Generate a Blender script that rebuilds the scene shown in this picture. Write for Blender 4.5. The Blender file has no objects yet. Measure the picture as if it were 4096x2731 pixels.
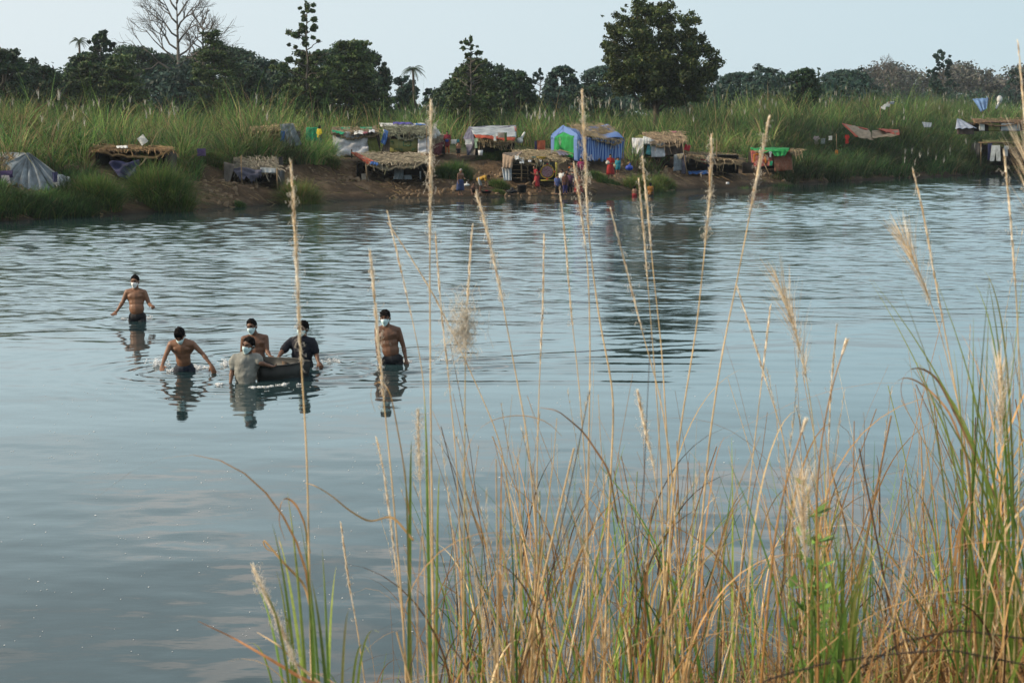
import bpy, bmesh, math, random
import numpy as np
from mathutils import Vector, Matrix
sc = bpy.context.scene
col = sc.collection
random.seed(7)
RNG = np.random.default_rng(11)
FPX, CU, CV, CAMH = 1607.5, 512.0, 341.0, 3.55
TILT = math.atan((CV - 136.25) / FPX)
ct, st = math.cos(TILT), math.sin(TILT)

def ray(u, v):
    a = (u - CU) / FPX; b = (v - CV) / FPX
    return np.array([a, ct - b * st, -st - b * ct])
def P(u, v, Y):                       # the point at depth Y metres in front of the viewer
    d = ray(u, v); k = Y / d[1]
    return np.array([d[0] * k, Y, CAMH + d[2] * k])
def W(u, v, z=0.0):                   # the point on the level z
    d = ray(u, v); k = (z - CAMH) / d[2]
    return np.array([d[0] * k, d[1] * k, z])

# ------------------------------------------------------------- object helpers
def tag(o, label=None, cat=None, group=None, kind=None):
    if label: o['label'] = label
    if cat: o['category'] = cat
    if group: o['group'] = group
    if kind: o['kind'] = kind
    return o
def thing(name, loc, label, cat, group=None, yaw=0.0):
    o = bpy.data.objects.new(name, None); col.objects.link(o)
    o.location = tuple(float(c) for c in loc); o.rotation_euler = (0, 0, yaw)
    o.empty_display_size = 0.2
    o['_'] = 0; del o['_']
    return tag(o, label, cat, group)
def world_origin(o):
    p = Vector((0, 0, 0))
    while o is not None:
        p = p + Vector(o.location); o = o.parent
    return p
def mesh_np(name, V, quads=None, tris=None, cols=None, mat=None, parent=None, smooth=False, origin=None, local=False, uv=None):
    V = np.asarray(V, dtype=np.float64).reshape(-1, 3)
    if origin is None: origin = world_origin(parent) if parent is not None else Vector((0, 0, 0))
    o_ = np.array(origin)
    V2 = V if local else V - o_
    me = bpy.data.meshes.new(name)
    nq = 0 if quads is None else len(quads); nt = 0 if tris is None else len(tris)
    me.vertices.add(len(V2)); me.vertices.foreach_set('co', V2.astype(np.float32).ravel())
    loops = []
    if nq: loops.append(np.asarray(quads, dtype=np.int32).ravel())
    if nt: loops.append(np.asarray(tris, dtype=np.int32).ravel())
    lp = np.concatenate(loops)
    me.loops.add(len(lp)); me.loops.foreach_set('vertex_index', lp)
    me.polygons.add(nq + nt)
    st_ = np.concatenate([np.arange(nq, dtype=np.int32) * 4, nq * 4 + np.arange(nt, dtype=np.int32) * 3])
    tot = np.concatenate([np.full(nq, 4, np.int32), np.full(nt, 3, np.int32)])
    me.polygons.foreach_set('loop_start', st_); me.polygons.foreach_set('loop_total', tot)
    if smooth: me.polygons.foreach_set('use_smooth', np.ones(nq + nt, dtype=bool))
    me.update(calc_edges=True)
    if cols is not None:
        a = me.color_attributes.new('Col', 'FLOAT_COLOR', 'POINT')
        c = np.ones((len(V2), 4), np.float32); c[:, :3] = cols
        a.data.foreach_set('color', c.ravel())
    me.validate()
    ob = bpy.data.objects.new(name, me); col.objects.link(ob)
    if mat is not None: me.materials.append(mat)
    if parent is not None: ob.parent = parent
    else: ob.location = origin if not local else (0, 0, 0)
    return ob

class MB:                              # collects simple shapes into ONE mesh
    def __init__(s): s.V = []; s.Q = []; s.T = []; s.C = []; s.n = 0; s.c = None
    def add(s, V, Q=None, T=None, c=None):
        V = np.asarray(V, float).reshape(-1, 3)
        if Q is not None and len(Q): s.Q.append(np.asarray(Q, int).reshape(-1, 4) + s.n)
        if T is not None and len(T): s.T.append(np.asarray(T, int).reshape(-1, 3) + s.n)
        s.V.append(V); s.n += len(V)
        cc = np.zeros((len(V), 3)) + (c if c is not None else (0.5, 0.5, 0.5)); s.C.append(cc)
        return s
    def grid(s, G, c=None, thick=0.0):
        G = np.asarray(G, float); a, b = G.shape[:2]
        I = np.arange(a * b).reshape(a, b)
        q = np.stack([I[:-1, :-1], I[1:, :-1], I[1:, 1:], I[:-1, 1:]], -1).reshape(-1, 4)
        s.add(G.reshape(-1, 3), q, c=c if c is None or np.ndim(c) == 1 else np.asarray(c).reshape(-1, 3))
        if thick:
            nrm = np.cross(G[-1, 0] - G[0, 0], G[0, -1] - G[0, 0]); nrm = nrm / (np.linalg.norm(nrm) + 1e-9)
            s.add((G + nrm * thick).reshape(-1, 3), q[:, ::-1], c=c if c is None or np.ndim(c) == 1 else np.asarray(c).reshape(-1, 3))
            n0 = s.n - 2 * a * b; ring = list(I[0, :]) + list(I[1:, -1]) + list(I[-1, -2::-1]) + list(I[-2:0:-1, 0])
            ring = np.array(ring); nx = np.roll(ring, -1)
            s.Q.append(np.stack([ring + n0, nx + n0, nx + n0 + a * b, ring + n0 + a * b], -1))
        return s
    def tube(s, pts, r, n=6, c=None, cap=True):
        pts = np.asarray(pts, float); k = len(pts)
        r = np.zeros(k) + r
        T = np.gradient(pts, axis=0); T /= np.linalg.norm(T, axis=1)[:, None] + 1e-9
        ref = np.array([0, 0, 1.0]) if abs(T[:, 2]).mean() < .8 else np.array([1.0, 0, 0])
        A = np.cross(T, ref); A /= np.linalg.norm(A, axis=1)[:, None] + 1e-9
        B = np.cross(T, A)
        th = np.arange(n) / n * 2 * math.pi
        G = pts[:, None] + r[:, None, None] * (A[:, None] * np.cos(th)[None, :, None] + B[:, None] * np.sin(th)[None, :, None])
        I = np.arange(k * n).reshape(k, n); J = np.roll(I, -1, 1)
        q = np.stack([I[:-1], I[1:], J[1:], J[:-1]], -1).reshape(-1, 4)
        V = G.reshape(-1, 3); t = []
        if cap:
            V = np.vstack([V, pts[:1], pts[-1:]]); a_, b_ = k * n, k * n + 1
            t = [(a_, I[0, i], J[0, i]) for i in range(n)] + [(b_, J[-1, i], I[-1, i]) for i in range(n)]
        return s.add(V, q, t, c)
    def ell(s, c0, r, R=None, nu=12, nv=8, c=None):
        ph = np.linspace(0, math.pi, nv + 1)[1:-1]; th = np.arange(nu) / nu * 2 * math.pi
        V = np.stack([np.sin(ph)[:, None] * np.cos(th), np.sin(ph)[:, None] * np.sin(th), np.cos(ph)[:, None] + 0 * th], -1).reshape(-1, 3)
        V = np.vstack([V, [0, 0, 1], [0, 0, -1]]) * np.asarray(r, float)
        if R is not None: V = V @ np.asarray(R).T
        k = nv - 1; I = np.arange(k * nu).reshape(k, nu); J = np.roll(I, -1, 1)
        q = np.stack([I[:-1], I[1:], J[1:], J[:-1]], -1).reshape(-1, 4)
        t = [(k * nu, I[0, i], J[0, i]) for i in range(nu)] + [(k * nu + 1, J[-1, i], I[-1, i]) for i in range(nu)]
        return s.add(V + np.asarray(c0), q, t, c)
    def cap(s, a, b, ra, rb, n=12, c=None):     # tapered capsule
        a = np.asarray(a, float); b = np.asarray(b, float); d = b - a; L = np.linalg.norm(d) + 1e-9; d = d / L
        pa = [a + d * (-ra * math.cos(x)) for x in (0.25, .8, 1.2)]; ra_ = [ra * math.sin(x) for x in (0.25, .8, 1.2)]
        pb = [b + d * (rb * math.cos(x)) for x in (1.2, .8, .25)]; rb_ = [rb * math.sin(x) for x in (1.2, .8, .25)]
        return s.tube(pa + [a * .75 + b * .25, a * .5 + b * .5, a * .25 + b * .75] + pb, ra_ + [ra * .75 + rb * .25, ra * .5 + rb * .5, ra * .25 + rb * .75] + rb_, n, c)
    def build(s, name, mat=None, parent=None, smooth=False, origin=None, colors=False, local=False):
        V = np.vstack(s.V)
        return mesh_np(name, V, np.vstack(s.Q) if s.Q else None, np.vstack(s.T) if s.T else None,
                       np.vstack(s.C) if colors else None, mat, parent, smooth, origin, local)

def sm(x, a, b):
    t = np.clip((x - a) / (b - a), 0, 1); return t * t * (3 - 2 * t)
_nf = [(RNG.normal(size=2), RNG.uniform(0, 6.28)) for _ in range(28)]
def noise2(x, y, scale=1.0, k0=0, n=9):     # smooth pseudo-noise about -1..1
    v = 0
    for i in range(n):
        d, p = _nf[(k0 + i) % 28]; f = (0.6 + 0.22 * i) / scale
        v = v + np.sin((x * d[0] + y * d[1]) * f + p + 1.7 * np.sin((x * d[1] - y * d[0]) * f * .6 + p * 2))
    return v / (n ** .5) / 1.1

# ------------------------------------------------------------- materials
def mat(name, color, rough=0.8, var=0.0, vscale=4.0, color2=None, bump=0.0, bscale=30.0, metallic=0.0, attr=False, trans=0.0, spec=0.3, coords='Object', stretch=None, gain=1.0, detail=5):
    color = tuple(c * (.82 if not attr else 1) for c in color); color2 = None if color2 is None else tuple(c * .82 for c in color2)
    m = bpy.data.materials.new(name); m.use_nodes = True
    nt = m.node_tree; N = nt.nodes; L = nt.links; N.clear()
    out = N.new('ShaderNodeOutputMaterial'); b = N.new('ShaderNodeBsdfPrincipled')
    b.inputs['Roughness'].default_value = rough; b.inputs['Metallic'].default_value = metallic
    b.inputs['Specular IOR Level'].default_value = spec
    tc = N.new('ShaderNodeTexCoord'); mp = N.new('ShaderNodeMapping'); L.new(tc.outputs[coords], mp.inputs[0])
    if stretch: mp.inputs['Scale'].default_value = stretch
    src = None
    if attr:
        a = N.new('ShaderNodeAttribute'); a.attribute_name = 'Col'; src = a.outputs['Color']
    if var > 0 or color2 is not None:
        nz = N.new('ShaderNodeTexNoise'); nz.inputs['Scale'].default_value = vscale; nz.inputs['Detail'].default_value = detail; nz.inputs['Roughness'].default_value = .65
        L.new(mp.outputs[0], nz.inputs['Vector'])
        rp = N.new('ShaderNodeValToRGB'); rp.color_ramp.elements[0].position = .34; rp.color_ramp.elements[1].position = .66
        L.new(nz.outputs['Fac'], rp.inputs[0])
        if attr:
            e = rp.color_ramp.elements; e[0].color = (1 - var,) * 3 + (1,); e[1].color = (1 + var,) * 3 + (1,)
            mx = N.new('ShaderNodeMix'); mx.data_type = 'RGBA'; mx.blend_type = 'MULTIPLY'; mx.inputs[0].default_value = 1
            L.new(src, mx.inputs[6]); L.new(rp.outputs[0], mx.inputs[7]); src = mx.outputs[2]
        else:
            c2 = color2 if color2 is not None else tuple(min(1, c * (1 + var)) for c in color)
            c1 = color if color2 is not None else tuple(c * (1 - var) for c in color)
            e = rp.color_ramp.elements; e[0].color = (*c1, 1); e[1].color = (*c2, 1); src = rp.outputs[0]
    if src is not None: L.new(src, b.inputs['Base Color'])
    else: b.inputs['Base Color'].default_value = (*color, 1)
    if attr and gain != 1:
        gx = N.new('ShaderNodeMix'); gx.data_type = 'RGBA'; gx.blend_type = 'MULTIPLY'; gx.inputs[0].default_value = 1; L.new(src, gx.inputs[6]); gx.inputs[7].default_value = (gain, gain, gain, 1); src = gx.outputs[2]
    if bump > 0:
        n2 = N.new('ShaderNodeTexNoise'); n2.inputs['Scale'].default_value = bscale; n2.inputs['Detail'].default_value = 6
        L.new(mp.outputs[0], n2.inputs['Vector'])
        bp = N.new('ShaderNodeBump'); bp.inputs['Strength'].default_value = min(1, bump); bp.inputs['Distance'].default_value = .02
        L.new(n2.outputs['Fac'], bp.inputs['Height']); L.new(bp.outputs[0], b.inputs['Normal'])
    sh = b.outputs[0]
    if trans > 0:
        t = N.new('ShaderNodeBsdfTranslucent')
        if src is not None: L.new(src, t.inputs['Color'])
        else: t.inputs['Color'].default_value = (*color, 1)
        ms = N.new('ShaderNodeMixShader'); ms.inputs[0].default_value = trans
        L.new(sh, ms.inputs[1]); L.new(t.outputs[0], ms.inputs[2]); sh = ms.outputs[0]
    L.new(sh, out.inputs['Surface'])
    return m

# ------------------------------------------------------------- camera, sun, sky
cam = bpy.data.cameras.new('camera'); camo = bpy.data.objects.new('camera', cam); col.objects.link(camo)
camo.location = (0, 0, CAMH); camo.rotation_euler = (math.pi / 2 - TILT, 0, 0)
cam.sensor_width = 36; cam.lens = 36 * FPX / 1024; cam.clip_end = 6000; cam.clip_start = .05
cam.dof.use_dof = True; cam.dof.focus_distance = 24; cam.dof.aperture_fstop = 11
sc.camera = camo
SUN = Vector((-0.94, -0.16, 0.45)).normalized()
sl = bpy.data.lights.new('sun', 'SUN'); sl.energy = 5.0; sl.angle = math.radians(2.0); sl.color = (1, .82, .60)
so = bpy.data.objects.new('sun', sl); col.objects.link(so)
so.rotation_euler = SUN.to_track_quat('Z', 'Y').to_euler(); so.location = (-30, -10, 40)
w = bpy.data.worlds.new('World'); sc.world = w; w.use_nodes = True
N = w.node_tree.nodes; L = w.node_tree.links; N.clear()
wo = N.new('ShaderNodeOutputWorld'); bg = N.new('ShaderNodeBackground'); sky = N.new('ShaderNodeTexSky')
sky.sky_type = 'NISHITA'; sky.sun_disc = False
sky.sun_elevation = math.asin(SUN.z); sky.sun_rotation = math.atan2(SUN.x, SUN.y)
sky.air_density = 1.0; sky.dust_density = 2.0; sky.altitude = 0
# thin high cloud: broken soft patches over the clear sky, thicker veil near the horizon
tc = N.new('ShaderNodeTexCoord'); sep = N.new('ShaderNodeSeparateXYZ'); L.new(tc.outputs['Generated'], sep.inputs[0])
def M(op, a, b=None, c=None, clamp=False):
    n = N.new('ShaderNodeMath'); n.operation = op; n.use_clamp = clamp
    for i, x in enumerate((a, b, c)):
        if x is None: continue
        if isinstance(x, (int, float)): n.inputs[i].default_value = x
        else: L.new(x, n.inputs[i])
    return n.outputs[0]
zc = M('MAXIMUM', sep.outputs[2], 0.02)
dv = N.new('ShaderNodeCombineXYZ')
L.new(M('DIVIDE', sep.outputs[0], zc), dv.inputs[0]); L.new(M('DIVIDE', sep.outputs[1], zc), dv.inputs[1])
nz = N.new('ShaderNodeTexNoise'); nz.inputs['Scale'].default_value = 1.3; nz.inputs['Detail'].default_value = 6; nz.inputs['Roughness'].default_value = .55
L.new(dv.outputs[0], nz.inputs['Vector'])
cl = N.new('ShaderNodeMapRange'); cl.interpolation_type = 'SMOOTHSTEP'
cl.inputs['From Min'].default_value = .48; cl.inputs['From Max'].default_value = .62
L.new(nz.outputs['Fac'], cl.inputs['Value'])
hz = N.new('ShaderNodeMapRange'); hz.interpolation_type = 'SMOOTHSTEP'      # clouds only show well above the horizon
hz.inputs['From Min'].default_value = .15; hz.inputs['From Max'].default_value = .27
L.new(sep.outputs[2], hz.inputs['Value'])
veil = N.new('ShaderNodeMapRange'); veil.interpolation_type = 'SMOOTHERSTEP'
veil.inputs['From Min'].default_value = 0.02; veil.inputs['From Max'].default_value = .75
veil.inputs['To Min'].default_value = 1.0; veil.inputs['To Max'].default_value = 0.45
L.new(sep.outputs[2], veil.inputs['Value'])
left = N.new('ShaderNodeMapRange'); left.inputs['From Min'].default_value = .32; left.inputs['From Max'].default_value = -.32
L.new(sep.outputs[0], left.inputs['Value'])
hc = N.new('ShaderNodeMix'); hc.data_type = 'RGBA'
hc.inputs[6].default_value = (.585, .735, .80, 1); hc.inputs[7].default_value = (.76, .85, .885, 1)
L.new(left.outputs[0], hc.inputs[0])
sk = N.new('ShaderNodeMix'); sk.data_type = 'RGBA'; sk.blend_type = 'MULTIPLY'; sk.inputs[0].default_value = 1
L.new(sky.outputs[0], sk.inputs[6]); sk.inputs[7].default_value = (.080, .092, .105, 1)
m1 = N.new('ShaderNodeMix'); m1.data_type = 'RGBA'; L.new(veil.outputs[0], m1.inputs[0])
L.new(sk.outputs[2], m1.inputs[6]); L.new(hc.outputs[2], m1.inputs[7])
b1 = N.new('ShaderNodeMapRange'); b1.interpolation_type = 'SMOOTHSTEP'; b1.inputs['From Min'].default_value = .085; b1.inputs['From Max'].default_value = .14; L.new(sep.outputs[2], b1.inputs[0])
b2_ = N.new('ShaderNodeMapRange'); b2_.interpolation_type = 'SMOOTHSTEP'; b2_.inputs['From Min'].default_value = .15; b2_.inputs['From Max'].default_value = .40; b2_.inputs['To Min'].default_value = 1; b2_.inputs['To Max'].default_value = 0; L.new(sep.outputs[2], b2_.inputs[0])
bd_ = M('MULTIPLY', b1.outputs[0], b2_.outputs[0])       # sky band brightened above the view, added to lighten the water reflections
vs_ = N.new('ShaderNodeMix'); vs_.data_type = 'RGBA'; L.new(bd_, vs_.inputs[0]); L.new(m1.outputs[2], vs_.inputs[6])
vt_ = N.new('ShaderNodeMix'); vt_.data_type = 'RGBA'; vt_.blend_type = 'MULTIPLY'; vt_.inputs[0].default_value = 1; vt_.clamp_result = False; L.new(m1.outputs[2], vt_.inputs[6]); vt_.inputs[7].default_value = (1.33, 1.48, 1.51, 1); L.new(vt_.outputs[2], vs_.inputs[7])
m2 = N.new('ShaderNodeMix'); m2.data_type = 'RGBA'
L.new(M('MULTIPLY', cl.outputs[0], M('MULTIPLY', hz.outputs[0], .9)), m2.inputs[0])
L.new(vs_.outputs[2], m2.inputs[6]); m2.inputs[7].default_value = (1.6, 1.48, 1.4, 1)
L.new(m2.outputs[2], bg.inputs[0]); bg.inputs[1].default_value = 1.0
L.new(bg.outputs[0], wo.inputs[0])
sc.view_settings.view_transform = 'Standard'; sc.view_settings.look = 'None'; sc.view_settings.exposure = 0; sc.view_settings.gamma = 1
sc.render.engine = 'CYCLES'; sc.cycles.use_denoising = True
sc.cycles.max_bounces = 6; sc.cycles.transparent_max_bounces = 12; sc.cycles.diffuse_bounces = 4; sc.cycles.glossy_bounces = 3; sc.cycles.caustics_reflective = False; sc.cycles.caustics_refractive = False

# the air between here and the far trees
mh = bpy.data.materials.new('haze'); mh.use_nodes = True; N = mh.node_tree.nodes; L = mh.node_tree.links; N.clear()
ho = N.new('ShaderNodeOutputMaterial'); pv = N.new('ShaderNodeVolumePrincipled'); pv.inputs['Color'].default_value = (.80, .90, 1.0, 1); pv.inputs['Density'].default_value = .00016; pv.inputs['Anisotropy'].default_value = .2
L.new(pv.outputs[0], ho.inputs['Volume'])
hb = MB(); X0, X1, Y0, Y1, Z0, Z1 = -1450, 1450, -260, 1450, -2.6, 34
hv = [(x, y, z) for x in (X0, X1) for y in (Y0, Y1) for z in (Z0, Z1)]
hb.add(hv, [(0, 1, 3, 2), (4, 6, 7, 5), (0, 4, 5, 1), (2, 3, 7, 6), (0, 2, 6, 4), (1, 5, 7, 3)]); tag(hb.build('haze', mh), kind='stuff')
sc.cycles.volume_bounces = 0
# ------------------------------------------------------------- the land
_sh = [(0, 221), (87, 216), (131, 213), (218, 208), (305, 201.5), (392, 198), (457, 197), (522, 196), (588, 194), (653, 191), (740, 187), (784, 184), (871, 179), (958, 175), (1024, 171.5)]
_sp = np.array([W(u, v)[:2] for u, v in _sh])
_sp = np.vstack([[-400, 20], [-60, 42], [-36, 56], _sp, [75, 195], [120, 240], [500, 420]])
def shoreY(x): return np.interp(x, _sp[:, 0], _sp[:, 1])
def nearY(x): return 9.0 + .35 * np.sin(x * .9 + 1) + .3 * np.sin(x * 2.3) + np.where(x < -3, (-3 - x) * .25, 0) + np.where(x > 3, (x - 3) * .5, 0)
def land(x, y):
    x = np.asarray(x, float); y = np.asarray(y, float)
    t = y - shoreY(x) + .55 * noise2(x, y, 2.2, 3) + .25 * noise2(x, y, .7, 9)
    h = np.interp(t, [-8, -2, 0, 1.2, 2.5, 4.5, 7.6, 9.6, 13, 30, 100, 4000], [-1.4, -.45, 0, .30, .55, .95, 1.12, 1.95, 2.22, 2.6, 3.2, 3.2])
    h = h + (.13 * noise2(x, y, .8, 5) + .08 * noise2(x, y, .3, 14)) * sm(t, .2, 2) * (.35 + .65 * sm(noise2(x, y, 3, 20), -.4, .6))
    h = h + sm(x, 8, 34) * sm(t, 6, 26) * 2.4 + .35 * noise2(x, y, 7, 2) * sm(t, 10, 24)
    h = h + sm(y, 300, 1000) * 3
    tn = nearY(x) - y
    hn = np.interp(tn, [-6, -1, 0, 1.2, 3, 5, 7, 12, 60], [-1.4, -.35, 0, .5, 1.15, 1.75, 1.95, 2.1, 2.4])
    hn = hn + .45 * sm(x, .8, 2.2) * sm(tn, 1, 4) + .05 * noise2(x, y, .4, 2) * sm(tn, 0, 1)
    return np.maximum(np.maximum(h, hn), -1.4)
def hit(u, v, y0=60, y1=190):          # where a line of sight meets the far land
    d = ray(u, v); Y = np.linspace(y0, y1, 2600); k = Y / d[1]
    x = d[0] * k; z = CAMH + d[2] * k; i = np.argmax(z <= land(x, Y)); return np.array([x[i], Y[i], z[i]])
xs = np.concatenate([-np.geomspace(1400, 62, 30), np.arange(-60, 92, .5), np.geomspace(93, 1400, 30)])
ys = np.concatenate([[-200, -80, -40], np.arange(-20, 0, 2), np.arange(0, 13, .25), np.arange(13, 55, 3), np.arange(55, 185, .42), np.geomspace(186, 1400, 50)])
X, Y = np.meshgrid(xs, ys, indexing='ij'); Z = land(X, Y)
mb = MB(); mb.grid(np.stack([X, Y, Z], -1))
mg = bpy.data.materials.new('ground'); mg.use_nodes = True
N = mg.node_tree.nodes; L = mg.node_tree.links; b = N['Principled BSDF']; b.inputs['Roughness'].default_value = .95; b.inputs['Specular IOR Level'].default_value = .1
geo = N.new('ShaderNodeNewGeometry'); sp = N.new('ShaderNodeSeparateXYZ'); L.new(geo.outputs['Position'], sp.inputs[0])
n1 = N.new('ShaderNodeTexNoise'); n1.inputs['Scale'].default_value = .9; n1.inputs['Detail'].default_value = 8; n1.inputs['Roughness'].default_value = .7
L.new(geo.outputs['Position'], n1.inputs['Vector'])
r1 = N.new('ShaderNodeValToRGB'); e = r1.color_ramp.elements
e[0].position = .30; e[0].color = (.035, .024, .014, 1); e[1].position = .72; e[1].color = (.21, .145, .09, 1)
x_ = r1.color_ramp.elements.new(.5); x_.color = (.088, .060, .037, 1)
L.new(n1.outputs['Fac'], r1.inputs[0])
mr = N.new('ShaderNodeMapRange'); mr.inputs['From Min'].default_value = 0.02; mr.inputs['From Max'].default_value = .35
L.new(sp.outputs[2], mr.inputs[0])
mx = N.new('ShaderNodeMix'); mx.data_type = 'RGBA'; L.new(mr.outputs[0], mx.inputs[0]); mx.inputs[6].default_value = (.035, .028, .020, 1)
L.new(r1.outputs[0], mx.inputs[7])
n2 = N.new('ShaderNodeTexNoise'); n2.inputs['Scale'].default_value = 5; n2.inputs['Detail'].default_value = 8; L.new(geo.outputs['Position'], n2.inputs['Vector'])
mr2 = N.new('ShaderNodeMapRange'); mr2.inputs['From Min'].default_value = 2.3; mr2.inputs['From Max'].default_value = 2.7; L.new(sp.outputs[2], mr2.inputs[0])
mx2 = N.new('ShaderNodeMix'); mx2.data_type = 'RGBA'; L.new(mr2.outputs[0], mx2.inputs[0]); L.new(mx.outputs[2], mx2.inputs[6]); mx2.inputs[7].default_value = (.035, .05, .018, 1)
L.new(mx2.outputs[2], b.inputs['Base Color'])
bp = N.new('ShaderNodeBump'); bp.inputs['Distance'].default_value = .12; bp.inputs['Strength'].default_value = .9; L.new(n2.outputs['Fac'], bp.inputs['Height']); L.new(bp.outputs[0], b.inputs['Normal'])
g = mb.build('ground', mg, smooth=True); tag(g, kind='structure')
mcl = mat('dry_clod', (.13, .088, .052), .95, color2=(.27, .20, .13), vscale=1.2, coords='Object', bump=.6, bscale=9)
m = MB(); n_ = 1500; x = RNG.uniform(-24, 36, n_); tt_ = RNG.uniform(.1, 9, n_); y = shoreY(x) + tt_; z = land(x, y); kk = noise2(x, y, 1.8, 17) > -.1
for a, b_, c in zip(x[kk], y[kk], z[kk]):
    r = RNG.uniform(.04, .17) * (1.5 if RNG.random() < .1 else 1); R3 = np.linalg.qr(RNG.normal(size=(3, 3)))[0]; m.ell((a, b_, c + r * .1), (r * RNG.uniform(.8, 2), r, r * .6), R3, nu=6, nv=4)
tag(m.build('mud_clods', mcl, smooth=False), kind='stuff')

# ------------------------------------------------------------- the river
MEN = [(137.5, 321.2), (266 / 1, 370.9), (255.7, 357.5), (245.5, 381.5), (302, 366), (390.5, 363.9)]
MEN[1] = ((400 + 1060 / 3.137) / 4, 370.9)
wy = np.geomspace(6.2, 260, 1500)
rr = np.concatenate([-np.geomspace(2.5, .42, 60), np.linspace(-.415, .415, 900), np.geomspace(.42, 2.5, 60)])
R_, Yw = np.meshgrid(rr, wy, indexing='ij'); Xw = R_ * Yw
def calmness(x, y):                        # 0 glassy .. 1 ruffled; lee of the far bank lies smooth
    return (.08 + .50 * sm(y + 1.5 * noise2(x, y, 6, 4) - .10 * x, 25, 37)) * (.22 + .78 * sm(shoreY(x) - y + 2.5 * noise2(x, y, 5, 13), 4, 17))
def waves(x, y):
    z = np.zeros_like(x); rg = np.random.default_rng(5)
    calm = calmness(x, y)
    patch = .75 + .35 * noise2(x, y, 9, 8)
    for i in range(46):
        lam = .32 * (2.6 / .32) ** rg.random() ** .9; th = math.pi / 2 + rg.normal() * .55
        k = 2 * math.pi / lam; a = .0042 * lam ** 1.0 * (1.15 if lam < 1.2 else .8)
        fade = np.clip(lam / (.0042 * y) - .8, 0, 1)                             # drop waves finer than the mesh
        ph = rg.random() * 6.28 + 1.2 * np.sin(x * .21 * (1 + .3 * rg.random()) + rg.random() * 6) + 1.2 * np.sin(y * .17 + rg.random() * 6)
        z += a * fade * np.sin(k * (x * math.cos(th) + y * math.sin(th)) + ph)
    z *= calm * np.clip(patch, .2, 1.4)
    for i in range(8):                                                            # long lazy swell in the calm reach
        lam = rg.uniform(1.6, 4.5); th = math.pi / 2 + .25 + rg.normal() * .25; k = 2 * math.pi / lam
        z += .0006 * lam * .6 * np.sin(k * (x * math.cos(th) + y * math.sin(th)) + rg.random() * 6.28 + .8 * np.sin(x * .3 + i))
    for j, (u, v) in enumerate(MEN):
        c = W(u, v); dx = x - c[0]; dy = y - c[1]; r = np.hypot(dx, dy) + 1e-3
        A = .011 * np.exp(-r / .8)
        z += A * np.sin(r * 2 * math.pi / .38 + j)
        # wake spreading behind (to the right and away) of each wading man
        for sgn in (1, -1):
            ang = math.radians(12 + 13 * sgn); px = dx * math.cos(ang) + dy * math.sin(ang); q = -dx * math.sin(ang) + dy * math.cos(ang)
            z += .019 * np.exp(-(q / .33) ** 2) * np.cos(q * 9) * sm(px, 0, .5) * np.exp(-np.clip(px, 0, 99) / 3.2)
    return z
Zw = waves(Xw, Yw)
mb = MB(); cf_ = calmness(Xw, Yw); mb.grid(np.stack([Xw, Yw, Zw], -1), c=np.repeat(cf_[..., None], 3, -1))
mw = bpy.data.materials.new('water'); mw.use_nodes = True
N = mw.node_tree.nodes; L = mw.node_tree.links; b = N['Principled BSDF']
b.inputs['Base Color'].default_value = (.018, .038, .042, 1); b.inputs['Roughness'].default_value = .035; b.inputs['IOR'].default_value = 1.33
geo = N.new('ShaderNodeNewGeometry'); mp = N.new('ShaderNodeMapping'); mp.inputs['Scale'].default_value = (1.0, 2.2, 1); L.new(geo.outputs['Position'], mp.inputs[0])
n1 = N.new('ShaderNodeTexNoise'); n1.inputs['Scale'].default_value = 2.6; n1.inputs['Detail'].default_value = 3; L.new(mp.outputs[0], n1.inputs['Vector'])
bp = N.new('ShaderNodeBump'); bp.inputs['Distance'].default_value = .03; bp.inputs['Strength'].default_value = .35
sp = N.new('ShaderNodeSeparateXYZ'); L.new(geo.outputs['Position'], sp.inputs[0])
at_n = N.new('ShaderNodeAttribute'); at_n.attribute_name = 'Col'; ml_ = N.new('ShaderNodeMath'); ml_.operation = 'MULTIPLY'; ml_.inputs[1].default_value = .46; L.new(at_n.outputs['Fac'], ml_.inputs[0]); L.new(ml_.outputs[0], bp.inputs['Strength'])
L.new(n1.outputs['Fac'], bp.inputs['Height']); L.new(bp.outputs[0], b.inputs['Normal'])
wo_ = mb.build('water', mw, smooth=True, colors=True); tag(wo_, kind='structure')
# ------------------------------------------------------------- plants
def blades(roots, H, Wd, az, bend, cols, seg=4, facing=None, tipw=.08, colt=None, droop=0.0):
    """tapering leaf strips; returns V, Q, C"""
    n = len(roots); t = np.linspace(0, 1, seg + 1)[None, :]
    H = H[:, None]; B = bend[:, None]
    hor = H * B * t ** 1.8; up = H * (t * np.sqrt(np.clip(1 - (B * .55) ** 2, .1, 1)) - droop * B * t ** 3.2 * .9)
    dx = np.cos(az)[:, None]; dy = np.sin(az)[:, None]
    P0 = np.stack([roots[:, :1] + dx * hor, roots[:, 1:2] + dy * hor, roots[:, 2:3] + up], -1)
    f = az + math.pi / 2 if facing is None else facing
    sd = np.stack([np.cos(f), np.sin(f), 0 * f], -1)[:, None, :]
    wt = (Wd[:, None] * (1 - (1 - tipw) * t ** 1.6) * .5)[..., None]
    V = np.stack([P0 - sd * wt, P0 + sd * wt], 2)          # n, seg+1, 2, 3
    I = np.arange(n * (seg + 1) * 2).reshape(n, seg + 1, 2)
    Q = np.stack([I[:, :-1, 0], I[:, :-1, 1], I[:, 1:, 1], I[:, 1:, 0]], -1).reshape(-1, 4)
    C = np.repeat(cols[:, None, :], (seg + 1) * 2, 1)
    if colt is not None:
        tt = np.repeat(t[0], 2)[None, :, None]; C = C * (1 - tt) + colt[:, None, :] * tt
    return V.reshape(-1, 3), Q, C.reshape(-1, 3)
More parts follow.
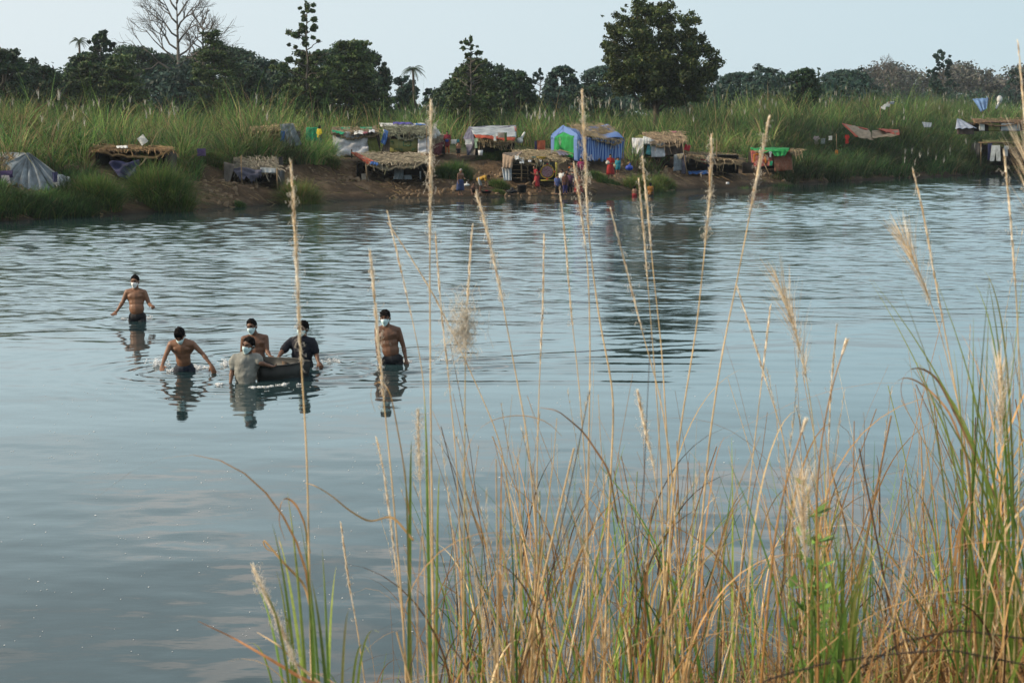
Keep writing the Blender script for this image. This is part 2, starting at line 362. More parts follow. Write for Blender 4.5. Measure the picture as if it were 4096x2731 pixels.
def pick(n, pal, wts, jit=.22):
    pal = np.array(pal); i = RNG.choice(len(pal), n, p=np.array(wts) / sum(wts))
    return pal[i] * (1 + RNG.normal(size=(n, 1)) * jit).clip(.4, 1.7)

GRASS = mat('grass_blades', (.1, .2, .05), .6, attr=True, gain=.64, trans=.35, spec=.25)
LEAF = mat('tree_leaves', (.1, .2, .05), .55, attr=True, gain=.42, trans=.22, spec=.25)
BARK = mat('bark', (.085, .07, .055), .9, var=.35, vscale=6, bump=.5)
PALEBARK = mat('pale_bark', (.125, .11, .095), .9, var=.25, vscale=6, bump=.4)
STRAW = mat('straw', (.33, .24, .13), .85, attr=True, gain=.85, trans=.12, spec=.15)
GREEN = [(.060, .165, .040), (.095, .215, .050), (.165, .27, .065), (.030, .085, .028), (.24, .235, .10), (.27, .20, .11)]

def leafcloud(blobs, n, size, pal, wts, squash=1.0, jit=.2, hollow=.35):
    """blobs: (x,y,z,rx,ry,rz,tone) -> leaf quads spread through each blob"""
    B = np.array(blobs, float); vol = (B[:, 3] * B[:, 4] * B[:, 5]) ** (2 / 3); i = RNG.choice(len(B), n, p=vol / vol.sum())
    d = RNG.normal(size=(n, 3)); d /= np.linalg.norm(d, axis=1)[:, None]
    r = (hollow + (1 - hollow) * RNG.random(n) ** .5)[:, None] * (1 + .26 * RNG.normal(size=(n, 1)).clip(-2, 1.5))
    c = B[i, :3] + d * r * B[i, 3:6]
    nrm = d + RNG.normal(size=(n, 3)) * .75; nrm[:, 2] += .25; nrm /= np.linalg.norm(nrm, axis=1)[:, None]
    a = np.cross(nrm, RNG.normal(size=(n, 3))); a /= np.linalg.norm(a, axis=1)[:, None]; b_ = np.cross(nrm, a)
    s = (size * RNG.uniform(.5, 1.15, n))[:, None]
    V = np.stack([c - a * s, c + b_ * s * .55, c + a * s, c - b_ * s * .55], 1).reshape(-1, 3)
    cc = pick(n, pal, wts, jit) * B[i, 6:7]
    return V, np.arange(4 * n).reshape(-1, 4), np.repeat(cc, 4, 0)

# where huts, paths and bare mud keep the grass off: (u0, u1, v0, v1) measured on the land's surface
def proj(p):
    d = np.asarray(p) - np.array([0, 0, CAMH]); Yc = d[..., 1] * ct - d[..., 2] * st; Zc = d[..., 1] * st + d[..., 2] * ct
    return CU + FPX * d[..., 0] / Yc, CV - FPX * Zc / Yc
BARE = []                                # (u0,u1,vlo,vhi): no grass rooted there
def bare(u, v, x, y):
    m = np.zeros(len(u), bool)
    for a, b_, c, d in BARE: m |= (u > a) & (u < b_) & (v > c) & (v < d)
    return m
BARE += [(196, 226, 160, 222), (222, 330, 163, 212), (268, 335, 172, 212), (328, 437, 149, 205), (437, 470, 158, 200), (444, 505, 150, 200), (463, 500, 143, 160), (505, 570, 147, 204), (548, 628, 152, 200),
         (628, 690, 149, 158), (600, 670, 178, 196), (668, 742, 160, 192), (742, 770, 166, 180), (752, 792, 160, 175), (0, 60, 172, 200), (90, 170, 160, 190), (134, 290, 196, 215), (96, 215, 200, 216),
         (300, 326, 142, 150), (430, 462, 145, 158), (975, 1030, 156, 166)]
def scatter(n, t0, t1, x0=-48, x1=88, power=1.0):
    x = RNG.uniform(x0, x1, n * 3); y = shoreY(x) + t0 + (t1 - t0) * RNG.random(n * 3) ** power
    z = land(x, y); u, v = proj(np.stack([x, y, z], -1))
    k = (u > -40) & (u < 1064); x, y, z, u, v = (a[k][:n] for a in (x, y, z, u, v))
    k = ~bare(u, v, x, y); return x[k], y[k], z[k], u[k], v[k]
Vs, Qs, Cs, off = [], [], [], 0
def addb(V, Q, C):
    global off
    Vs.append(V); Qs.append(Q + off); Cs.append(C); off += len(V)
def flush(name, m, **kw):
    global Vs, Qs, Cs, off
    o = mesh_np(name, np.vstack(Vs), np.vstack(Qs), cols=np.vstack(Cs), mat=m, **kw); Vs, Qs, Cs, off = [], [], [], 0
    return o
def tussocks(x, y, z, H, per, R, pal, wts, wd=(.03, .06), bend=(.25, .85), tone=None, jit=.22, seg=4):
    n = len(x); k = per
    rx = np.repeat(x, k); ry = np.repeat(y, k); rz = np.repeat(z, k); RR = np.repeat(R, k)
    a = RNG.uniform(0, 6.283, n * k); rad = RR * RNG.random(n * k) ** .6
    roots = np.stack([rx + np.cos(a) * rad, ry + np.sin(a) * rad, rz - .1], -1)
    HH = np.repeat(H, k) * RNG.uniform(.55, 1.08, n * k)
    az = a + RNG.normal(size=n * k) * .9
    c = pick(n * k, pal, wts, jit)
    if tone is not None: c = c * np.repeat(tone, k, 0)
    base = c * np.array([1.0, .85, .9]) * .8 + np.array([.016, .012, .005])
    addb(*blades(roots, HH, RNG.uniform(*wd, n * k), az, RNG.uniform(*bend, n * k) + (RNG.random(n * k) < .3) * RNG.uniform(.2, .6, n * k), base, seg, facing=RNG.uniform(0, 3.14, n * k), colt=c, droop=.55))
def toneat(x, y, u):
    g1 = noise2(x, y, 5, 1); g2 = noise2(x, y, 2.2, 12)
    T = np.ones((len(x), 3)); T *= (1 + .28 * g2)[:, None]
    yel = sm(g1, 0, 1)[:, None] * .5 + (sm(-u, -300, -60) * .55 * sm(y - shoreY(x), 18, 30))[:, None]
    T = T * (1 - yel) + T * np.array([1.45, 1.15, 1.1]) * yel; T = T * (1 + .35 * noise2(x, y, .9, 19))[:, None]
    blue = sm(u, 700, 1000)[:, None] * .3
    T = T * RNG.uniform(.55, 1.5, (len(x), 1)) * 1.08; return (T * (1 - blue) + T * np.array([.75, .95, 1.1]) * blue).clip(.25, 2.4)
# tall reed grass on the terrace and beyond it
def band(n, t0, t1, h0, h1, per, R, wts, power=1.0, **kw):
    x, y, z, u, v = scatter(n, t0, t1, power=power); k = noise2(x, y, 1.6, 22) > -.75; x, y, z, u, v = x[k], y[k], z[k], u[k], v[k]
    hh = RNG.uniform(h0, h1, len(x)) * (1 + .34 * noise2(x, y, 4.0, 7)).clip(.55, 1.7) * RNG.choice([.8, 1.0, 1.22], len(x), p=[.3, .5, .2]) 
    hh *= 1 - .25 * sm(x, 0, 20) * sm(-x, -60, -30) * 0
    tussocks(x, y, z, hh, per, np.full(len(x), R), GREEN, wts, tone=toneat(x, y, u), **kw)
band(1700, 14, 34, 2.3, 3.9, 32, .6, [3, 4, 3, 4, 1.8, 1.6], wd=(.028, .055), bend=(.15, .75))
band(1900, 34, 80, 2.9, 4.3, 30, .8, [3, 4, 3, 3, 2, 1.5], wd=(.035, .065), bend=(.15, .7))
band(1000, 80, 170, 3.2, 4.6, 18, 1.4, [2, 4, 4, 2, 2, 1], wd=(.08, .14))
band(1400, 8, 15, 1.3, 2.6, 28, .4, [3, 4, 2, 3, 2, 2], wd=(.03, .055))
band(900, 1.0, 8, .45, 1.2, 26, .3, [3, 3, 1.5, 3, 2, 2.5], wd=(.02, .04))
x, y, z, u, v = scatter(1500, .3, 12, x0=-30, x1=40)
k = (noise2(x, y, 2.4, 11) > .25); x, y, z, u = x[k], y[k], z[k], u[k]
tussocks(x, y, z, RNG.uniform(.15, .55, len(x)), 18, np.full(len(x), .25), GREEN, [3, 2, 1, 4, 2, 3], wd=(.015, .03), tone=toneat(x, y, u))
# the overgrown right-hand bank, thick down to the water
x, y, z, u, v = scatter(3000, .2, 16, x0=20, x1=80)
k = (u > 775); x, y, z, u = x[k], y[k], z[k], u[k]
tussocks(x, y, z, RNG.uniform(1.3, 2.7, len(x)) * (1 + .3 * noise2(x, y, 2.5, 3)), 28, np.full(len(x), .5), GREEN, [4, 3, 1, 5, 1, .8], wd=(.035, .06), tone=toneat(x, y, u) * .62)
# shaggy curtain hanging round the second line of huts, left of centre
x, y, z, u, v = scatter(2600, 6, 15, x0=-22, x1=-8)
k = (u > 165) & (u < 330) & (v < 176); x, y, z, u = x[k], y[k], z[k], u[k]
tussocks(x, y, z, RNG.uniform(1.1, 2.1, len(x)), 30, np.full(len(x), .4), GREEN, [3, 4, 3, 2, 2, 2.5], wd=(.025, .05), tone=toneat(x, y, u) * 1.15)
# big shaggy tussocks standing out of the reed bed
x, y, z, u, v = scatter(230, 9, 60)
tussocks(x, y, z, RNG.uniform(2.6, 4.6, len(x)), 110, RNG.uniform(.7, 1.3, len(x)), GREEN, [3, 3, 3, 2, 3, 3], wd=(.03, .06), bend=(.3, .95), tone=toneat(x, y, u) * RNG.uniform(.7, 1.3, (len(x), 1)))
# dark leafy shrubs sunk among the reeds
bl = []
for i in range(150):
    x0 = RNG.uniform(5, 66); y0 = shoreY(x0) + RNG.uniform(2.5, 22); u0 = float(proj(np.array([x0, y0, 3.]))[0]); vv0 = float(proj(np.array([x0, y0, float(land(x0, y0))]))[1])
    if u0 < 620: continue
    if u0 < 770 and (u0 > 330 and y0 - shoreY(x0) < 16 or bool(bare(np.array([u0]), np.array([vv0]), 0, 0)[0])): continue
    for j in range(5): r = RNG.uniform(.25, .6); bl.append((x0 + RNG.normal() * .6, y0 + RNG.normal() * .5, float(land(x0, y0)) + RNG.uniform(.2, 1.5 if u0 > 600 else 1.1), r, r, r * .8, RNG.uniform(.7, 1.4)))
V, Q, C = leafcloud(bl, 30000, .075, [(.030, .080, .025), (.05, .11, .03), (.02, .055, .02)], [2, 2, 1], hollow=.1); o = mesh_np('bank_shrubs', V, Q, cols=C, mat=LEAF); tag(o, kind='stuff')
# left end, thick green fringe at the waterline
x, y, z, u, v = scatter(2600, .1, 9, x0=-30, x1=-14)
k = (u < 92) & (v > 176); x, y, z, u = x[k], y[k], z[k], u[k]
tussocks(x, y, z, RNG.uniform(.7, 1.35, len(x)), 36, np.full(len(x), .35), GREEN, [4, 3, .6, 5, .5, .4], wd=(.02, .04), tone=toneat(x, y, u) * .8)
bg_ = flush('reed_grass', GRASS); tag(bg_, kind='stuff')
# dry stems and white plumes standing above the reeds
x, y, z, u, v = scatter(1500, 10, 70)
k = RNG.random(len(x)) < (.25 + .75 * (sm(-u, -240, -40) + sm(u, 395, 430) * sm(-u, -560, -520) * .6 + sm(u, 690, 760) * .5).clip(0, 1)); x, y, z, u = x[k], y[k], z[k], u[k]
H = RNG.uniform(2.6, 3.9, len(x)); az = RNG.uniform(0, 6.28, len(x)); be = RNG.uniform(.02, .22, len(x))
addb(*blades(np.stack([x, y, z], -1), H, np.full(len(x), .022), az, be, pick(len(x), [(.30, .24, .13), (.16, .19, .07)], [3, 1]), 4, facing=np.zeros(len(x))))
ds = flush('dry_reed_stems', STRAW); tag(ds, kind='stuff')
k = RNG.random(len(x)) < .26
tip = np.stack([x + np.cos(az) * H * be, y + np.sin(az) * H * be, z + H * .97 * np.sqrt(1 - (be * .55) ** 2)], -1)[k]
ex = [(u_, v_, s_) for u_, v_, s_ in [(527, 112, 105), (531, 115, 105), (535, 110, 106), (540, 113, 104), (545, 111, 107), (549, 115, 104), (554, 112, 106), (575, 100, 112), (580, 104, 112), (591, 98, 114), (600, 101, 114), (609, 99, 115), (621, 102, 118), (632, 100, 118), (640, 104, 118), (42, 116, 88), (73, 113, 86), (84, 118, 84), (58, 121, 84), (146, 111, 92), (150, 108, 92), (846, 157, 150), (905, 150, 140), (912, 148, 140), (920, 152, 140), (928, 150, 141), (936, 155, 141), (950, 148, 142), (975, 143, 146), (981, 147, 146), (560, 138, 104), (760, 100, 125), (765, 104, 125), (820, 98, 140), (826, 101, 140), (832, 97, 140), (905, 157, 139), (915, 160, 139), (944, 158, 141), (966, 139, 146)]]
tip = np.vstack([tip, [P(a, b_, c) for a, b_, c in ex]])
m = len(tip); per = 9; tp = np.repeat(tip, per, 0) + RNG.normal(size=(m * per, 3)) * np.array([.02, .02, .10]); tp[:, 2] -= .3
addb(*blades(tp, RNG.uniform(.2, .42, m * per), RNG.uniform(.018, .04, m * per), RNG.uniform(0, 6.28, m * per), RNG.uniform(.15, .5, m * per), pick(m * per, [(.50, .48, .42), (.40, .36, .28)], [2, 1], .12), 2, facing=RNG.uniform(-.6, .6, m * per)))
pl = flush('reed_plumes', STRAW); tag(pl, kind='stuff')
# loose straw and dead stalks littering the mud
x, y, z, u, v = (np.concatenate(a) for a in zip(*[scatter(60, 0, 9)]))
n_ = 5200; x = RNG.uniform(-24, 34, n_); y = shoreY(x) + RNG.uniform(.1, 9.5, n_); z = land(x, y); u, v = proj(np.stack([x, y, z], -1))
k = noise2(x, y, 1.1, 6) > .0; x, y, z = x[k], y[k], z[k]; n_ = len(x)
az = RNG.uniform(0, 6.28, n_); L_ = RNG.uniform(.15, .6, n_); e2 = np.stack([x + np.cos(az) * L_, y + np.sin(az) * L_], -1)
A = np.stack([x, y, z + .02], -1); B = np.stack([e2[:, 0], e2[:, 1], land(e2[:, 0], e2[:, 1]) + .05], -1)
wv = np.array([0, 0, .022]) ; V = np.stack([A - wv, A + wv, B + wv * .5, B - wv * .5], 1).reshape(-1, 3)
addb(V, np.arange(n_ * 4).reshape(-1, 4), np.repeat(pick(n_, [(.30, .22, .12), (.17, .12, .07), (.10, .10, .04)], [2, 2, 1]), 4, 0))
st_o = flush('straw_litter', STRAW); tag(st_o, kind='stuff')

# distinct bushes of grass on the bank, each a thing
def clump(u, v, w_px, h_px, Yd, label, pal=[3, 3, 2, 2, .6, .6], n=230, group=None):
    c = P(u, v, Yd); s = Yd / FPX; w = w_px * s / 2; h = h_px * s; c[2] = min(c[2], float(land(c[0], c[1])) + .1)
    c[2] = float(land(c[0], c[1])) if abs(c[2] - float(land(c[0], c[1]))) < .6 else c[2]
    n = int(n); a = RNG.uniform(0, 6.28, n); r = w * .8 * RNG.random(n) ** .6
    x = c[0] + np.cos(a) * r; y = c[1] + np.sin(a) * r * .55; z = land(x, y); z = np.minimum(z, c[2] + .25)
    HH = h * (1 - .45 * (r / w) ** 2) * RNG.uniform(.8, 1.12, n)
    tussocks(x, y, z, HH, 26, np.full(n, .14), GREEN, pal, wd=(.016, .034), bend=(.15, .75), tone=np.tile([[1.1, 1.0, .9]], (n, 1)), jit=.2)
    o = flush('grass_clump', GRASS, origin=Vector(c)); return tag(o, label, 'grass clump', group)
clump(99, 202, 52, 44, 74.5, 'bushy green grass clump in front of the thatched hut, beside the grey tent')
clump(163, 205, 68, 58, 77.5, 'largest bushy green grass clump on the mud bank, right of the thatched hut', n=300)
clump(454, 176, 40, 25, 99, 'dark green grass clump below the woman in red, beside the earth steps', [5, 2, .3, 5, .2, .2])
clump(645, 176, 50, 22, 105, 'wide olive grass clump on the bank in front of the white hut', [2, 3, 3, 1, 1.5, .8], n=260)
clump(486, 151, 20, 10, 106, 'low grass clump beside the doorway of the grey tarpaulin hut')
clump(505, 152, 34, 14, 107, 'grass clump screening the right half of the grey tarpaulin hut', [5, 3, 1, 3, .5, .5])
clump(499, 181, 14, 7, 97, 'small grass clump at the foot of the earth slope beside the draped blanket', n=60)
clump(240, 209, 14, 9, 82, 'small dark grass clump at the waterline below the dark open shelter', [5, 2, .3, 5, .2, .2], n=60)
clump(499, 168, 22, 12, 98, 'grass clump leaning on the left side of the thatched shed with the blanket', n=90)
clump(300, 204, 34, 44, 86, 'shaggy pale green grass clump hanging down the bank right of the low dark shelter', [2, 3, 4, 1, 3, 3], n=260)
clump(602, 168, 44, 9, 104, 'low dark grass clump under the front of the blue striped tent', [5, 2, .3, 5, .5, .5], n=130)
clump(752, 182, 34, 12, 112, 'green grass clump on the mud below the large dark crate', [4, 3, 1, 4, 1, 1], n=140)
clump(790, 182, 44, 17, 117, 'leafy dark clump at the waterline below the red cloth hut', [5, 2, .3, 5, .5, .5], n=220)
clump(664, 166, 26, 16, 108, 'ragged grass clump at the right side of the white cloth hut', [3, 3, 2, 2, 1, 1], n=140)
clump(212, 176, 34, 22, 88, 'ragged grass clump on the slope left of the low dark shelter', [3, 3, 3, 2, 2, 2], n=160)
clump(330, 170, 20, 16, 98, 'small shaggy grass clump left of the wide thatched shelter', [2, 3, 3, 2, 2, 2], n=100)
clump(848, 96, 46, 20, 146, 'highest tuft of yellow green reeds on the right-hand skyline', [2, 3, 4, 1, 3, 2], n=160)

# ------------------------------------------------------------- trees
DARK = [(.020, .052, .028), (.030, .066, .024), (.018, .040, .022), (.045, .08, .026)]
MID = [(.045, .085, .026), (.06, .10, .028), (.032, .066, .024), (.085, .11, .032)]
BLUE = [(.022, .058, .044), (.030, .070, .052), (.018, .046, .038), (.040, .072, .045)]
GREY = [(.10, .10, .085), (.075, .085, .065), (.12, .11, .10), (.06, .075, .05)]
def limb(mb, a, b_, ra, rb, wig=.06, k=6, n=6):
    a = np.asarray(a, float); b_ = np.asarray(b_, float); t = np.linspace(0, 1, k)[:, None]; L0 = np.linalg.norm(b_ - a)
    p = a + (b_ - a) * t + np.sin(t * 3.14) * RNG.normal(size=(k, 3)) * wig * L0; p[:, 2] += (np.sin(t[:, 0] * 3.14)) * L0 * .05
    mb.tube(p, np.linspace(ra, rb, k), n); return p
def tree(u, v_top, w_px, Yd, kind, label, cat='tree', pal=None, n=None, lv=None, group=None, base_u=None, leaf=None, tone=1.0, name='tree', v_bot=None):
    s = Yd / FPX; top = P(u, v_top, Yd); bu = base_u if base_u is not None else u; bx = P(bu, 136, Yd)[0]
    gz = float(land(bx, Yd)); base = np.array([bx, Yd, gz]); H = top[2] - gz; Rw = w_px * s / 2
    root = thing(name, base, label, cat, group)
    tk = MB(); blobs = []; pal = DARK if pal is None else pal; rg = RNG
    if kind == 'dome':          # broad umbrella crown
        fork = base + [0, 0, H * .34]; limb(tk, base, fork, H * .035, H * .028)
        nb = 84
        for i in range(nb):
            a = rg.uniform(0, 6.28); q = math.sqrt(rg.random()) * .98; cx = u
            x = top[0] + math.cos(a) * q * Rw; y = Yd + math.sin(a) * q * Rw * .8; zz = gz + H * (1 - .42 * q ** 2.4) - Rw * .13
            r = Rw * rg.uniform(.10, .17); blobs.append((x, y, zz - r * .2, r * 1.5, r * 1.4, r * .55, rg.uniform(.75, 1.35)))
            if i % 7 == 0: limb(tk, fork, (x, y, zz), H * .016, .05)
        for i in range(24):
            a = rg.uniform(0, 6.28); q = math.sqrt(rg.random()) * .85
            blobs.append((top[0] + math.cos(a) * q * Rw, Yd + math.sin(a) * q * Rw * .8, gz + H * rg.uniform(.30, .72), Rw * .2, Rw * .2, Rw * .13, rg.uniform(.55, .9)))
        n = int((n or 11000) * 1.8); leaf = (leaf or .34) * .68
    elif kind == 'round':
        fork = base + [0, 0, H * .22]; limb(tk, base, fork, H * .035, H * .028); nb = 95; lo = .10
        for i in range(nb):
            a = rg.uniform(0, 6.28); zt = rg.uniform(lo, .98); q = math.sin(math.pi * (.12 + .80 * (zt - lo) / (1 - lo))) ** .6 * math.sqrt(rg.uniform(.15, 1))
            x = top[0] + math.cos(a) * q * Rw * .86; y = Yd + math.sin(a) * q * Rw * .7; r = Rw * rg.uniform(.13, .23) * (1.25 - .5 * zt)
            blobs.append((x, y, gz + H * zt - r * .7, r * 1.25, r * 1.2, r * .85, rg.uniform(.6, 1.45)))
            if i % 3 == 0: limb(tk, fork + [0, 0, H * .3 * zt], (x, y, gz + H * zt - r), H * .013, .04)
        n = int((n or 10000) * 2.1); leaf = (leaf or .33) * .68
    elif kind == 'layer':       # tiers of near-level sprays round one straight stem
        limb(tk, base, base + [(top[0] - base[0]), 0, H * .96], H * .014, .04, .004, 8)
        tiers = 11
        for j in range(tiers):
            zt = .10 + .86 * j / (tiers - 1); rad = Rw * (1.04 - .74 * zt ** 2) * rg.uniform(.8, 1.1)
            m = 7 if zt < .85 else 4
            for i in range(m):
                a = 6.28 * i / m + j * 1.3 + rg.normal() * .35; c0 = base + [(top[0] - base[0]) * zt, 0, H * (zt + rg.normal() * .022)]; rad_ = rad; rad = rad * rg.uniform(.62, 1.12)
                e = c0 + [math.cos(a) * rad, math.sin(a) * rad * .8, H * rg.uniform(-.035, .085)]; limb(tk, c0, e, .07, .03, .03, 4, 5); rad = rad_
                for f in (.45, .8, 1.0):
                    c = c0 + (e - c0) * f; r = Rw * .17 * (1.15 - .3 * f)
                    blobs.append((*(c + rg.normal(size=3) * r * .3), r * 1.3, r * 1.2, r * rg.uniform(.3, .6), rg.uniform(.6, 1.5)))
        blobs.append((*(base + [(top[0] - base[0]), 0, H * .97]), Rw * .06, Rw * .06, H * .02, 1.1)); n = int((n or 8000) * 1.8); leaf = (leaf or .26) * .72
    elif kind == 'tuft':        # open crown, leaves in tufts at the branch ends
        limb(tk, base, base + [(top[0] - base[0]), 0, H * .97], H * .013, .03, .006, 10)
        for j in range(30):
            zt = (lv or .30) + (1 - (lv or .30)) * (j / 29) * .97; a = rg.uniform(-.9, .9) + (0 if rg.random() < .5 else math.pi); rad = Rw * (1.12 - .85 * max(0, zt - .35) / .65) * float(rg.choice([.4, .6, .85, 1.05]))
            c0 = base + [(top[0] - base[0]) * zt, 0, H * zt * .95]; e = c0 + [math.cos(a) * rad, math.sin(a) * rad, rad * rg.uniform(.15, .65)]
            p = limb(tk, c0, e, .06, .02, .05, 5, 5)
            for f in ((3, 4) if zt > .45 else (1, 2, 3, 4)):
                for q in range(1 if zt > .5 else 3):
                    r = Rw * rg.uniform(.04, .09); c = p[f] + rg.normal(size=3) * Rw * .09; blobs.append((*c, r * 1.3, r * 1.2, r * 1.05, rg.uniform(.75, 1.4)))
        blobs.append((*(base + [(top[0] - base[0]), 0, H * .97]), Rw * .08, Rw * .08, H * .035, 1.1)); n = int((n or 6000) * 1.6); leaf = (leaf or .24) * .75
    if kind == 'bare' or kind == 'sparse':
        def grow(p, d, L0, r, dep):
            if dep == 0 or L0 < .25: return
            k = 4; q = p + d * L0; mid = p + d * L0 * .5 + rg.normal(size=3) * L0 * .10; tk.tube([p, mid, q], [r, r * .85, r * .68], 5 if dep > 2 else 3)
            if dep == 1 and kind == 'sparse': blobs.append((*q, .35, .35, .3, 1))
            m = 2 if dep > 3 else 3
            for i in range(m + (rg.random() < .3)):
                nd = d + rg.normal(size=3) * (.46 if i else .2) ; nd[2] += .12; nd[1] *= .8; nd /= np.linalg.norm(nd); grow(q if i < 2 else mid, nd, L0 * rg.uniform(.66, .88), r * .6, dep - 1)
        lo_ = (lv or .42)
        tk.tube([base, base + [.1, 0, H * .3], base + [0, 0, H * .97]], [H * .02, H * .017, .03], 7)
        for j in range(12):
            zt = lo_ + (.90 - lo_) * (j / 11); side = 1 if j % 2 else -1; el = .35 + zt * .75
            d = np.array([side * math.cos(el), rg.normal() * .5, math.sin(el)]); d /= np.linalg.norm(d)
            grow(base + [0, 0, H * zt], d, Rw * .44 * (1.35 - .80 * (zt - lo_) / (1 - lo_)), H * .0075, 5)
    mb_ = tk.build('trunk', PALEBARK if kind in ('bare', 'tuft', 'sparse') else BARK, root, smooth=True)
    if blobs:
        V, Q, C = leafcloud(blobs, n or 3000, leaf or .2, pal, [3, 3, 2, 1.4]); mesh_np('crown', V, Q, cols=C * tone, mat=LEAF, parent=root)
    return root
def palm(u, v_top, Yd, fr, label, v_bot=None, group='coconut palms beyond the reeds', tone=1):
    top = P(u, v_top + fr * .55, Yd); s = Yd / FPX; gz = float(land(top[0], Yd)); root = thing('palm_tree', (top[0] + .3, Yd, gz), label, 'palm tree', group)
    t = MB(); t.tube([(top[0] + .3, Yd, gz), (top[0] + .15, Yd, gz + (top[2] - gz) * .5), top], [.22, .17, .13], 8); t.build('trunk', BARK, root, smooth=True)
    F = fr * s; V, Q, C, o = [], [], [], 0; fm = MB()
    for i in range(15):
        a = i * 2.4; el = RNG.uniform(-.15, 1.25); k = 12; tt = np.linspace(0, 1, k)
        hor = F * tt * math.cos(el * .6); z = F * (tt * math.sin(el) - .75 * tt ** 2.2); c = np.stack([top[0] + np.cos(a) * hor, Yd + np.sin(a) * hor, top[2] + z], -1)
        fm.tube(c, np.linspace(.05, .015, k), 3, c=(.05, .08, .03))
        side = np.array([-math.sin(a), math.cos(a), 0])
        for j in range(1, k):
            for sg in (-1, 1):
                for f in (0, .5):
                    b0 = c[j] * (1 - f) + c[j - 1] * f; L0 = F * .30 * math.sin(math.pi * (.15 + .8 * tt[j])); tip = b0 + side * sg * L0 * .8 + np.array([0, 0, -L0 * .55]) + (c[j] - c[j - 1]) * .5
                    d = (c[j] - c[j - 1]) * .28; fm.add([b0 - d * .5, b0 + d * .5, tip], T=[(0, 1, 2)], c=np.array([.035, .065, .028]) * tone * RNG.uniform(.7, 1.4))
    fm.build('fronds', LEAF, root, colors=True); return root
GB = 'trees beyond the reeds'
tree(168, 50, 70, 235, 'dome', 'low umbrella crown directly behind the large bare tree', pal=BLUE, group=GB, n=8000)
tree(272, 60, 60, 240, 'dome', 'distant dark umbrella crown left of the tallest slender tree', pal=BLUE, group=GB, n=7000)
tree(25, 56, 50, 185, 'round', 'dark rounded tree between the left-edge tree and the dip in the skyline', group=GB, n=7000)
tree(2, 45, 62, 150, 'round', 'dark round-crowned tree at the left edge of the photo', n=13000, group=GB)
tree(38, 62, 60, 158, 'round', 'lower dark bushy tree just right of the left-edge tree', n=9000, group=GB)
tree(40, 66, 62, 230, 'dome', 'low distant dome-shaped tree showing in the dip at the left', pal=BLUE, group=GB, n=6000)
palm(79, 35, 205, 10, 'small coconut palm poking up left of the big spreading dome tree')
tree(101, 31, 46, 185, 'tuft', 'thin tree with flat leafy top beside the small coconut palm', lv=.66, group=GB, n=3400, leaf=.34)
tree(128, 40, 118, 215, 'dome', 'broad umbrella-crowned tree left of the bare tree', group=GB, n=16000, leaf=.36)
tree(84, 50, 56, 172, 'round', 'dark leafy tree below the small coconut palm', group=GB, n=9000)
tree(64, 76, 40, 168, 'round', 'low leafy tree at the left end of the long tree mass', group=GB, n=5000)
tree(120, 58, 72, 165, 'layer', 'mid green tree of level tiers in front of the broad umbrella crown', pal=MID, group=GB, n=11000)
tree(86, 60, 48, 160, 'layer', 'tiered young tree left of the tallest tiered one in the tree mass', pal=MID, group=GB, n=7000, tone=.85)
tree(180, -12, 80, 205, 'bare', 'large leafless grey tree rising above the tree mass', cat='bare tree', lv=.42, group='leafless trees')
tree(216, 12, 40, 212, 'bare', 'smaller leafless tree leaning to the right of the large bare one', cat='bare tree', lv=.55, base_u=205, group='leafless trees')
tree(222, 41, 108, 222, 'dome', 'umbrella-crowned tree right of the bare trees', group=GB, n=14000, leaf=.36)
tree(214, 37, 62, 168, 'layer', 'tiered tree with pale trunk below the smaller bare tree', pal=MID, group=GB, n=8000)
tree(262, 56, 70, 190, 'round', 'dark bushy tree between the umbrella crown and the tall tufted tree', group=GB, n=10000, pal=BLUE)
tree(242, 60, 60, 178, 'round', 'rounded dark tree behind the reeds below the right umbrella crown', group=GB, n=9000)
tree(176, 66, 60, 195, 'round', 'dark tree at the foot of the large bare tree', group=GB, n=8000, pal=BLUE)
tree(307, 3, 60, 150, 'tuft', 'tallest slender tree with leaf tufts at its branch ends, left of centre', lv=.26, pal=MID, group=GB, n=9000)
tree(308, 52, 62, 152, 'layer', 'leafy tiered tree around the foot of the tallest slender tree', pal=MID, group=GB, n=8000, tone=.85)
tree(348, 40, 80, 200, 'dome', 'dark umbrella-crowned tree right of the tallest slender tree', group=GB, n=12000)
tree(352, 46, 80, 158, 'layer', 'large tiered tree with drooping sprays right of the tallest slender tree', pal=MID, group=GB, n=12000)
tree(375, 53, 36, 188, 'round', 'narrow dark tree ending the left tree mass at its right', group=GB, n=7000)
tree(290, 66, 50, 175, 'round', 'dark tree filling the gap left of the tallest slender tree', group=GB, n=8000)
palm(413, 62, 190, 13, 'coconut palm standing in the gap left of centre')
tree(405, 74, 34, 195, 'round', 'small blue green tree beneath the coconut palm in the gap', pal=BLUE, group=GB, n=4500)
tree(430, 87, 22, 200, 'round', 'low bush in the sky gap right of the coconut palm', pal=BLUE, group=GB, n=2500)
tree(484, 58, 92, 185, 'dome', 'dark broad tree mass left of centre with a small tufted tree in it', group=GB, n=13000)
tree(471, 36, 42, 150, 'tuft', 'slender tufted tree rising in front of the broad central tree', lv=.34, pal=MID, group=GB, n=4200, leaf=.2)
tree(474, 66, 70, 156, 'layer', 'tiered leafy tree in front of the broad central tree', pal=MID, group=GB, n=8000, tone=.8)
tree(516, 68, 44, 170, 'round', 'rounded tree at the right of the broad central tree', group=GB, n=6500)
tree(540, 68, 30, 200, 'tuft', 'thin pale green tree between the central tree and the small umbrella tree', pal=BLUE, lv=.3, group=GB, n=3000)
tree(563, 64, 38, 195, 'dome', 'small umbrella tree standing clear in the middle of the skyline', group=GB, n=5000, pal=BLUE)
tree(558, 84, 60, 190, 'round', 'low bushy tree under the small umbrella tree', group=GB, n=6000, pal=BLUE)
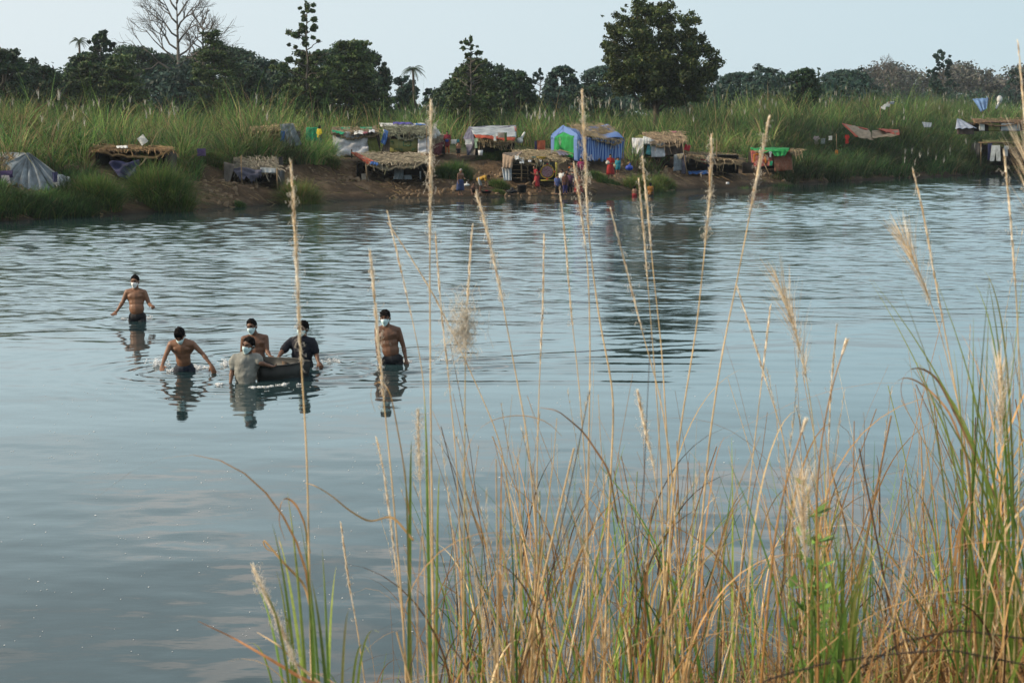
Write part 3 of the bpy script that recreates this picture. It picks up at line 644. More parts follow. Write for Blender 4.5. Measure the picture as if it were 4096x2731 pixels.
tree(604, 63, 60, 215, 'dome', 'dome-shaped tree just left of the great lone tree', group=GB, n=8000, pal=BLUE)
tree(590, 84, 50, 185, 'round', 'low dark tree at the left foot of the great lone tree', group=GB, n=6000)
tree(704, 66, 44, 190, 'round', 'dark tree just right of the great lone tree', group=GB, n=6000, pal=BLUE)
tree(738, 70, 50, 240, 'dome', 'hazy dome tree at the left of the right-hand tree line', group=GB, n=6000, pal=BLUE)
tree(762, 63, 44, 235, 'round', 'hazy tree with a pointed top in the right-hand tree line', group=GB, n=7000, pal=BLUE)
tree(790, 69, 44, 240, 'round', 'hazy rounded tree right of the pointed hazy one', group=GB, n=6000, pal=BLUE)
tree(804, 67, 36, 165, 'round', 'close dark round bush tree in front of the hazy right-hand tree line', group=GB, n=6500)
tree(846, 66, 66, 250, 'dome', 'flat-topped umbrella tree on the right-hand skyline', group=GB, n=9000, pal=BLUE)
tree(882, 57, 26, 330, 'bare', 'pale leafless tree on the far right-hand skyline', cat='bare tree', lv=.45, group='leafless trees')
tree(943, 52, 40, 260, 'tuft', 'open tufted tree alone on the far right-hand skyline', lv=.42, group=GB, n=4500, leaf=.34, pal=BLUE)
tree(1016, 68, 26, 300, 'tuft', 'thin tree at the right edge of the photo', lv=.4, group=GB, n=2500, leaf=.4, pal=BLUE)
# the great lone tree, lobe by lobe
root = thing('tree', (P(655, 136, 142)[0], 142, float(land(P(655, 136, 142)[0], 142))), 'great lone dark tree with an uneven rounded crown, right of centre', 'tree')
lob = [(640, 9, 11), (668, 8, 9), (655, 12, 12), (622, 20, 9), (612, 27, 8), (686, 18, 10), (698, 22, 6), (640, 24, 14), (664, 26, 14), (690, 30, 9), (618, 36, 12), (608, 44, 9), (640, 42, 16), (672, 44, 15), (697, 46, 12), (706, 52, 8), (613, 52, 11), (634, 58, 16), (662, 60, 17), (690, 60, 14), (710, 62, 9), (712, 52, 5), (716, 58, 6), (618, 64, 12), (636, 74, 15), (660, 76, 16), (686, 76, 13), (706, 72, 10), (614, 76, 9), (625, 84, 11), (648, 88, 13), (674, 88, 12), (694, 86, 10), (622, 92, 8), (645, 98, 9), (672, 98, 10), (699, 93, 9), (632, 84, 12), (650, 70, 16), (680, 72, 16), (700, 82, 10), (626, 74, 12), (660, 92, 12), (684, 96, 8), (604, 36, 4), (603, 16, 2.2), (716, 66, 7), (636, -1, 4), (644, 3, 5), (624, 9, 4)]
bl = []; tk = MB(); b0 = np.array(root.location); s = 142 / FPX; tp = P(652, 30, 142)
tk.tube([b0, b0 + [.1, 0, 2.2], b0 + [0, 0, 4.5], tp], [.34, .27, .22, .05], 8)
for i, (u, v, r) in enumerate(lob):
    R = r * s; nsub = max(3, int(r * 1.1))
    for q in range(nsub):
        c = P(u + RNG.normal() * r * .45, v + RNG.normal() * r * .4, 142 + RNG.normal() * 1.9)
        bl.append((*c, R * .52, R * .52, R * .40, RNG.uniform(.6, 1.5)))
    if i % 2 == 0: limb(tk, b0 + [0, 0, 2.5 + RNG.random() * 3], P(u, v, 142 + RNG.normal() * 1.5), .11, .025)
tk.build('trunk', BARK, root, smooth=True)
V, Q, C = leafcloud(bl, 52000, .17, [(.035, .060, .016), (.050, .072, .018), (.022, .042, .015), (.075, .085, .022)], [3, 3, 2, 1.2], hollow=.2); mesh_np('crown', V, Q, cols=C, mat=LEAF, parent=root)
# continuous far-off wood and the undergrowth behind the reeds: nobody could count it
bl = []
for i in range(330):
    u = RNG.uniform(860, 1080); vt = 72 + 5 * math.sin(u * .09) + RNG.uniform(0, 26); Yd = RNG.uniform(400, 470); c = P(u, vt, Yd); r = RNG.uniform(1.6, 3.0); bl.append((*c, r, r, r * .8, RNG.uniform(.75, 1.3)))
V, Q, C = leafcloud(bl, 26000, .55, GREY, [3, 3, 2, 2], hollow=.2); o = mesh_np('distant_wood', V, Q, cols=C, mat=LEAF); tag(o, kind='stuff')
bl = []
for i in range(1900):
    u = RNG.uniform(-160, 1150); Yd = RNG.uniform(180, 250) + (120 if u > 860 else 0); x = P(u, 136, Yd)[0]; h = RNG.uniform(.5, 8.0) if u < 375 else (RNG.uniform(.5, 5.2) if u > 440 else RNG.uniform(.5, 3.6))
    r = RNG.uniform(1.0, 1.9); bl.append((x, Yd, float(land(x, Yd)) + h * (1.25 if u > 860 else 1), r, r, r * .8, RNG.uniform(.6, 1.2)))
for uq, vq in ((217, 77), (212, 84), (223, 80), (216, 70), (206, 78), (228, 86), (217, 90)): c_ = P(uq, vq, 212); bl.append((*c_, 1.7, 1.7, 1.3, .9))
V, Q, C = leafcloud(bl, 110000, .34, BLUE, [3, 3, 2, 1], hollow=.1); o = mesh_np('undergrowth', V, Q, cols=C, mat=LEAF); tag(o, kind='stuff')
# ------------------------------------------------------------- huts and tents on the far bank
def fab(name, c, var=.34, vs=2.2, rough=.75, trans=.08, **kw): return mat(name, c, rough, var=var, vscale=vs, trans=trans, bump=.5, bscale=7, **kw)
F_WHITE = fab('white_tarp', (.60, .62, .66)); F_OLIVE = fab('olive_tarp', (.14, .16, .035)); F_GREY = fab('grey_canvas', (.22, .26, .29)); F_LGREY = fab('light_grey_tarp', (.36, .40, .42))
F_SLATE = fab('slate_tarp', (.12, .12, .17)); F_BLUE = fab('blue_tarp', (.05, .15, .42)); F_RED = fab('red_tarp', (.42, .085, .045)); F_GREEN = fab('green_cloth', (.012, .25, .06)); F_LGREEN = fab('green_sheet', (.02, .32, .16))
F_TAN = fab('tan_blanket', (.33, .25, .18)); F_NAVY = fab('navy_cloth', (.03, .035, .10)); F_MAROON = fab('maroon_net', (.13, .035, .045)); F_TEAL = fab('teal_cloth', (.03, .22, .28)); F_PINK = fab('pink_cloth', (.45, .16, .2))
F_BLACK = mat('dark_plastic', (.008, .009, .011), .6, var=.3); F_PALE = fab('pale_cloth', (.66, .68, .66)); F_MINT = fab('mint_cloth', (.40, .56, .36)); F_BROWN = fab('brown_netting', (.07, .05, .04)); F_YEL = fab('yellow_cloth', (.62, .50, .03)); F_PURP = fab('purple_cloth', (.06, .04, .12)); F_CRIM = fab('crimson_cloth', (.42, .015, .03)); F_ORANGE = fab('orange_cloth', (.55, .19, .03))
WOOD = mat('bamboo', (.20, .145, .085), .8, var=.3, vscale=10); PLAST_W = mat('white_plastic', (.62, .64, .66), .4, var=.06); PLAST_B = mat('blue_plastic', (.02, .06, .38), .4, var=.1); DARKWOOD = mat('dark_wood', (.05, .035, .025), .85, var=.4)
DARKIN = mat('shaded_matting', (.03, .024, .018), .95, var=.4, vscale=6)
def striped():
    m = fab('striped_blue_tarp', (.16, .22, .38)); nt = m.node_tree; N = nt.nodes; L = nt.links; b = [n for n in N if n.type == 'BSDF_PRINCIPLED'][0]
    a = N.new('ShaderNodeAttribute'); a.attribute_name = 'Col'
    s = N.new('ShaderNodeSeparateColor'); L.new(a.outputs['Color'], s.inputs[0])
    m1 = N.new('ShaderNodeMath'); m1.operation = 'MULTIPLY'; m1.inputs[1].default_value = 6.283 * 22; L.new(s.outputs[0], m1.inputs[0])
    m2 = N.new('ShaderNodeMath'); m2.operation = 'SINE'; L.new(m1.outputs[0], m2.inputs[0])
    r = N.new('ShaderNodeMapRange'); r.inputs['From Min'].default_value = -.25; r.inputs['From Max'].default_value = .25; L.new(m2.outputs[0], r.inputs[0])
    mx = N.new('ShaderNodeMix'); mx.data_type = 'RGBA'; L.new(r.outputs[0], mx.inputs[0]); mx.inputs[6].default_value = (.020, .080, .30, 1); mx.inputs[7].default_value = (.20, .31, .54, 1)
    L.new(mx.outputs[2], b.inputs['Base Color'])
    for n in N:
        if n.type == 'BSDF_TRANSLUCENT': L.new(mx.outputs[2], n.inputs['Color'])
    return m
F_STRIPE = striped()
def sheet(pts, wr=.05, nu=14, nv=12, fold='v', sag=0.0, thick=.012, freq=9, hem=.0, stripe=False):
    """cloth through 4 corners: top-left, top-right, bottom-right, bottom-left"""
    a, b_, c, d = [np.asarray(p, float) for p in pts]; U = np.linspace(0, 1, nu)[:, None, None]; Vv = np.linspace(0, 1, nv)[None, :, None]
    G = (a * (1 - U) + b_ * U) * (1 - Vv) + (d * (1 - U) + c * U) * Vv
    nrm = np.cross(b_ - a, d - a); nrm /= np.linalg.norm(nrm) + 1e-9
    p = RNG.uniform(0, 6.28, 6); u_, v_ = U[..., 0], Vv[..., 0]
    if fold == 'v': D = np.sin(u_ * freq * 2.1 + p[0] + .8 * np.sin(v_ * 3 + p[1])) * (.3 + .9 * v_) + .5 * np.sin(u_ * freq * 4.7 + p[2] + v_ * 2)
    elif fold == 'h': D = np.sin(v_ * freq * 1.6 + p[0] + 1.3 * np.sin(u_ * 4 + p[1])) + .5 * np.sin(v_ * freq * 3.1 + u_ * 5 + p[2])
    else: D = np.sin(u_ * freq + v_ * freq * .8 + p[0] + np.sin(v_ * 5 + p[1])) + .7 * np.sin(u_ * freq * .7 - v_ * freq * 1.3 + p[3]) + .4 * np.sin(u_ * freq * 2.3 + p[4] + 3 * v_)
    G = G + nrm * (D * wr)[..., None]
    if sag: G[..., 2] -= (np.sin(u_ * math.pi) * (1 - v_) * sag)
    if hem: G[:, -1, 2] += RNG.normal(size=nu) * hem
    cc = np.stack([np.broadcast_to(u_, D.shape), np.broadcast_to(v_, D.shape), 0 * D], -1).reshape(-1, 3) if stripe else None
    m = MB(); m.grid(G, c=cc, thick=thick); return m
def cloth(name, pts, m, parent=None, label=None, **kw):
    st_ = kw.pop('colors', False); o = sheet(pts, stripe=st_, **kw).build(name, m, parent, smooth=True, colors=st_); 
    if label: o['label'] = label
    return o
def q(l): return [P(*p) for p in l]
def post(root, a, b_, r=.035, name='post', m=None): return MB().tube([a, (np.asarray(a) + b_) / 2 + RNG.normal(size=3) * .015, b_], [r, r * .9, r * .8], 7).build(name, m or WOOD, root, smooth=True)
def thatch(root, ridgeL, ridgeR, eaveR, eaveL, n=420, **kw): return thatch_(root, ridgeL, ridgeR, eaveR, eaveL, n=int(n * 1.7), **kw)
def thatch_(root, ridgeL, ridgeR, eaveR, eaveL, n=420, hang=.45, th=.10, col_=(.40, .31, .18), name='roof', jit=.05, shag=1.0, wmul=1.0):
    a, b_, c, d = [np.asarray(p, float) for p in (ridgeL, ridgeR, eaveR, eaveL)]
    U, V_ = np.meshgrid(np.linspace(0, 1, 22), np.linspace(0, 1, 8), indexing='ij'); U = U[..., None]; V_ = V_[..., None]
    G = (a * (1 - U) + b_ * U) * (1 - V_) + (d * (1 - U) + c * U) * V_
    nr = np.cross(b_ - a, d - a); nr /= np.linalg.norm(nr); nr *= np.sign(nr[2]) if abs(nr[2]) > .05 else 1
    sg_ = RNG.uniform(0, 3, 3); G = G + nr * (RNG.normal(size=G.shape[:2]) * jit + .07 * np.sin(U[..., 0] * 6 + sg_[0]) + .05 * np.sin(U[..., 0] * 13 + V_[..., 0] * 5 + sg_[1]))[..., None]; G[..., 2] -= .14 * np.sin(U[..., 0] * math.pi)
    mb = MB(); mb.grid(G - nr * th * .5, c=np.array(col_) * .55, thick=th)
    u = RNG.random(n); v = RNG.random(n) ** .7 * .95; L0 = np.linalg.norm((d - a) * .5 + (c - b_) * .5)
    s0 = (a * (1 - u[:, None]) + b_ * u[:, None]) * (1 - v[:, None]) + (d * (1 - u[:, None]) + c * u[:, None]) * v[:, None] + nr * RNG.uniform(.02, .13, n)[:, None]
    dn = (d - a) * .5 + (c - b_) * .5; dn /= np.linalg.norm(dn); ac = (b_ - a) / np.linalg.norm(b_ - a)
    dr = dn + ac * (RNG.normal(size=n) * .55 * shag)[:, None]; dr /= np.linalg.norm(dr, axis=1)[:, None]
    ln = RNG.uniform(.3, .85, n) * min(1.0, .7 + L0 * .2); ln = np.where((v * L0 + ln > L0) & (RNG.random(n) < .72), np.maximum(.15, L0 - v * L0 + RNG.uniform(0, .14, n)), ln)
    k = 5; t = np.linspace(0, 1, k)[None, :, None]; pts = s0[:, None] + dr[:, None] * ln[:, None, None] * t
    ov = np.clip((v[:, None] * L0 + ln[:, None] * t[..., 0] - L0), 0, None); pts[..., 2] -= np.minimum(ov ** 1.3 * 1.5, hang * 1.5); pts -= dn * (ov * .35)[..., None]
    pts[..., 2] += RNG.normal(size=(n, 1)) * .015
    wd = (RNG.uniform(.008, .022, n) * wmul)[:, None, None]; sd = ac * wd + nr * wd * .3
    Vv = np.stack([pts - sd, pts + sd], 2); I = np.arange(n * k * 2).reshape(n, k, 2)
    col_ = (col_[0] * .66, col_[1] * .67, col_[2] * .70); cc = np.repeat(pick(n, [col_, tuple(x * 1.45 for x in col_), tuple(x * .6 for x in col_), (col_[0] * .7, col_[1] * .8, col_[2] * .7)], [3, 2, 2, 1], .15), k * 2, 0)
    for _ in range(5):
        q0 = a + (b_ - a) * RNG.uniform(-.03, .6) + (d - a) * RNG.uniform(.05, .9) + nr * .1; q1 = q0 + (b_ - a) * RNG.uniform(.25, .5) + (d - a) * RNG.uniform(-.3, .3); q0[2] -= .1; mb.tube([q0, (q0 + q1) / 2 + nr * .05 - np.array([0, 0, .1]), q1], .018, 5, c=(.22, .17, .11))
    mb.add(Vv.reshape(-1, 3), np.stack([I[:, :-1, 0], I[:, 1:, 0], I[:, 1:, 1], I[:, :-1, 1]], -1).reshape(-1, 4), c=cc)
    return mb.build(name, STRAW, root, colors=True)
def hut(name, u, v, Yd, label, cat='hut'):
    c = P(u, v, Yd); return thing(name, c, label, cat)
def garment(u0, v0, u1, v1, Yd, m, label, kind='shirt', name=None, group=None, tilt=0):
    """clothes hung up: outline with real cloth thickness"""
    a = P(u0, v0, Yd); b_ = P(u1, v1, Yd); w = b_[0] - a[0]; h = a[2] - b_[2]
    if kind == 'shirt': o = [(.22, 0), (.38, .05), (.62, .05), (.78, 0), (1, .30), (.84, .40), (.76, .30), (.78, 1), (.22, 1), (.24, .30), (.16, .40), (0, .30)]
    elif kind == 'pants': o = [(.1, 0), (.9, 0), (1, 1), (.62, .98), (.5, .35), (.38, .98), (0, 1)]
    else: o = [(0, .02), (.3, .06), (.6, .04), (1, 0), (.97, .5), (1, .96), (.7, 1), (.35, .95), (.03, 1), (.05, .5)]
    bm = bmesh.new(); r = .03
    f = [bm.verts.new((x * w - w / 2 + RNG.normal() * .01, -r + RNG.normal() * .012, -y * h)) for x, y in o]; k = [bm.verts.new((v_.co.x, r + RNG.normal() * .012, v_.co.z)) for v_ in f]
    bm.faces.new(f); bm.faces.new(k[::-1])
    for i in range(len(f)): bm.faces.new((f[i], k[i], k[(i + 1) % len(f)], f[(i + 1) % len(f)]))
    bmesh.ops.recalc_face_normals(bm, faces=bm.faces); me = bpy.data.meshes.new(name or kind); bm.to_mesh(me); bm.free(); me.materials.append(m)
    ob = bpy.data.objects.new(name or kind, me); col.objects.link(ob); ob.location = ((a[0] + b_[0]) / 2, Yd, a[2]); ob.rotation_euler = (0, tilt, 0)
    return tag(ob, label, {'shirt': 'shirt', 'pants': 'trousers'}.get(kind, 'cloth'), group)
def line(pts, label, r=.012):
    a = np.array(pts, float); k = []
    for i in range(len(a) - 1):
        for t in np.linspace(0, 1, 7)[:(None if i == len(a) - 2 else -1)]: p = a[i] * (1 - t) + a[i + 1] * t; p[2] -= .12 * math.sin(t * math.pi); k.append(p)
    return tag(MB().tube(k, r, 4).build('clothes_line', DARKWOOD, origin=Vector(a[0])), label, 'clothes line')
def slab(mb, a, b_, c, d, th, c_=None):       # thick quad
    mb.grid(np.array([[a, d], [b_, c]]), c=c_, thick=th); return mb
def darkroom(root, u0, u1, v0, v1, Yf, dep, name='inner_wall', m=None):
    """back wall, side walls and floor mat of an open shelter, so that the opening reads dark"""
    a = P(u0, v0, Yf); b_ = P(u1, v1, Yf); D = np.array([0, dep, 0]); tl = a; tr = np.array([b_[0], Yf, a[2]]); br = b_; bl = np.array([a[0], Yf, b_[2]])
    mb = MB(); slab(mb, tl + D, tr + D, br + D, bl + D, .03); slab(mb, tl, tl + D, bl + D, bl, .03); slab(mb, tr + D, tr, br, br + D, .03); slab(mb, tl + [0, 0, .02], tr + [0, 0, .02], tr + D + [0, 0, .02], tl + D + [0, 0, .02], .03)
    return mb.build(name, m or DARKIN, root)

# grey ridge tent at the far left
t = hut('canvas_tent', 30, 190, 75.5, 'grey canvas ridge tent with deep folds at the left edge, behind green reeds', 'tent')
ap = (29, 153, 75.5)
for (l, r_) in (((-34, 185, 74.5), (6, 192, 74.0)), ((6, 192, 74.0), (28, 193, 74.2)), ((28, 193, 74.2), (52, 190, 74.6)), ((52, 190, 74.6), (71, 184, 75.2))):
    cloth('canvas_panel', q([(28.5, 153.2, 75.5), (29.5, 153.2, 75.5), r_, l]), F_GREY, t, wr=.10, freq=5, nu=12)
cloth('canvas_roof', q([(-40, 150, 78), (29, 153, 75.6), (3, 176, 74.4), (-60, 178, 74.2)]), F_LGREY, t, wr=.03, fold='x')
thatch(t, P(-20, 153, 76.6), P(14, 153, 76), P(6, 172, 74.6), P(-18, 176, 74.4), n=160, name='straw_patch')
post(t, P(20, 136, 77.5), P(21, 152, 77.5), .05)
cloth('guy_flap', q([(53, 172, 75), (70, 177, 75.4), (72, 196, 74.6), (58, 194, 74.4)]), F_LGREY, t, wr=.05, fold='x')
t2 = hut('thatched_hut', 20, 165, 80, 'low brown thatched roof just behind the grey canvas tent')
thatch(t2, P(-12, 147, 82), P(40, 148.5, 82), P(44, 154, 79.6), P(-12, 156, 79.6), n=260, col_=(.26, .16, .08)); darkroom(t2, -10, 41, 154, 168, 79.8, 2)
cloth('white_sheet', q([(-8, 154.5, 79.3), (14, 155, 79.3), (10, 164, 79.2), (-8, 166, 79.2)]), F_WHITE, t2, wr=.03)
garment(-4, 170, 13, 177.5, 73.6, F_PURP, 'dark purple cloth over the front of the grey canvas tent', 'cloth', 'hanging_cloth'); garment(1, 175, 10, 183, 73.4, fab('lilac_cloth', (.50, .42, .50)), 'pale lilac trousers hung on the grey canvas tent', 'pants', 'hanging_trousers')
garment(52.5, 171.5, 57.5, 182, 74.2, F_NAVY, 'dark navy garment on the right guy line of the grey canvas tent', 'cloth', 'hanging_cloth')
# thatched hut behind the two bushy clumps
h = hut('thatched_hut', 128, 178, 80, 'brown thatched hut sunk between two bushy grass clumps at the left')
thatch(h, P(93, 145, 83.5), P(168, 147, 84), P(172, 151.5, 80.3), P(94, 151, 80), n=520, col_=(.34, .22, .11), hang=.25)
thatch(h, P(94, 145, 82), P(100, 148, 81), P(80, 178, 78.6), P(68, 178, 79), n=330, col_=(.42, .30, .16), name='side_thatch', hang=.1)
darkroom(h, 96, 166, 152, 178, 80.3, 2.6); cloth('navy_tarp', q([(108, 162, 79.9), (140, 160, 79.9), (134, 176, 79.5), (120, 178, 79.5)]), F_NAVY, h, wr=.10, fold='x')
cloth('white_rag', q([(116, 145.6, 80.6), (127, 145.2, 80.6), (128, 147.6, 80.2), (117, 147.4, 80.2)]), F_PALE, h, wr=.02)
post(h, P(146, 158, 80), P(139, 166, 79.4), .04)
garment(136, 136, 144, 145, 84, F_PALE, 'white cloth caught in the reeds above the thatched hut at the left', 'cloth', 'hanging_cloth', tilt=-.6)
garment(197, 148, 206, 156, 85, F_PURP, 'dark purple cloth in the reeds right of the largest bushy grass clump', 'cloth', 'hanging_cloth')
# dark open shelter
h = hut('open_shelter', 251, 190, 86, 'low open shelter with black interior, ragged tarpaulin and thatched roof', 'shelter')
thatch(h, P(234, 156, 90), P(277, 157, 90), P(279, 171, 86.6), P(232, 170, 86.6), n=560, col_=(.30, .27, .20), hang=.4)
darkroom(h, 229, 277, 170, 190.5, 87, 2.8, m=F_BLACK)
cloth('side_panel', q([(224, 161.5, 86.4), (235, 164, 86.2), (228.5, 188, 86.2), (224.3, 182, 86.4)]), fab('beige_panel', (.20, .18, .16)), h, wr=.02)
cloth('ragged_tarp', q([(231, 167, 86.3), (262, 169, 86.3), (261, 177.5, 86.1), (240, 178.5, 86.0)]), F_SLATE, h, wr=.07, fold='x', hem=.14)
cloth('grey_flap', q([(260, 167, 86.4), (276, 168, 86.4), (276, 172.6, 86.3), (261, 172.2, 86.3)]), F_LGREY, h, wr=.02)
post(h, P(241.3, 155, 86), P(242.3, 191.5, 85.8), .035); post(h, P(277, 168, 86.2), P(278, 190, 86.2), .045)
garment(278.5, 156, 283, 165, 86.2, F_BLACK, 'black cloth hung at the right corner of the low open shelter', 'cloth', 'hanging_cloth')
# half hidden hut in the curtain of reeds
h = hut('reed_hut', 275, 150, 96, 'hut half hidden by long reeds, left of the green sheet')
thatch(h, P(250, 127, 99), P(292, 122.5, 99), P(296, 129, 96.2), P(250, 133, 96.2), n=260, col_=(.36, .27, .15)); cloth('grey_tarp', q([(280, 124, 96), (293, 123, 96), (302, 144, 96), (283, 150, 95.8)]), F_GREY, h, wr=.06)
cloth('blue_tarp', q([(281, 131, 95.8), (285, 131, 95.8), (284, 141, 95.7), (280, 141, 95.7)]), F_BLUE, h, wr=.04); darkroom(h, 252, 296, 131, 150, 96.5, 2)
t = thing('green_sheet', P(313, 140, 101), 'bright green sheet stretched upright in the reeds left of the white hut', 'tarpaulin')
cloth('tarp', q([(306.3, 127.3, 101), (318.5, 127, 101), (319.5, 141, 101), (305, 141, 101)]), F_LGREEN, t, wr=.03); post(t, P(306, 126.5, 101.2), P(306, 143, 101.2)); post(t, P(319, 126.5, 101.2), P(319.5, 143, 101.2))
# white tarpaulin hut
h = hut('tarp_hut', 352, 155, 105, 'hut walled with crumpled white tarpaulin and an olive side flap')
cloth('front_wall', q([(332.8, 131.5, 105), (367.2, 133.5, 105), (369, 152.5, 104.6), (332.2, 156.2, 104.4)]), F_WHITE, h, wr=.085, fold='x', nu=26, nv=18, freq=11, hem=.06)
cloth('side_flap', q([(366.6, 134, 104.9), (376, 135, 105.2), (380.5, 152.5, 105), (368.6, 152.3, 104.6)]), F_OLIVE, h, wr=.05)
thatch(h, P(332, 127.4, 108), P(376, 127, 108), P(378, 134.5, 104.6), P(331, 133.2, 104.6), n=420, col_=(.34, .27, .17), hang=.22)
cloth('green_strip', q([(340, 126.8, 107.2), (350, 127, 107.2), (350, 129.8, 106.6), (340, 129.4, 106.6)]), F_LGREEN, h, wr=.03); cloth('green_strip', q([(360, 126.8, 107.2), (372, 126.6, 107.2), (372, 129, 106.6), (361, 129, 106.6)]), F_LGREEN, h, wr=.03)
cloth('green_edge', q([(332, 129.5, 104.9), (345, 132, 104.4), (343, 134.3, 104.2), (332, 131, 104.6)]), F_LGREEN, h, wr=.03)
for u0, v0, u1, v1, m_, l_ in [(354, 130.6, 363.6, 133.6, F_PALE, 'white cloth lying on the roof of the white tarpaulin hut'), (363, 131.2, 367.6, 133, F_PINK, 'pink cloth on the roof of the white tarpaulin hut'), (367.5, 130.6, 372.5, 133.6, F_BLACK, 'black cloth on the roof of the white tarpaulin hut, right of the pink one'), (350.5, 131.4, 354.6, 135.6, F_BLACK, 'black cloth on the roof of the white tarpaulin hut, left of the white one'), (369, 129.4, 375, 131.6, F_WHITE, 'small grey white cloth at the back of the white hut roof')]:
    c = P((u0 + u1) / 2, (v0 + v1) / 2, 104.6); o = sheet([P(u0, v0, 105.1), P(u1, v0, 105.1), P(u1, v1, 104.3), P(u0, v1, 104.3)], wr=.03, fold='x', nu=8, nv=6).build('drying_cloth', m_, smooth=True, origin=Vector(c)); tag(o, l_, 'cloth')
darkroom(h, 334, 377, 134, 154, 105.3, 2.4)
# hut with the board front
h = hut('board_hut', 405, 153, 105, 'thatched hut fronted by a yellow-green patterned board and a white curtain')
thatch(h, P(380, 124, 108.5), P(427, 124, 108.5), P(430, 135, 104.4), P(389, 134.5, 104.4), n=620, col_=(.24, .25, .17), hang=.25)
cloth('roof_sheet', q([(379, 123, 108.4), (427.5, 123.6, 108.4), (428, 126.3, 107.4), (381, 126, 107.4)]), F_PALE, h, wr=.03, fold='x'); cloth('purple_cover', q([(393, 121.6, 108.2), (411, 122, 108.2), (414, 123.8, 107.8), (393, 123.8, 107.8)]), fab('violet_cloth', (.08, .07, .28)), h, wr=.04)
cloth('blue_cover', q([(416, 123, 108), (427, 124, 108), (427, 125.4, 107.6), (415, 124.6, 107.6)]), F_BLUE, h, wr=.03)
cloth('side_tarp', q([(384, 129, 104.6), (388.5, 131, 104.4), (385, 145, 104.4), (380.5, 142, 104.6)]), F_BLUE, h, wr=.06, fold='v'); cloth('side_tarp', q([(383, 128.8, 104.8), (387, 130, 104.7), (386, 134, 104.5), (384, 132, 104.5)]), F_PALE, h, wr=.03)
cloth('side_panel', q([(386, 134, 104.8), (390.2, 134, 104.7), (389.6, 153.5, 104.6), (381.5, 153, 105)]), fab('earthy_panel', (.12, .10, .08)), h, wr=.04)
darkroom(h, 387, 429, 134.2, 153.5, 105, 2.4, m=mat('red_brown_inside', (.09, .03, .015), .9, var=.3))
bd = MB(); slab(bd, P(389.8, 138.8, 104.6), P(417.8, 138.8, 104.6), P(417.8, 151.6, 104.6), P(389.8, 151.6, 104.6), .04); bo = bd.build('patterned_board', mat('olive_board', (.25, .25, .085), .6, var=.15), h)
s_ = MB()
def bar(u0, v0, u1, v1, Yb=104.54): slab(s_, P(u0, v0, Yb), P(u1, v0, Yb), P(u1, v1, Yb), P(u0, v1, Yb), .02)
for (u0, v0, u1, v1) in [(403, 140.6, 406.4, 141.4), (403, 140.6, 403.8, 146), (403, 145.2, 406.4, 146), (405.6, 141.4, 406.4, 142.4), (407.4, 140.6, 411.2, 141.4), (410.4, 140.6, 411.2, 146), (407.4, 145.2, 411.2, 146), (407.4, 144.2, 408.2, 145.2), (390.4, 140.8, 393.4, 141.8), (392.7, 140.8, 393.4, 144), (393.8, 148.6, 397.6, 149.4), (393.8, 148.6, 394.5, 150.6), (399, 148.6, 402.4, 149.4), (401.7, 148.6, 402.4, 150.6), (412, 148.4, 415.8, 149.2), (412, 148.4, 412.7, 151), (398.8, 139, 399.1, 151.4)]: bar(u0, v0, u1, v1)
s_.build('green_marking', mat('green_print', (.045, .14, .06), .6, var=.1), bo)
cloth('curtain', q([(418, 135.6, 104.5), (429.4, 135.6, 104.5), (430, 153.4, 104.4), (417.8, 153.3, 104.4)]), F_WHITE, h, wr=.035, fold='h', nu=10, nv=18); post(h, P(409.5, 131.6, 104.3), P(409.4, 138.5, 104.4), .04, m=DARKWOOD); post(h, P(426.6, 126, 104.2), P(427, 157, 104.2), .03)
o = MB(); a_, b2 = P(421, 153.7, 104.3), P(428, 157, 104.3); slab(o, a_, [b2[0], a_[1], a_[2]], b2, [a_[0], a_[1], b2[2]], .5); tag(o.build('crate', mat('orange_crate', (.22, .075, .03), .7, var=.3), origin=Vector(b2)), 'orange brown crate under the white curtain of the board-fronted hut', 'crate')
# annex with maroon net
h = hut('net_lean_to', 437, 152, 107.5, 'low thatched lean-to with a maroon net, right of the white curtain', 'lean-to')
thatch(h, P(430, 134, 109.5), P(444, 134, 109.5), P(446, 141, 107.2), P(430, 141.5, 107.2), n=200, col_=(.36, .30, .21), hang=.15)
cloth('net', q([(432, 145, 107), (444, 141, 107), (441, 155, 106.6), (432, 154, 106.6)]), F_MAROON, h, wr=.05); darkroom(h, 431, 444, 141, 154, 107.4, 1.6)
for (c, r_, l_) in [((435, 131, 108.5), (.16, .14, .34), 'tall white sack on the lean-to roof'), ((434.2, 136, 107.8), (.16, .14, .26), 'white sack at the front of the lean-to roof'), ((437.9, 133.6, 108.3), (.17, .15, .19), 'round white bundle on the lean-to roof, right of the two sacks')]:
    m = MB(); m.ell(P(*c), r_, nu=12, nv=9); o = m.build('sack', F_PALE, smooth=True, origin=Vector(P(*c)) - Vector((0, 0, r_[2]))); tag(o, l_, 'sack')
    c2 = P(*c); m2 = MB(); m2.cap(c2 + [0, 0, r_[2] * .85], c2 + [.02, 0, r_[2] * 1.2], .04, .06, 8); m2.build('tied_neck', F_PALE, o, smooth=True)
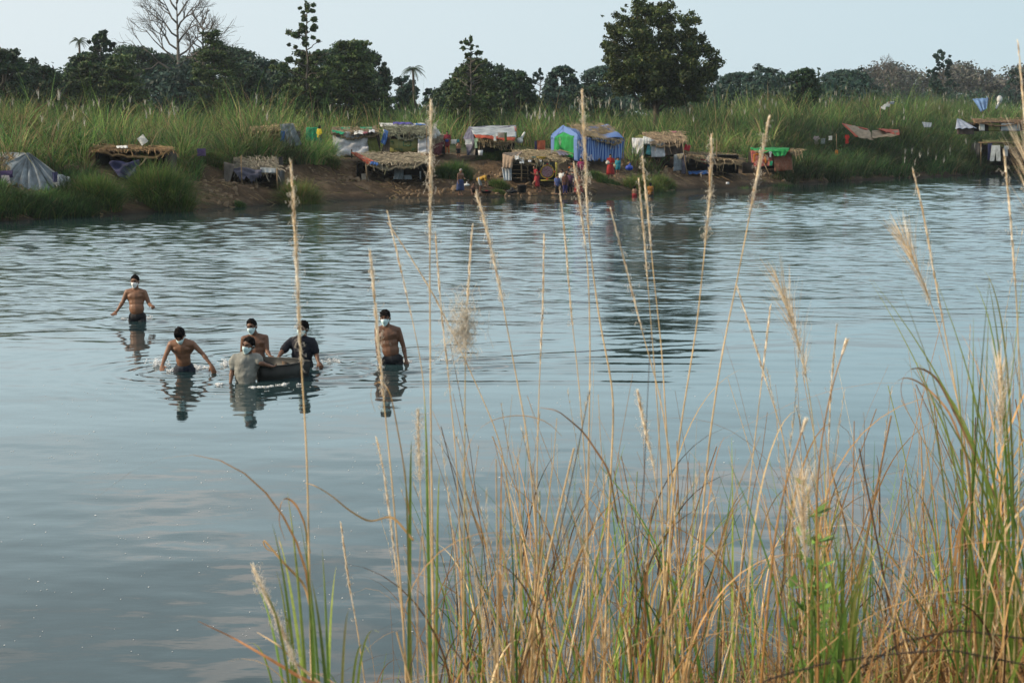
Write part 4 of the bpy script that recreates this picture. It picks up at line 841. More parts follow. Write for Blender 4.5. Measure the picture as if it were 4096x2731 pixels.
# lower thatched hut with the orange tarpaulin corner
h = hut('open_shelter', 390, 179, 96.5, 'wide low thatched shelter with an orange tarpaulin corner and dark interior', 'shelter')
thatch(h, P(351, 152, 100.6), P(420, 152.5, 100.8), P(429, 163, 96.0), P(370, 164.5, 96.0), n=1000, col_=(.42, .36, .25), hang=.55, shag=1.5)
cloth('orange_tarp', q([(351, 152, 100.2), (356, 152.4, 100.0), (375, 161, 96.2), (369, 164, 96.0)]), F_RED, h, wr=.06, fold='v'); cloth('blue_tarp', q([(371, 160.6, 96.1), (378, 162.4, 95.9), (379, 165, 95.7), (370, 163.6, 95.8)]), F_BLUE, h, wr=.06)
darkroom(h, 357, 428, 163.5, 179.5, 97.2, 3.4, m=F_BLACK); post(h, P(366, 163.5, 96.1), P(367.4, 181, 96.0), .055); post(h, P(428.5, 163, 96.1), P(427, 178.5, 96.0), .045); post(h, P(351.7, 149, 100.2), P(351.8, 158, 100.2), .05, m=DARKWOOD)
cloth('inner_cloth', q([(394.5, 168, 97.0), (403.6, 167.4, 97.0), (403.6, 179, 96.9), (393.6, 179, 96.9)]), F_GREY, h, wr=.05); cloth('inner_cloth', q([(404.4, 174.8, 97.0), (411.6, 174.6, 97.0), (412, 179, 96.9), (404, 179, 96.9)]), F_GREY, h, wr=.03); cloth('inner_cloth', q([(419.4, 171, 97), (421, 171, 97), (421, 178.8, 97), (419.8, 178.8, 97)]), F_LGREY, h, wr=.02, nu=5)
cloth('pale_mat', q([(361.3, 173.6, 96.4), (367, 173, 96.5), (369, 180.6, 96.3), (361.4, 180, 96.3)]), fab('pale_mat', (.28, .25, .20)), h, wr=.03)
# slate tarpaulin hut with the red hem
h = hut('tarp_hut', 492, 155, 106, 'slate grey tarpaulin hut with a red hem and dark doorway')
cloth('roof_tarp', q([(468.8, 126.4, 109), (516, 125.2, 109.4), (516.4, 137.4, 105.6), (474, 134, 105.4)]), F_LGREY, h, wr=.035, fold='x', nu=24)
cloth('roof_back', q([(468.6, 126.2, 109.2), (516.3, 125, 109.6), (515.6, 127.4, 108.9), (470, 128.6, 108.4)]), F_SLATE, h, wr=.03, fold='x')
cloth('red_hem', q([(474, 134, 105.3), (516, 137.2, 105.5), (513.6, 140.6, 105.2), (476, 137.2, 105.0)]), F_RED, h, wr=.03, nu=20, nv=5); cloth('red_corner', q([(514.2, 126, 109), (516.8, 126.4, 109), (516.6, 131.6, 107.5), (515.5, 131, 107.5)]), F_RED, h, wr=.02, nu=4)
cloth('gable_sheet', q([(468.8, 126.4, 109), (472.5, 128.5, 107.5), (475, 141, 105.2), (463.4, 138, 106.5)]), F_SLATE, h, wr=.04); cloth('gable_flap', q([(463.4, 137.6, 106.5), (475, 139.5, 105.3), (468.6, 155.2, 105.4), (467.4, 154.8, 105.8)]), F_SLATE, h, wr=.05)
cloth('door_panel', q([(474, 143, 105.6), (475.6, 143, 105.5), (475.2, 155, 105.3), (469.2, 155.2, 105.4)]), fab('beige_flap', (.27, .24, .20)), h, wr=.02); darkroom(h, 474, 514, 137.6, 155.4, 106, 2.4, m=F_BLACK)
thatch(h, P(476, 136.8, 106.2), P(515, 139.6, 106.4), P(514, 142, 105.6), P(477, 140.2, 105.6), n=160, name='inner_thatch', hang=.35)
o = MB(); c = P(480.5, 155.2, 104.6); o.tube([c, c + [0, 0, .34]], [.13, .17], 14); ob = tag(o.build('bucket', PLAST_W, smooth=True, origin=Vector(c)), 'white bucket in the doorway of the slate tarpaulin hut', 'bucket')
garment(492.5, 133.6, 497.3, 140.6, 104.9, F_PALE, 'white shirt hung on the red hem of the slate tarpaulin hut'); garment(497.5, 132.2, 504.8, 137.6, 104.9, fab('fawn_cloth', (.38, .32, .27)), 'fawn cloth on the roof of the slate tarpaulin hut', 'cloth', 'hanging_cloth')
garment(474, 137.6, 478, 147.8, 104.9, F_MINT, 'pale green shirt hung beside the doorway of the slate hut'); garment(464.8, 138.8, 472, 144.4, 105, F_PALE, 'cream cloth on the left end of the slate tarpaulin hut', 'cloth', 'hanging_cloth')
m = MB(); c = P(519.5, 140.3, 107); m.ell(c, (.24, .18, .20)); m.cap(c + [.1, 0, .1], c + [.32, 0, .5], .10, .07); m.cap(c + [-.2, 0, -.05], c + [-.3, 0, -.1], .06, .04); ob = tag(m.build('cloth_bundle', F_PALE, smooth=True, origin=Vector(c)), 'white knotted bundle hanging right of the slate tarpaulin hut', 'bundle')
garment(504.5, 132, 507, 141, 104.7, mat('leafy', (.05, .09, .03), .8, var=.4), 'dark green climbing sprig over the slate hut roof', 'cloth', 'green_sprig')['category'] = 'sprig'
line([P(450.5, 138.8, 106.6), P(463, 139, 106.6)], 'short line from the woman in red to the slate tarpaulin hut'); garment(450.8, 138.9, 456.6, 143.6, 106.6, F_PALE, 'white patterned cloth on the short line beside the woman in red', 'cloth', 'hanging_cloth'); garment(457, 138.9, 459.4, 145, 106.6, F_TEAL, 'teal cloth on the short line beside the white patterned one', 'cloth', 'hanging_cloth')
line([P(532, 140, 106), P(551, 139.6, 106)], 'line running to the left corner of the blue striped tent'); garment(536.8, 139.8, 545.4, 150.4, 106, fab('rust_cloth', (.32, .08, .035)), 'rust orange cloth on the line left of the blue striped tent', 'cloth', 'hanging_cloth'); garment(534.5, 140, 537, 149.5, 106.1, F_NAVY, 'navy cloth on the line beside the rust orange one', 'cloth', 'hanging_cloth')
# thatched shed with the blanket and the tapestry
h = hut('thatched_shed', 535, 180, 99, 'thatched shed with a tan blanket, bamboo frame and round-patterned tapestry', 'shed')
thatch(h, P(512, 150.2, 102.6), P(560, 150, 102.6), P(564, 161.5, 98.6), P(513, 159.5, 98.6), n=900, col_=(.42, .34, .21), hang=.5, shag=1.2)
cloth('blanket', q([(502.6, 152.5, 99.2), (523, 151, 101), (513.6, 160, 98.2), (502, 167, 98.4)]), F_TAN, h, wr=.06); cloth('blanket_end', q([(502.2, 153.4, 99), (513.5, 156.5, 98.3), (511, 168, 98.1), (502, 168, 98.3)]), F_TAN, h, wr=.07)
cloth('pale_sheet', q([(501.6, 167, 98.6), (511.6, 167, 98.5), (511.6, 180.4, 98.3), (504, 180.4, 98.4)]), fab('pale_blue_sheet', (.40, .45, .50)), h, wr=.05)
darkroom(h, 511, 556, 160, 180.5, 99.4, 3.0, m=F_BLACK)
for u0, v0, u1, v1 in [(520.8, 160, 521.6, 180.7), (528, 163, 528.1, 179.6), (534.2, 163, 534.3, 179)]: post(h, P(u0, v0, 98.4), P(u1, v1, 98.4), .05 if u0 < 521 else .02)
for v0 in (164.5, 169.8, 173.2, 177.6): post(h, P(512.5, v0, 98.45), P(529 if v0 != 164.5 else 536, v0 + .4, 98.45), .02, 'rail')
tp = MB(); slab(tp, P(539.6, 162, 98.5), P(554.8, 162, 98.5), P(554.8, 181, 98.5), P(539.6, 181, 98.5), .03); tpo = tp.build('tapestry', mat('tapestry_cloth', (.012, .022, .018), .85, var=.3), h)
cc = P(547.3, 171.4, 98.44)
def disc(r0, r1, y, n=40):
    th = np.linspace(0, 2 * math.pi, n); return np.stack([np.stack([cc[0] + r * np.cos(th), 0 * th + y, cc[2] + r * np.sin(th)], -1) for r in (r0, r1)], 1)
MB().grid(disc(.001, .33, 98.45)).build('medallion', mat('medallion_weave', (.10, .02, .035), .9, color2=(.30, .22, .26), vscale=16), tpo)
rm = MB(); rm.grid(disc(.37, .43, 98.44)); rm.grid(disc(.34, .35, 98.44)); rm.build('gold_ring', mat('gold_thread', (.32, .20, .02), .7, var=.2), tpo)
rd = MB()
for an in (0, 90, 180, 270): rd.ell(cc + [.46 * math.cos(math.radians(an)), -.01, .46 * math.sin(math.radians(an))], (.05, .02, .05), nu=8, nv=6)
rd.build('red_rosette', F_CRIM, tpo)
bb = MB(); slab(bb, P(555.2, 162.2, 98.42), P(557.4, 162.2, 98.42), P(557.4, 180.6, 98.42), P(555.2, 180.6, 98.42), .03); slab(bb, P(540.6, 179.5, 98.42), P(554.9, 179.5, 98.42), P(554.9, 180.6, 98.42), P(540.6, 180.6, 98.42), .03); bb.build('gold_border', mat('gold_border', (.30, .26, .05), .8, var=.3), tpo)
slate_ = cloth('awning', q([(556, 150.5, 100.6), (563, 150.3, 100.6), (571, 154.6, 99.4), (560, 154.8, 99.4)]), F_SLATE, h, wr=.03); post(h, P(565, 154.8, 99.4), P(568.5, 165.6, 99.0), .03, m=DARKWOOD); post(h, P(560, 149.6, 100), P(573.5, 153.6, 98.8), .03)
for u0, v0, u1, v1, m_, l_, k_ in [(514.8, 155.6, 519, 159, F_PALE, 'white rag at the front left of the shed roof', 0), (519.5, 157, 524, 163, F_PALE, 'long white cloth hanging off the shed roof', 0), (528, 158.4, 531.4, 161.4, F_WHITE, 'small white rag in the middle of the shed roof edge', 0), (539.2, 159.2, 541.8, 161, F_PALE, 'small white rag under the yellow basin on the shed roof', 0)]:
    c = P((u0 + u1) / 2, (v0 + v1) / 2, 98.3); o = sheet([P(u0, v0, 98.9), P(u1, v0, 98.9), P(u1, v1, 98.15), P(u0, v1, 98.15)], wr=.03, fold='x', nu=8, nv=6).build('drying_cloth', m_, smooth=True, origin=Vector(c)); tag(o, l_, 'cloth')
def basin(u, v, Yd, r, hgt, m, label, cat='basin', tilt=0.0):
    c = P(u, v, Yd); o = MB(); th = np.linspace(0, 2 * math.pi, 21); prof = [(.0, 0), (.72, 0), (.98, 1), (1.08, 1.02), (1.0, .94), (.66, .12), (0, .12)]
    o.grid(np.stack([np.stack([c[0] + r * a * np.cos(th), c[1] + r * a * np.sin(th), c[2] + hgt * b_ + 0 * th], -1) for a, b_ in prof], 1)); ob = o.build(cat, m, smooth=True, origin=Vector(c)); ob.rotation_euler = (tilt, 0, 0); return tag(ob, label, cat)
basin(535, 158.4, 99.1, .22, .12, F_TEAL, 'blue basin on the thatched shed roof'); basin(541.4, 159, 98.9, .30, .16, mat('yellow_plastic', (.62, .45, .06), .4), 'yellow basin on the thatched shed roof')
basin(522, 192.4, 96.6, .30, .46, mat('black_plastic', (.012, .013, .015), .5), 'black tub standing on the mud at the water edge', 'tub'); basin(486.4, 193.2, 95.4, .34, .16, mat('black_plastic_basin', (.012, .013, .015), .5), 'black washing basin beside the person in the yellow shirt')
m = MB(); c = P(486.6, 191.6, 95.4); m.ell(c, (.16, .14, .10)); tag(m.build('washing', F_CRIM, smooth=True, origin=Vector(c)), 'red washing heaped in the black basin', 'laundry')
m = MB(); c = P(511.6, 192.2, 95.6); m.ell(c + [0, 0, .06], (.34, .25, .12)); m.ell(c + [.02, 0, .16], (.12, .14, .16)); tag(m.build('cloth_heap', F_BLACK, smooth=True, origin=Vector(c)), 'dark heap of cloth on the mud left of the black tub', 'heap')
m = MB(); c = P(466.5, 184.6, 95); m.ell(c, (.20, .14, .08)); m.cap(c, c + [.02, 0, .16], .06, .03); tag(m.build('plastic_bag', F_PALE, smooth=True, origin=Vector(c)), 'crumpled white plastic bag on the mud between the two bathers by the steps', 'bag')
m = MB(); c = P(629.2, 169.4, 103); m.ell(c + [0, 0, .12], (.25, .2, .18)); m.cap(c + [0, 0, .25], c + [.05, 0, .36], .07, .05); tag(m.build('plastic_bag', PLAST_B, smooth=True, origin=Vector(c)), 'bright blue bag on the bank right of the child in teal', 'bag')
# blue striped tent
h = hut('striped_tent', 588, 159, 109, 'big blue and white striped tarpaulin tent with straw on its roof', 'tent')
AL, AC, AR = (551.2, 158, 111.2), (577, 160.6, 107.8), (622.6, 158.6, 110.2)
cloth('front_wall', q([(577, 137, 107.8), (623.8, 138.4, 110.2), AR, AC]), F_STRIPE, h, wr=.09, nu=44, nv=14, freq=11, colors=True, hem=.10)
cloth('gable_edge', q([(550.8, 137.4, 111.2), (554.5, 138, 110.9), (553.9, 158.6, 110.9), AL]), F_STRIPE, h, wr=.02, nu=6)
cloth('gable_edge', q([(573.6, 137.4, 108.2), (577.2, 137, 107.8), (577.2, 160.8, 107.8), (573.4, 160.4, 108.2)]), F_STRIPE, h, wr=.03, nu=6)
cloth('roof_front', q([(563.4, 124.8, 111.6), (607.6, 123.6, 113.2), (624, 139, 110.0), (577, 137.2, 107.6)]), F_STRIPE, h, wr=.08, nu=30, nv=16, freq=5, colors=True, fold='x', sag=.22)
cloth('roof_side', q([(563.6, 124.6, 111.7), (563.4, 126.6, 111.2), (554, 138.4, 110.6), (550.6, 136, 111.4)]), F_STRIPE, h, wr=.02, nu=6)
cloth('gable_strip', q([(563.4, 124.8, 111.6), (563.4, 131.5, 110.6), (550.8, 138.6, 111.1), (551.2, 134.6, 111.2)]), F_STRIPE, h, wr=.03, nu=8); cloth('gable_strip', q([(563.2, 124.8, 111.5), (578, 134, 107.9), (577.6, 138, 107.7), (563.4, 131.8, 110.5)]), F_STRIPE, h, wr=.03, nu=8)
cloth('roof_end', q([(607.6, 123.6, 113.2), (608.2, 123.8, 113.3), (624.4, 139.4, 112.4), (624, 139, 110.1)]), F_STRIPE, h, wr=.02, nu=6); cloth('end_wall', q([(624, 139, 110.2), (624.6, 139.2, 112.6), (623.2, 158.4, 112.6), AR]), F_STRIPE, h, wr=.02, nu=5)
cloth('door_curtain', q([(554.6, 136.6, 110.7), (573.8, 135.4, 108.4), (573, 158.6, 108.5), (553.8, 153.6, 110.8)]), F_GREEN, h, wr=.07, nu=26, freq=6)
tri = MB(); tri.add([P(554.4, 137, 110.8), P(563.5, 131.6, 110.55), P(574, 136.6, 108.35), P(563.5, 137, 109.9)], Q=[(0, 1, 2, 3)]); tri.build('gable_gap', F_GREEN, h)
thatch(h, P(566, 123.6, 112.2), P(604, 122.6, 113.4), P(622, 142.5, 109.6), P(588, 137, 108.2), n=620, col_=(.38, .30, .18), name='straw_cover', hang=.5, th=.03, shag=2.0, wmul=.9)
# white hut with straw roof and dark net wing
h = hut('tarp_hut', 655, 156, 115, 'white cloth hut with a straw roof and dark net wing, right of the striped tent')
for l in ([(632, 137.6, 115), (643.6, 138, 114.6), (643.6, 156.8, 114.5), (632.4, 156.8, 114.8)], [(650.6, 139, 114.6), (664.8, 142, 114.8), (665, 156.6, 114.7), (651.4, 157, 114.5)]): cloth('white_wall', q(l), F_WHITE, h, wr=.04, fold='x')
cloth('door_lintel', q([(643, 136, 114.7), (651.4, 138, 114.6), (651, 144.4, 114.4), (643.2, 143.8, 114.4)]), F_PALE, h, wr=.03); cloth('blue_curtain', q([(647.6, 144, 114.5), (650.6, 144, 114.5), (650.4, 155, 114.3), (645.6, 154, 114.4)]), F_TEAL, h, wr=.04); darkroom(h, 634, 682, 141, 156.8, 115.2, 2.4, m=F_BLACK)
cloth('gable_cloth', q([(635, 136.6, 115.4), (640, 134.2, 116), (646, 136.2, 115.2), (644, 142.6, 114.5)]), F_OLIVE, h, wr=.03); cloth('gable_white', q([(644.6, 135.8, 115.2), (648, 137.4, 114.9), (651.6, 143.8, 114.3), (643, 142.6, 114.4)]), F_PALE, h, wr=.03)
thatch(h, P(642, 132, 118), P(681, 131, 118.4), P(685.5, 142, 114.4), P(650, 142.6, 114.4), n=760, col_=(.44, .33, .21), hang=.5); cloth('net_wall', q([(665, 142, 114.8), (683.5, 142.4, 114.9), (683.6, 153.6, 114.9), (665.2, 155.6, 114.8)]), F_BROWN, h, wr=.02); cloth('roof_rag', q([(670.6, 131, 118), (676.6, 130.6, 118), (676.4, 132.2, 117.4), (671, 132.4, 117.4)]), F_PINK, h, wr=.02, nu=5)
o = tag(MB().tube([P(682.4, 141, 112.8), P(684.6, 158, 112.6), P(687.4, 176, 112.4)], .035, 7).build('bamboo_pole', WOOD, smooth=True, origin=Vector(P(687.4, 176, 112.4))), 'long bamboo pole leaning in front of the low right-hand shelter', 'pole')
o = tag(MB().tube([P(716.4, 139, 114.2), P(716.8, 158, 114.2), P(717, 174, 114.2)], .03, 7).build('bamboo_pole', WOOD, smooth=True, origin=Vector(P(717, 174, 114.2))), 'thin upright bamboo pole in the middle of the low right-hand shelter', 'pole')
garment(685, 144.2, 691.4, 150.6, 115, F_CRIM, 'crimson cloth hung right of the straw-roofed white hut', 'cloth', 'hanging_cloth', tilt=.3)
# low right-hand shelter
h = hut('open_shelter', 703, 174, 114, 'low dark shelter with sagging straw roof, grey side tarps and red cloth inside', 'shelter')
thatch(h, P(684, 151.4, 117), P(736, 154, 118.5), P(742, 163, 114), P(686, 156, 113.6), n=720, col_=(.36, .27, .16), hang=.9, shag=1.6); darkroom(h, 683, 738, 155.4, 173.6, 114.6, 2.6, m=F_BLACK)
cloth('side_tarp', q([(674, 154.6, 113.6), (684, 152.6, 113.6), (684.6, 169.6, 113.4), (673.2, 171, 113.4)]), F_GREY, h, wr=.07); cloth('side_tarp', q([(682.4, 154.4, 113.5), (686, 155, 113.4), (686, 174, 113.3), (681.6, 174.4, 113.3)]), F_SLATE, h, wr=.04); cloth('pale_patch', q([(676.6, 153.8, 113.5), (683, 153.2, 113.5), (682, 158.6, 113.3), (678.4, 158.8, 113.3)]), fab('sand_cloth', (.34, .29, .20)), h, wr=.03)
cloth('inner_cloth', q([(693, 155.6, 114.3), (706, 155.4, 114.3), (707, 164.2, 114.2), (697, 159.6, 114.2)]), F_LGREEN, h, wr=.03); cloth('red_cloth', q([(698, 158.6, 114.2), (706.4, 158.6, 114.2), (706.6, 164.2, 114.1), (698.8, 161.6, 114.1)]), F_CRIM, h, wr=.05); cloth('floor_tarp', q([(688, 171, 114.3), (708, 170, 114.3), (709, 173.4, 113.8), (689, 173.6, 113.8)]), F_BLUE, h, wr=.03); cloth('door_tarp', q([(705.6, 155, 114), (709, 156, 114), (710.4, 170, 113.8), (708, 168, 113.8)]), F_NAVY, h, wr=.04)
o = MB(); a_, b2 = P(726.2, 181.8, 108.5), P(729.2, 184, 108.5); slab(o, a_, [b2[0], a_[1], a_[2]], b2, [a_[0], a_[1], b2[2]], .15); tag(o.build('box', PLAST_W, origin=Vector(b2)), 'small white box on the mud below the low right-hand shelter', 'box')
o = MB(); a_, b2 = P(743.5, 162.5, 118), P(753.6, 173, 118); slab(o, a_, [b2[0], a_[1], a_[2]], b2, [a_[0], a_[1], b2[2]], .6); ob = o.build('crate', DARKWOOD, origin=Vector(b2)); tag(ob, 'large dark crate between the low shelter and the green-roofed hut', 'crate')
# green-roofed red hut
h = hut('red_cloth_hut', 772, 171, 122, 'hut of red and orange cloth under a sagging green sheet roof')
flor = mat('floral_cloth', (.38, .05, .05), .8, color2=(.50, .20, .16), vscale=5, trans=.08)
cloth('left_wall', q([(750.6, 150.6, 122), (773, 150, 122), (773, 165.4, 121.8), (752.4, 167, 121.8)]), flor, h, wr=.05); cloth('orange_frame', q([(755.5, 153, 121.7), (766, 153.4, 121.7), (766, 155.2, 121.7), (755.5, 155, 121.7)]), F_ORANGE, h, wr=.01, nv=3); cloth('orange_drop', q([(753.6, 154, 121.7), (755.6, 154, 121.7), (755, 162, 121.7), (753.2, 162, 121.7)]), F_ORANGE, h, wr=.01, nu=3); cloth('orange_drop', q([(764.2, 155, 121.7), (768, 154, 121.7), (767, 163, 121.7), (765, 163, 121.7)]), F_ORANGE, h, wr=.01, nu=3)
net_ = mat('orange_net', (.26, .065, .03), .85, color2=(.32, .17, .11), vscale=8)
cloth('right_wall', q([(773, 151, 121.8), (791, 150, 122.2), (792.4, 169.6, 122), (774.6, 171.4, 121.8)]), net_, h, wr=.04, fold='x'); cloth('roof', q([(750, 147.4, 125), (789.6, 147.2, 125), (788.6, 151.4, 121.4), (756, 151.6, 121.4)]), F_GREEN, h, wr=.05, fold='x', sag=0); cloth('roof_drape', q([(770.6, 149.6, 121.6), (789.6, 148.6, 121.6), (785, 155.4, 121.3), (775, 156.4, 121.2)]), F_GREEN, h, wr=.06)
post(h, P(791, 148, 121.9), P(793.2, 173, 121.8), .035); post(h, P(764, 163, 121.4), P(770, 175.5, 120.6), .035); thatch(h, P(790, 148.5, 124), P(801, 149, 124), P(801, 152, 121.6), P(790, 151.4, 121.6), n=60, name='straw_fringe'); darkroom(h, 753, 790, 152, 169, 122.4, 2.2)
garment(768.8, 151, 772, 157, 121.4, F_PALE, 'white garment hung at the front of the green-roofed red hut'); garment(769.6, 160.6, 772.4, 165.4, 121.4, F_LGREEN, 'small green cloth hung low on the red hut', 'cloth', 'hanging_cloth')
# tan and red tent among the reeds
h = hut('sagging_tent', 868, 140, 143, 'sagging tan tent with red edges half sunk in the reeds, right of centre', 'tent')
cloth('roof', q([(843, 123.6, 144), (868, 128.6, 146), (874, 140, 142), (857, 136.6, 141.6)]), fab('tan_canvas', (.33, .26, .18)), h, wr=.06, fold='x'); cloth('roof', q([(872, 130, 146), (898, 129.6, 146), (899, 135, 142.6), (872, 138, 142)]), fab('tan_canvas_b', (.30, .23, .15)), h, wr=.06, fold='x')
cloth('red_edge', q([(841.6, 122.8, 144), (846, 124.4, 144), (858.6, 136.2, 141.4), (855.6, 136.6, 141.4)]), F_RED, h, wr=.02, nu=4); cloth('red_edge', q([(842, 122.8, 144.2), (868, 128.4, 146), (868, 129.6, 145.6), (845, 124.8, 144)]), F_RED, h, wr=.02, nv=3); cloth('red_edge', q([(876, 128, 146), (899, 129.4, 146), (899.6, 135.4, 142.6), (884, 131, 144)]), F_RED, h, wr=.05)
garment(844.6, 134.4, 849.6, 143.4, 140, fab('scarlet', (.50, .03, .02)), 'scarlet garment hung below the sagging tan tent'); garment(813, 135.6, 819.6, 144.6, 138, fab('pale_pink', (.60, .45, .52)), 'pale pink and white shirt drying in the reeds right of the red hut'); garment(820.6, 138, 825, 144, 138.4, F_LGREY, 'grey cloth beside the pale pink shirt in the reeds', 'cloth', 'hanging_cloth'); garment(828.6, 135.6, 832, 140, 138.2, F_PALE, 'small white cloth in the reeds left of the scarlet garment', 'cloth', 'hanging_cloth'); garment(835.4, 149.6, 838, 154.4, 136, F_ORANGE, 'tiny orange cloth low in the reeds below the scarlet garment', 'cloth', 'hanging_cloth')
line([P(810, 135.2, 138), P(822, 136.5, 138), P(836, 135.2, 138)], 'clothes line holding the small garments in the reeds right of the red hut')
for uu, ll in ((810, 'left'), (836.4, 'right')): tag(MB().tube([P(uu, 133.6, 138), P(uu + .3, 158, 138)], .035, 6).build('bamboo_pole', WOOD, smooth=True, origin=Vector(P(uu + .3, 158, 138))), ll + ' pole of the clothes line in the reeds right of the red hut', 'pole')
t = thing('pale_tarp', P(888, 112, 160), 'pale curved tarpaulin arc showing above the reeds at the right', 'tarpaulin'); cloth('arched_sheet', q([(880, 107.5, 152), (889, 101.2, 152), (897, 100.6, 152.2), (884, 109, 151.6)]), F_LGREY, t, wr=.12); post(t, P(889, 101, 152), P(889, 116, 152), .05); post(t, P(880.4, 107, 152), P(880.4, 118, 152), .05)
t = thing('blue_shelter', P(982, 112, 170), 'blue tarpaulin shelter high among the reeds at the right', 'tarpaulin'); cloth('blue_sheet', q([(972.6, 98.6, 168), (988.6, 97.6, 168), (987, 108.6, 167), (981, 111.6, 166.6)]), fab('sky_blue_tarp', (.16, .28, .50)), t, wr=.12); post(t, P(989, 97, 168), P(989, 112, 168), .05)
m = MB(); c = P(999.6, 99, 168); m.ell(c, (.30, .25, .38)); m.cap(c - [0, 0, .2], c - [.3, 0, .9], .15, .10); tag(m.build('white_bundle', F_PALE, smooth=True, origin=Vector(c)), 'white bundle raised beside the blue tarpaulin shelter', 'bundle')
t = thing('grey_roof_hut', P(964, 130, 160), 'hut with a pointed blue grey sheet roof in the reeds at the right', 'hut'); cloth('roof_sheet', q([(957, 118.2, 162), (961, 119, 162), (977, 127.6, 157), (955.6, 128.4, 157)]), fab('blue_grey_sheet', (.30, .35, .44)), t, wr=.05); cloth('wall', q([(957, 128, 157.4), (974, 128, 157.4), (974, 134, 157.2), (957, 134, 157.2)]), F_BROWN, t, wr=.03)
t = thing('small_grey_tent', P(929, 129, 150), 'small blue grey sheet roof left of the pointed sheet roof', 'tarpaulin'); cloth('sheet', q([(921.6, 121.6, 152), (932, 122.6, 152), (931, 127, 149.6), (924, 127, 149.6)]), F_GREY, t, wr=.04)
t = thing('long_hut', P(1000, 130, 160), 'long pale-walled hut with a thin brown thatched eave at the right edge', 'hut'); thatch(t, P(972, 118.4, 163), P(1040, 117.4, 163), P(1040, 121.6, 159.4), P(974, 122.4, 159.4), n=300, col_=(.30, .20, .12), wmul=1.6)
for (a_, b2, m_) in [(979, 984.6, F_PALE), (988.6, 1000, F_OLIVE), (1001, 1020, F_LGREY)]: cloth('wall_sheet', q([(a_, 123, 159.6), (b2, 123, 159.6), (b2, 130.6, 159.6), (a_, 130.6, 159.6)]), m_, t, wr=.03, nu=8)
darkroom(t, 973, 1038, 122.6, 131, 160, 2.5)
h = hut('open_shelter', 1000, 166, 155, 'dark open shelter with a shelf rail at the right end of the bank', 'shelter'); darkroom(h, 980, 1040, 143, 165.6, 154.6, 3, m=F_BLACK); post(h, P(978.6, 142.4, 154), P(1009, 142.2, 154), .06, 'rail'); post(h, P(981, 141.6, 154), P(981, 166, 154), .05); thatch(h, P(982, 139.6, 158), P(1042, 139, 158), P(1042, 143.6, 154), P(984, 143.4, 154), n=220, col_=(.16, .18, .06), wmul=1.6)
garment(990.6, 145, 1000.4, 161, 153.6, F_PALE, 'white trousers hung in front of the dark right-end shelter', 'pants', 'hanging_trousers'); garment(988, 142.6, 991.4, 160, 153.7, F_NAVY, 'navy cloth hung left of the white trousers', 'cloth', 'hanging_cloth'); garment(1003.6, 145, 1009, 156, 153.7, F_LGREY, 'grey striped garment hung right of the white trousers')
# ------------------------------------------------------------- people
def skin_mat(name, c):
    m = mat(name, c, .48, var=.16, vscale=5, bump=.12, bscale=60, spec=.4)
    b = [n for n in m.node_tree.nodes if n.type == 'BSDF_PRINCIPLED'][0]; b.inputs['Subsurface Weight'].default_value = .06; b.inputs['Subsurface Radius'].default_value = (.02, .008, .004); b.inputs['Subsurface Scale'].default_value = .5
    return m
SKIN = [skin_mat('skin_brown', (.235, .118, .068)), skin_mat('skin_dark_brown', (.165, .083, .05)), skin_mat('skin_deep_brown', (.14, .07, .043))]
HAIR = mat('black_hair', (.007, .006, .006), .85, spec=.1, var=.4, vscale=40, bump=.6, bscale=60); HAIRG = mat('grey_hair', (.30, .30, .30), .7, var=.3, vscale=40)
MASKW = mat('white_mask', (1.0, 1.0, 1.0), .8, var=.05, bump=.15, bscale=40); MASKB = mat('pale_blue_mask', (.74, .97, 1.0), .8, var=.06, bump=.15, bscale=40)
EYE = mat('eye_dark', (.015, .01, .01), .25)
def wetcloth(n, c, **k): return mat(n, c, .7, var=.25, vscale=7, bump=.35, bscale=22, **k)
SHORTS = wetcloth('wet_dark_shorts', (.008, .010, .014)); TEEG = wetcloth('grey_shirt_cloth', (.27, .275, .25)); TEEN = wetcloth('navy_shirt_cloth', (.006, .008, .018))
def remesh(mb, name, mt, parent, vox, smooth_it=3, fac=.5):
    V = np.vstack(mb.V); me = bpy.data.meshes.new('tmp'); f = [tuple(int(i) for i in r) for a in mb.Q for r in a] + [tuple(int(i) for i in r) for a in mb.T for r in a]
    me.from_pydata([tuple(p) for p in V], [], f); me.update(); bm = bmesh.new(); bm.from_mesh(me); bmesh.ops.recalc_face_normals(bm, faces=bm.faces); bm.to_mesh(me); bm.free()
    ob = bpy.data.objects.new('tmp', me); col.objects.link(ob)
    r = ob.modifiers.new('r', 'REMESH'); r.mode = 'VOXEL'; r.voxel_size = vox; r.use_smooth_shade = True
    if smooth_it: s_ = ob.modifiers.new('s', 'SMOOTH'); s_.factor = fac; s_.iterations = smooth_it
    dg = bpy.context.evaluated_depsgraph_get(); m2 = bpy.data.meshes.new_from_object(ob.evaluated_get(dg)); m2.name = name
    bpy.data.objects.remove(ob); m2.materials.clear(); m2.materials.append(mt)
    o = bpy.data.objects.new(name, m2); col.objects.link(o); o.parent = parent; return o
def frame(up, side):
    up = np.asarray(up, float); up = up / np.linalg.norm(up); side = np.asarray(side, float); side = side - up * side.dot(up); side /= np.linalg.norm(side)
    return np.stack([side, np.cross(up, side), up], 1)       # columns x (side), y (towards back), z (up)
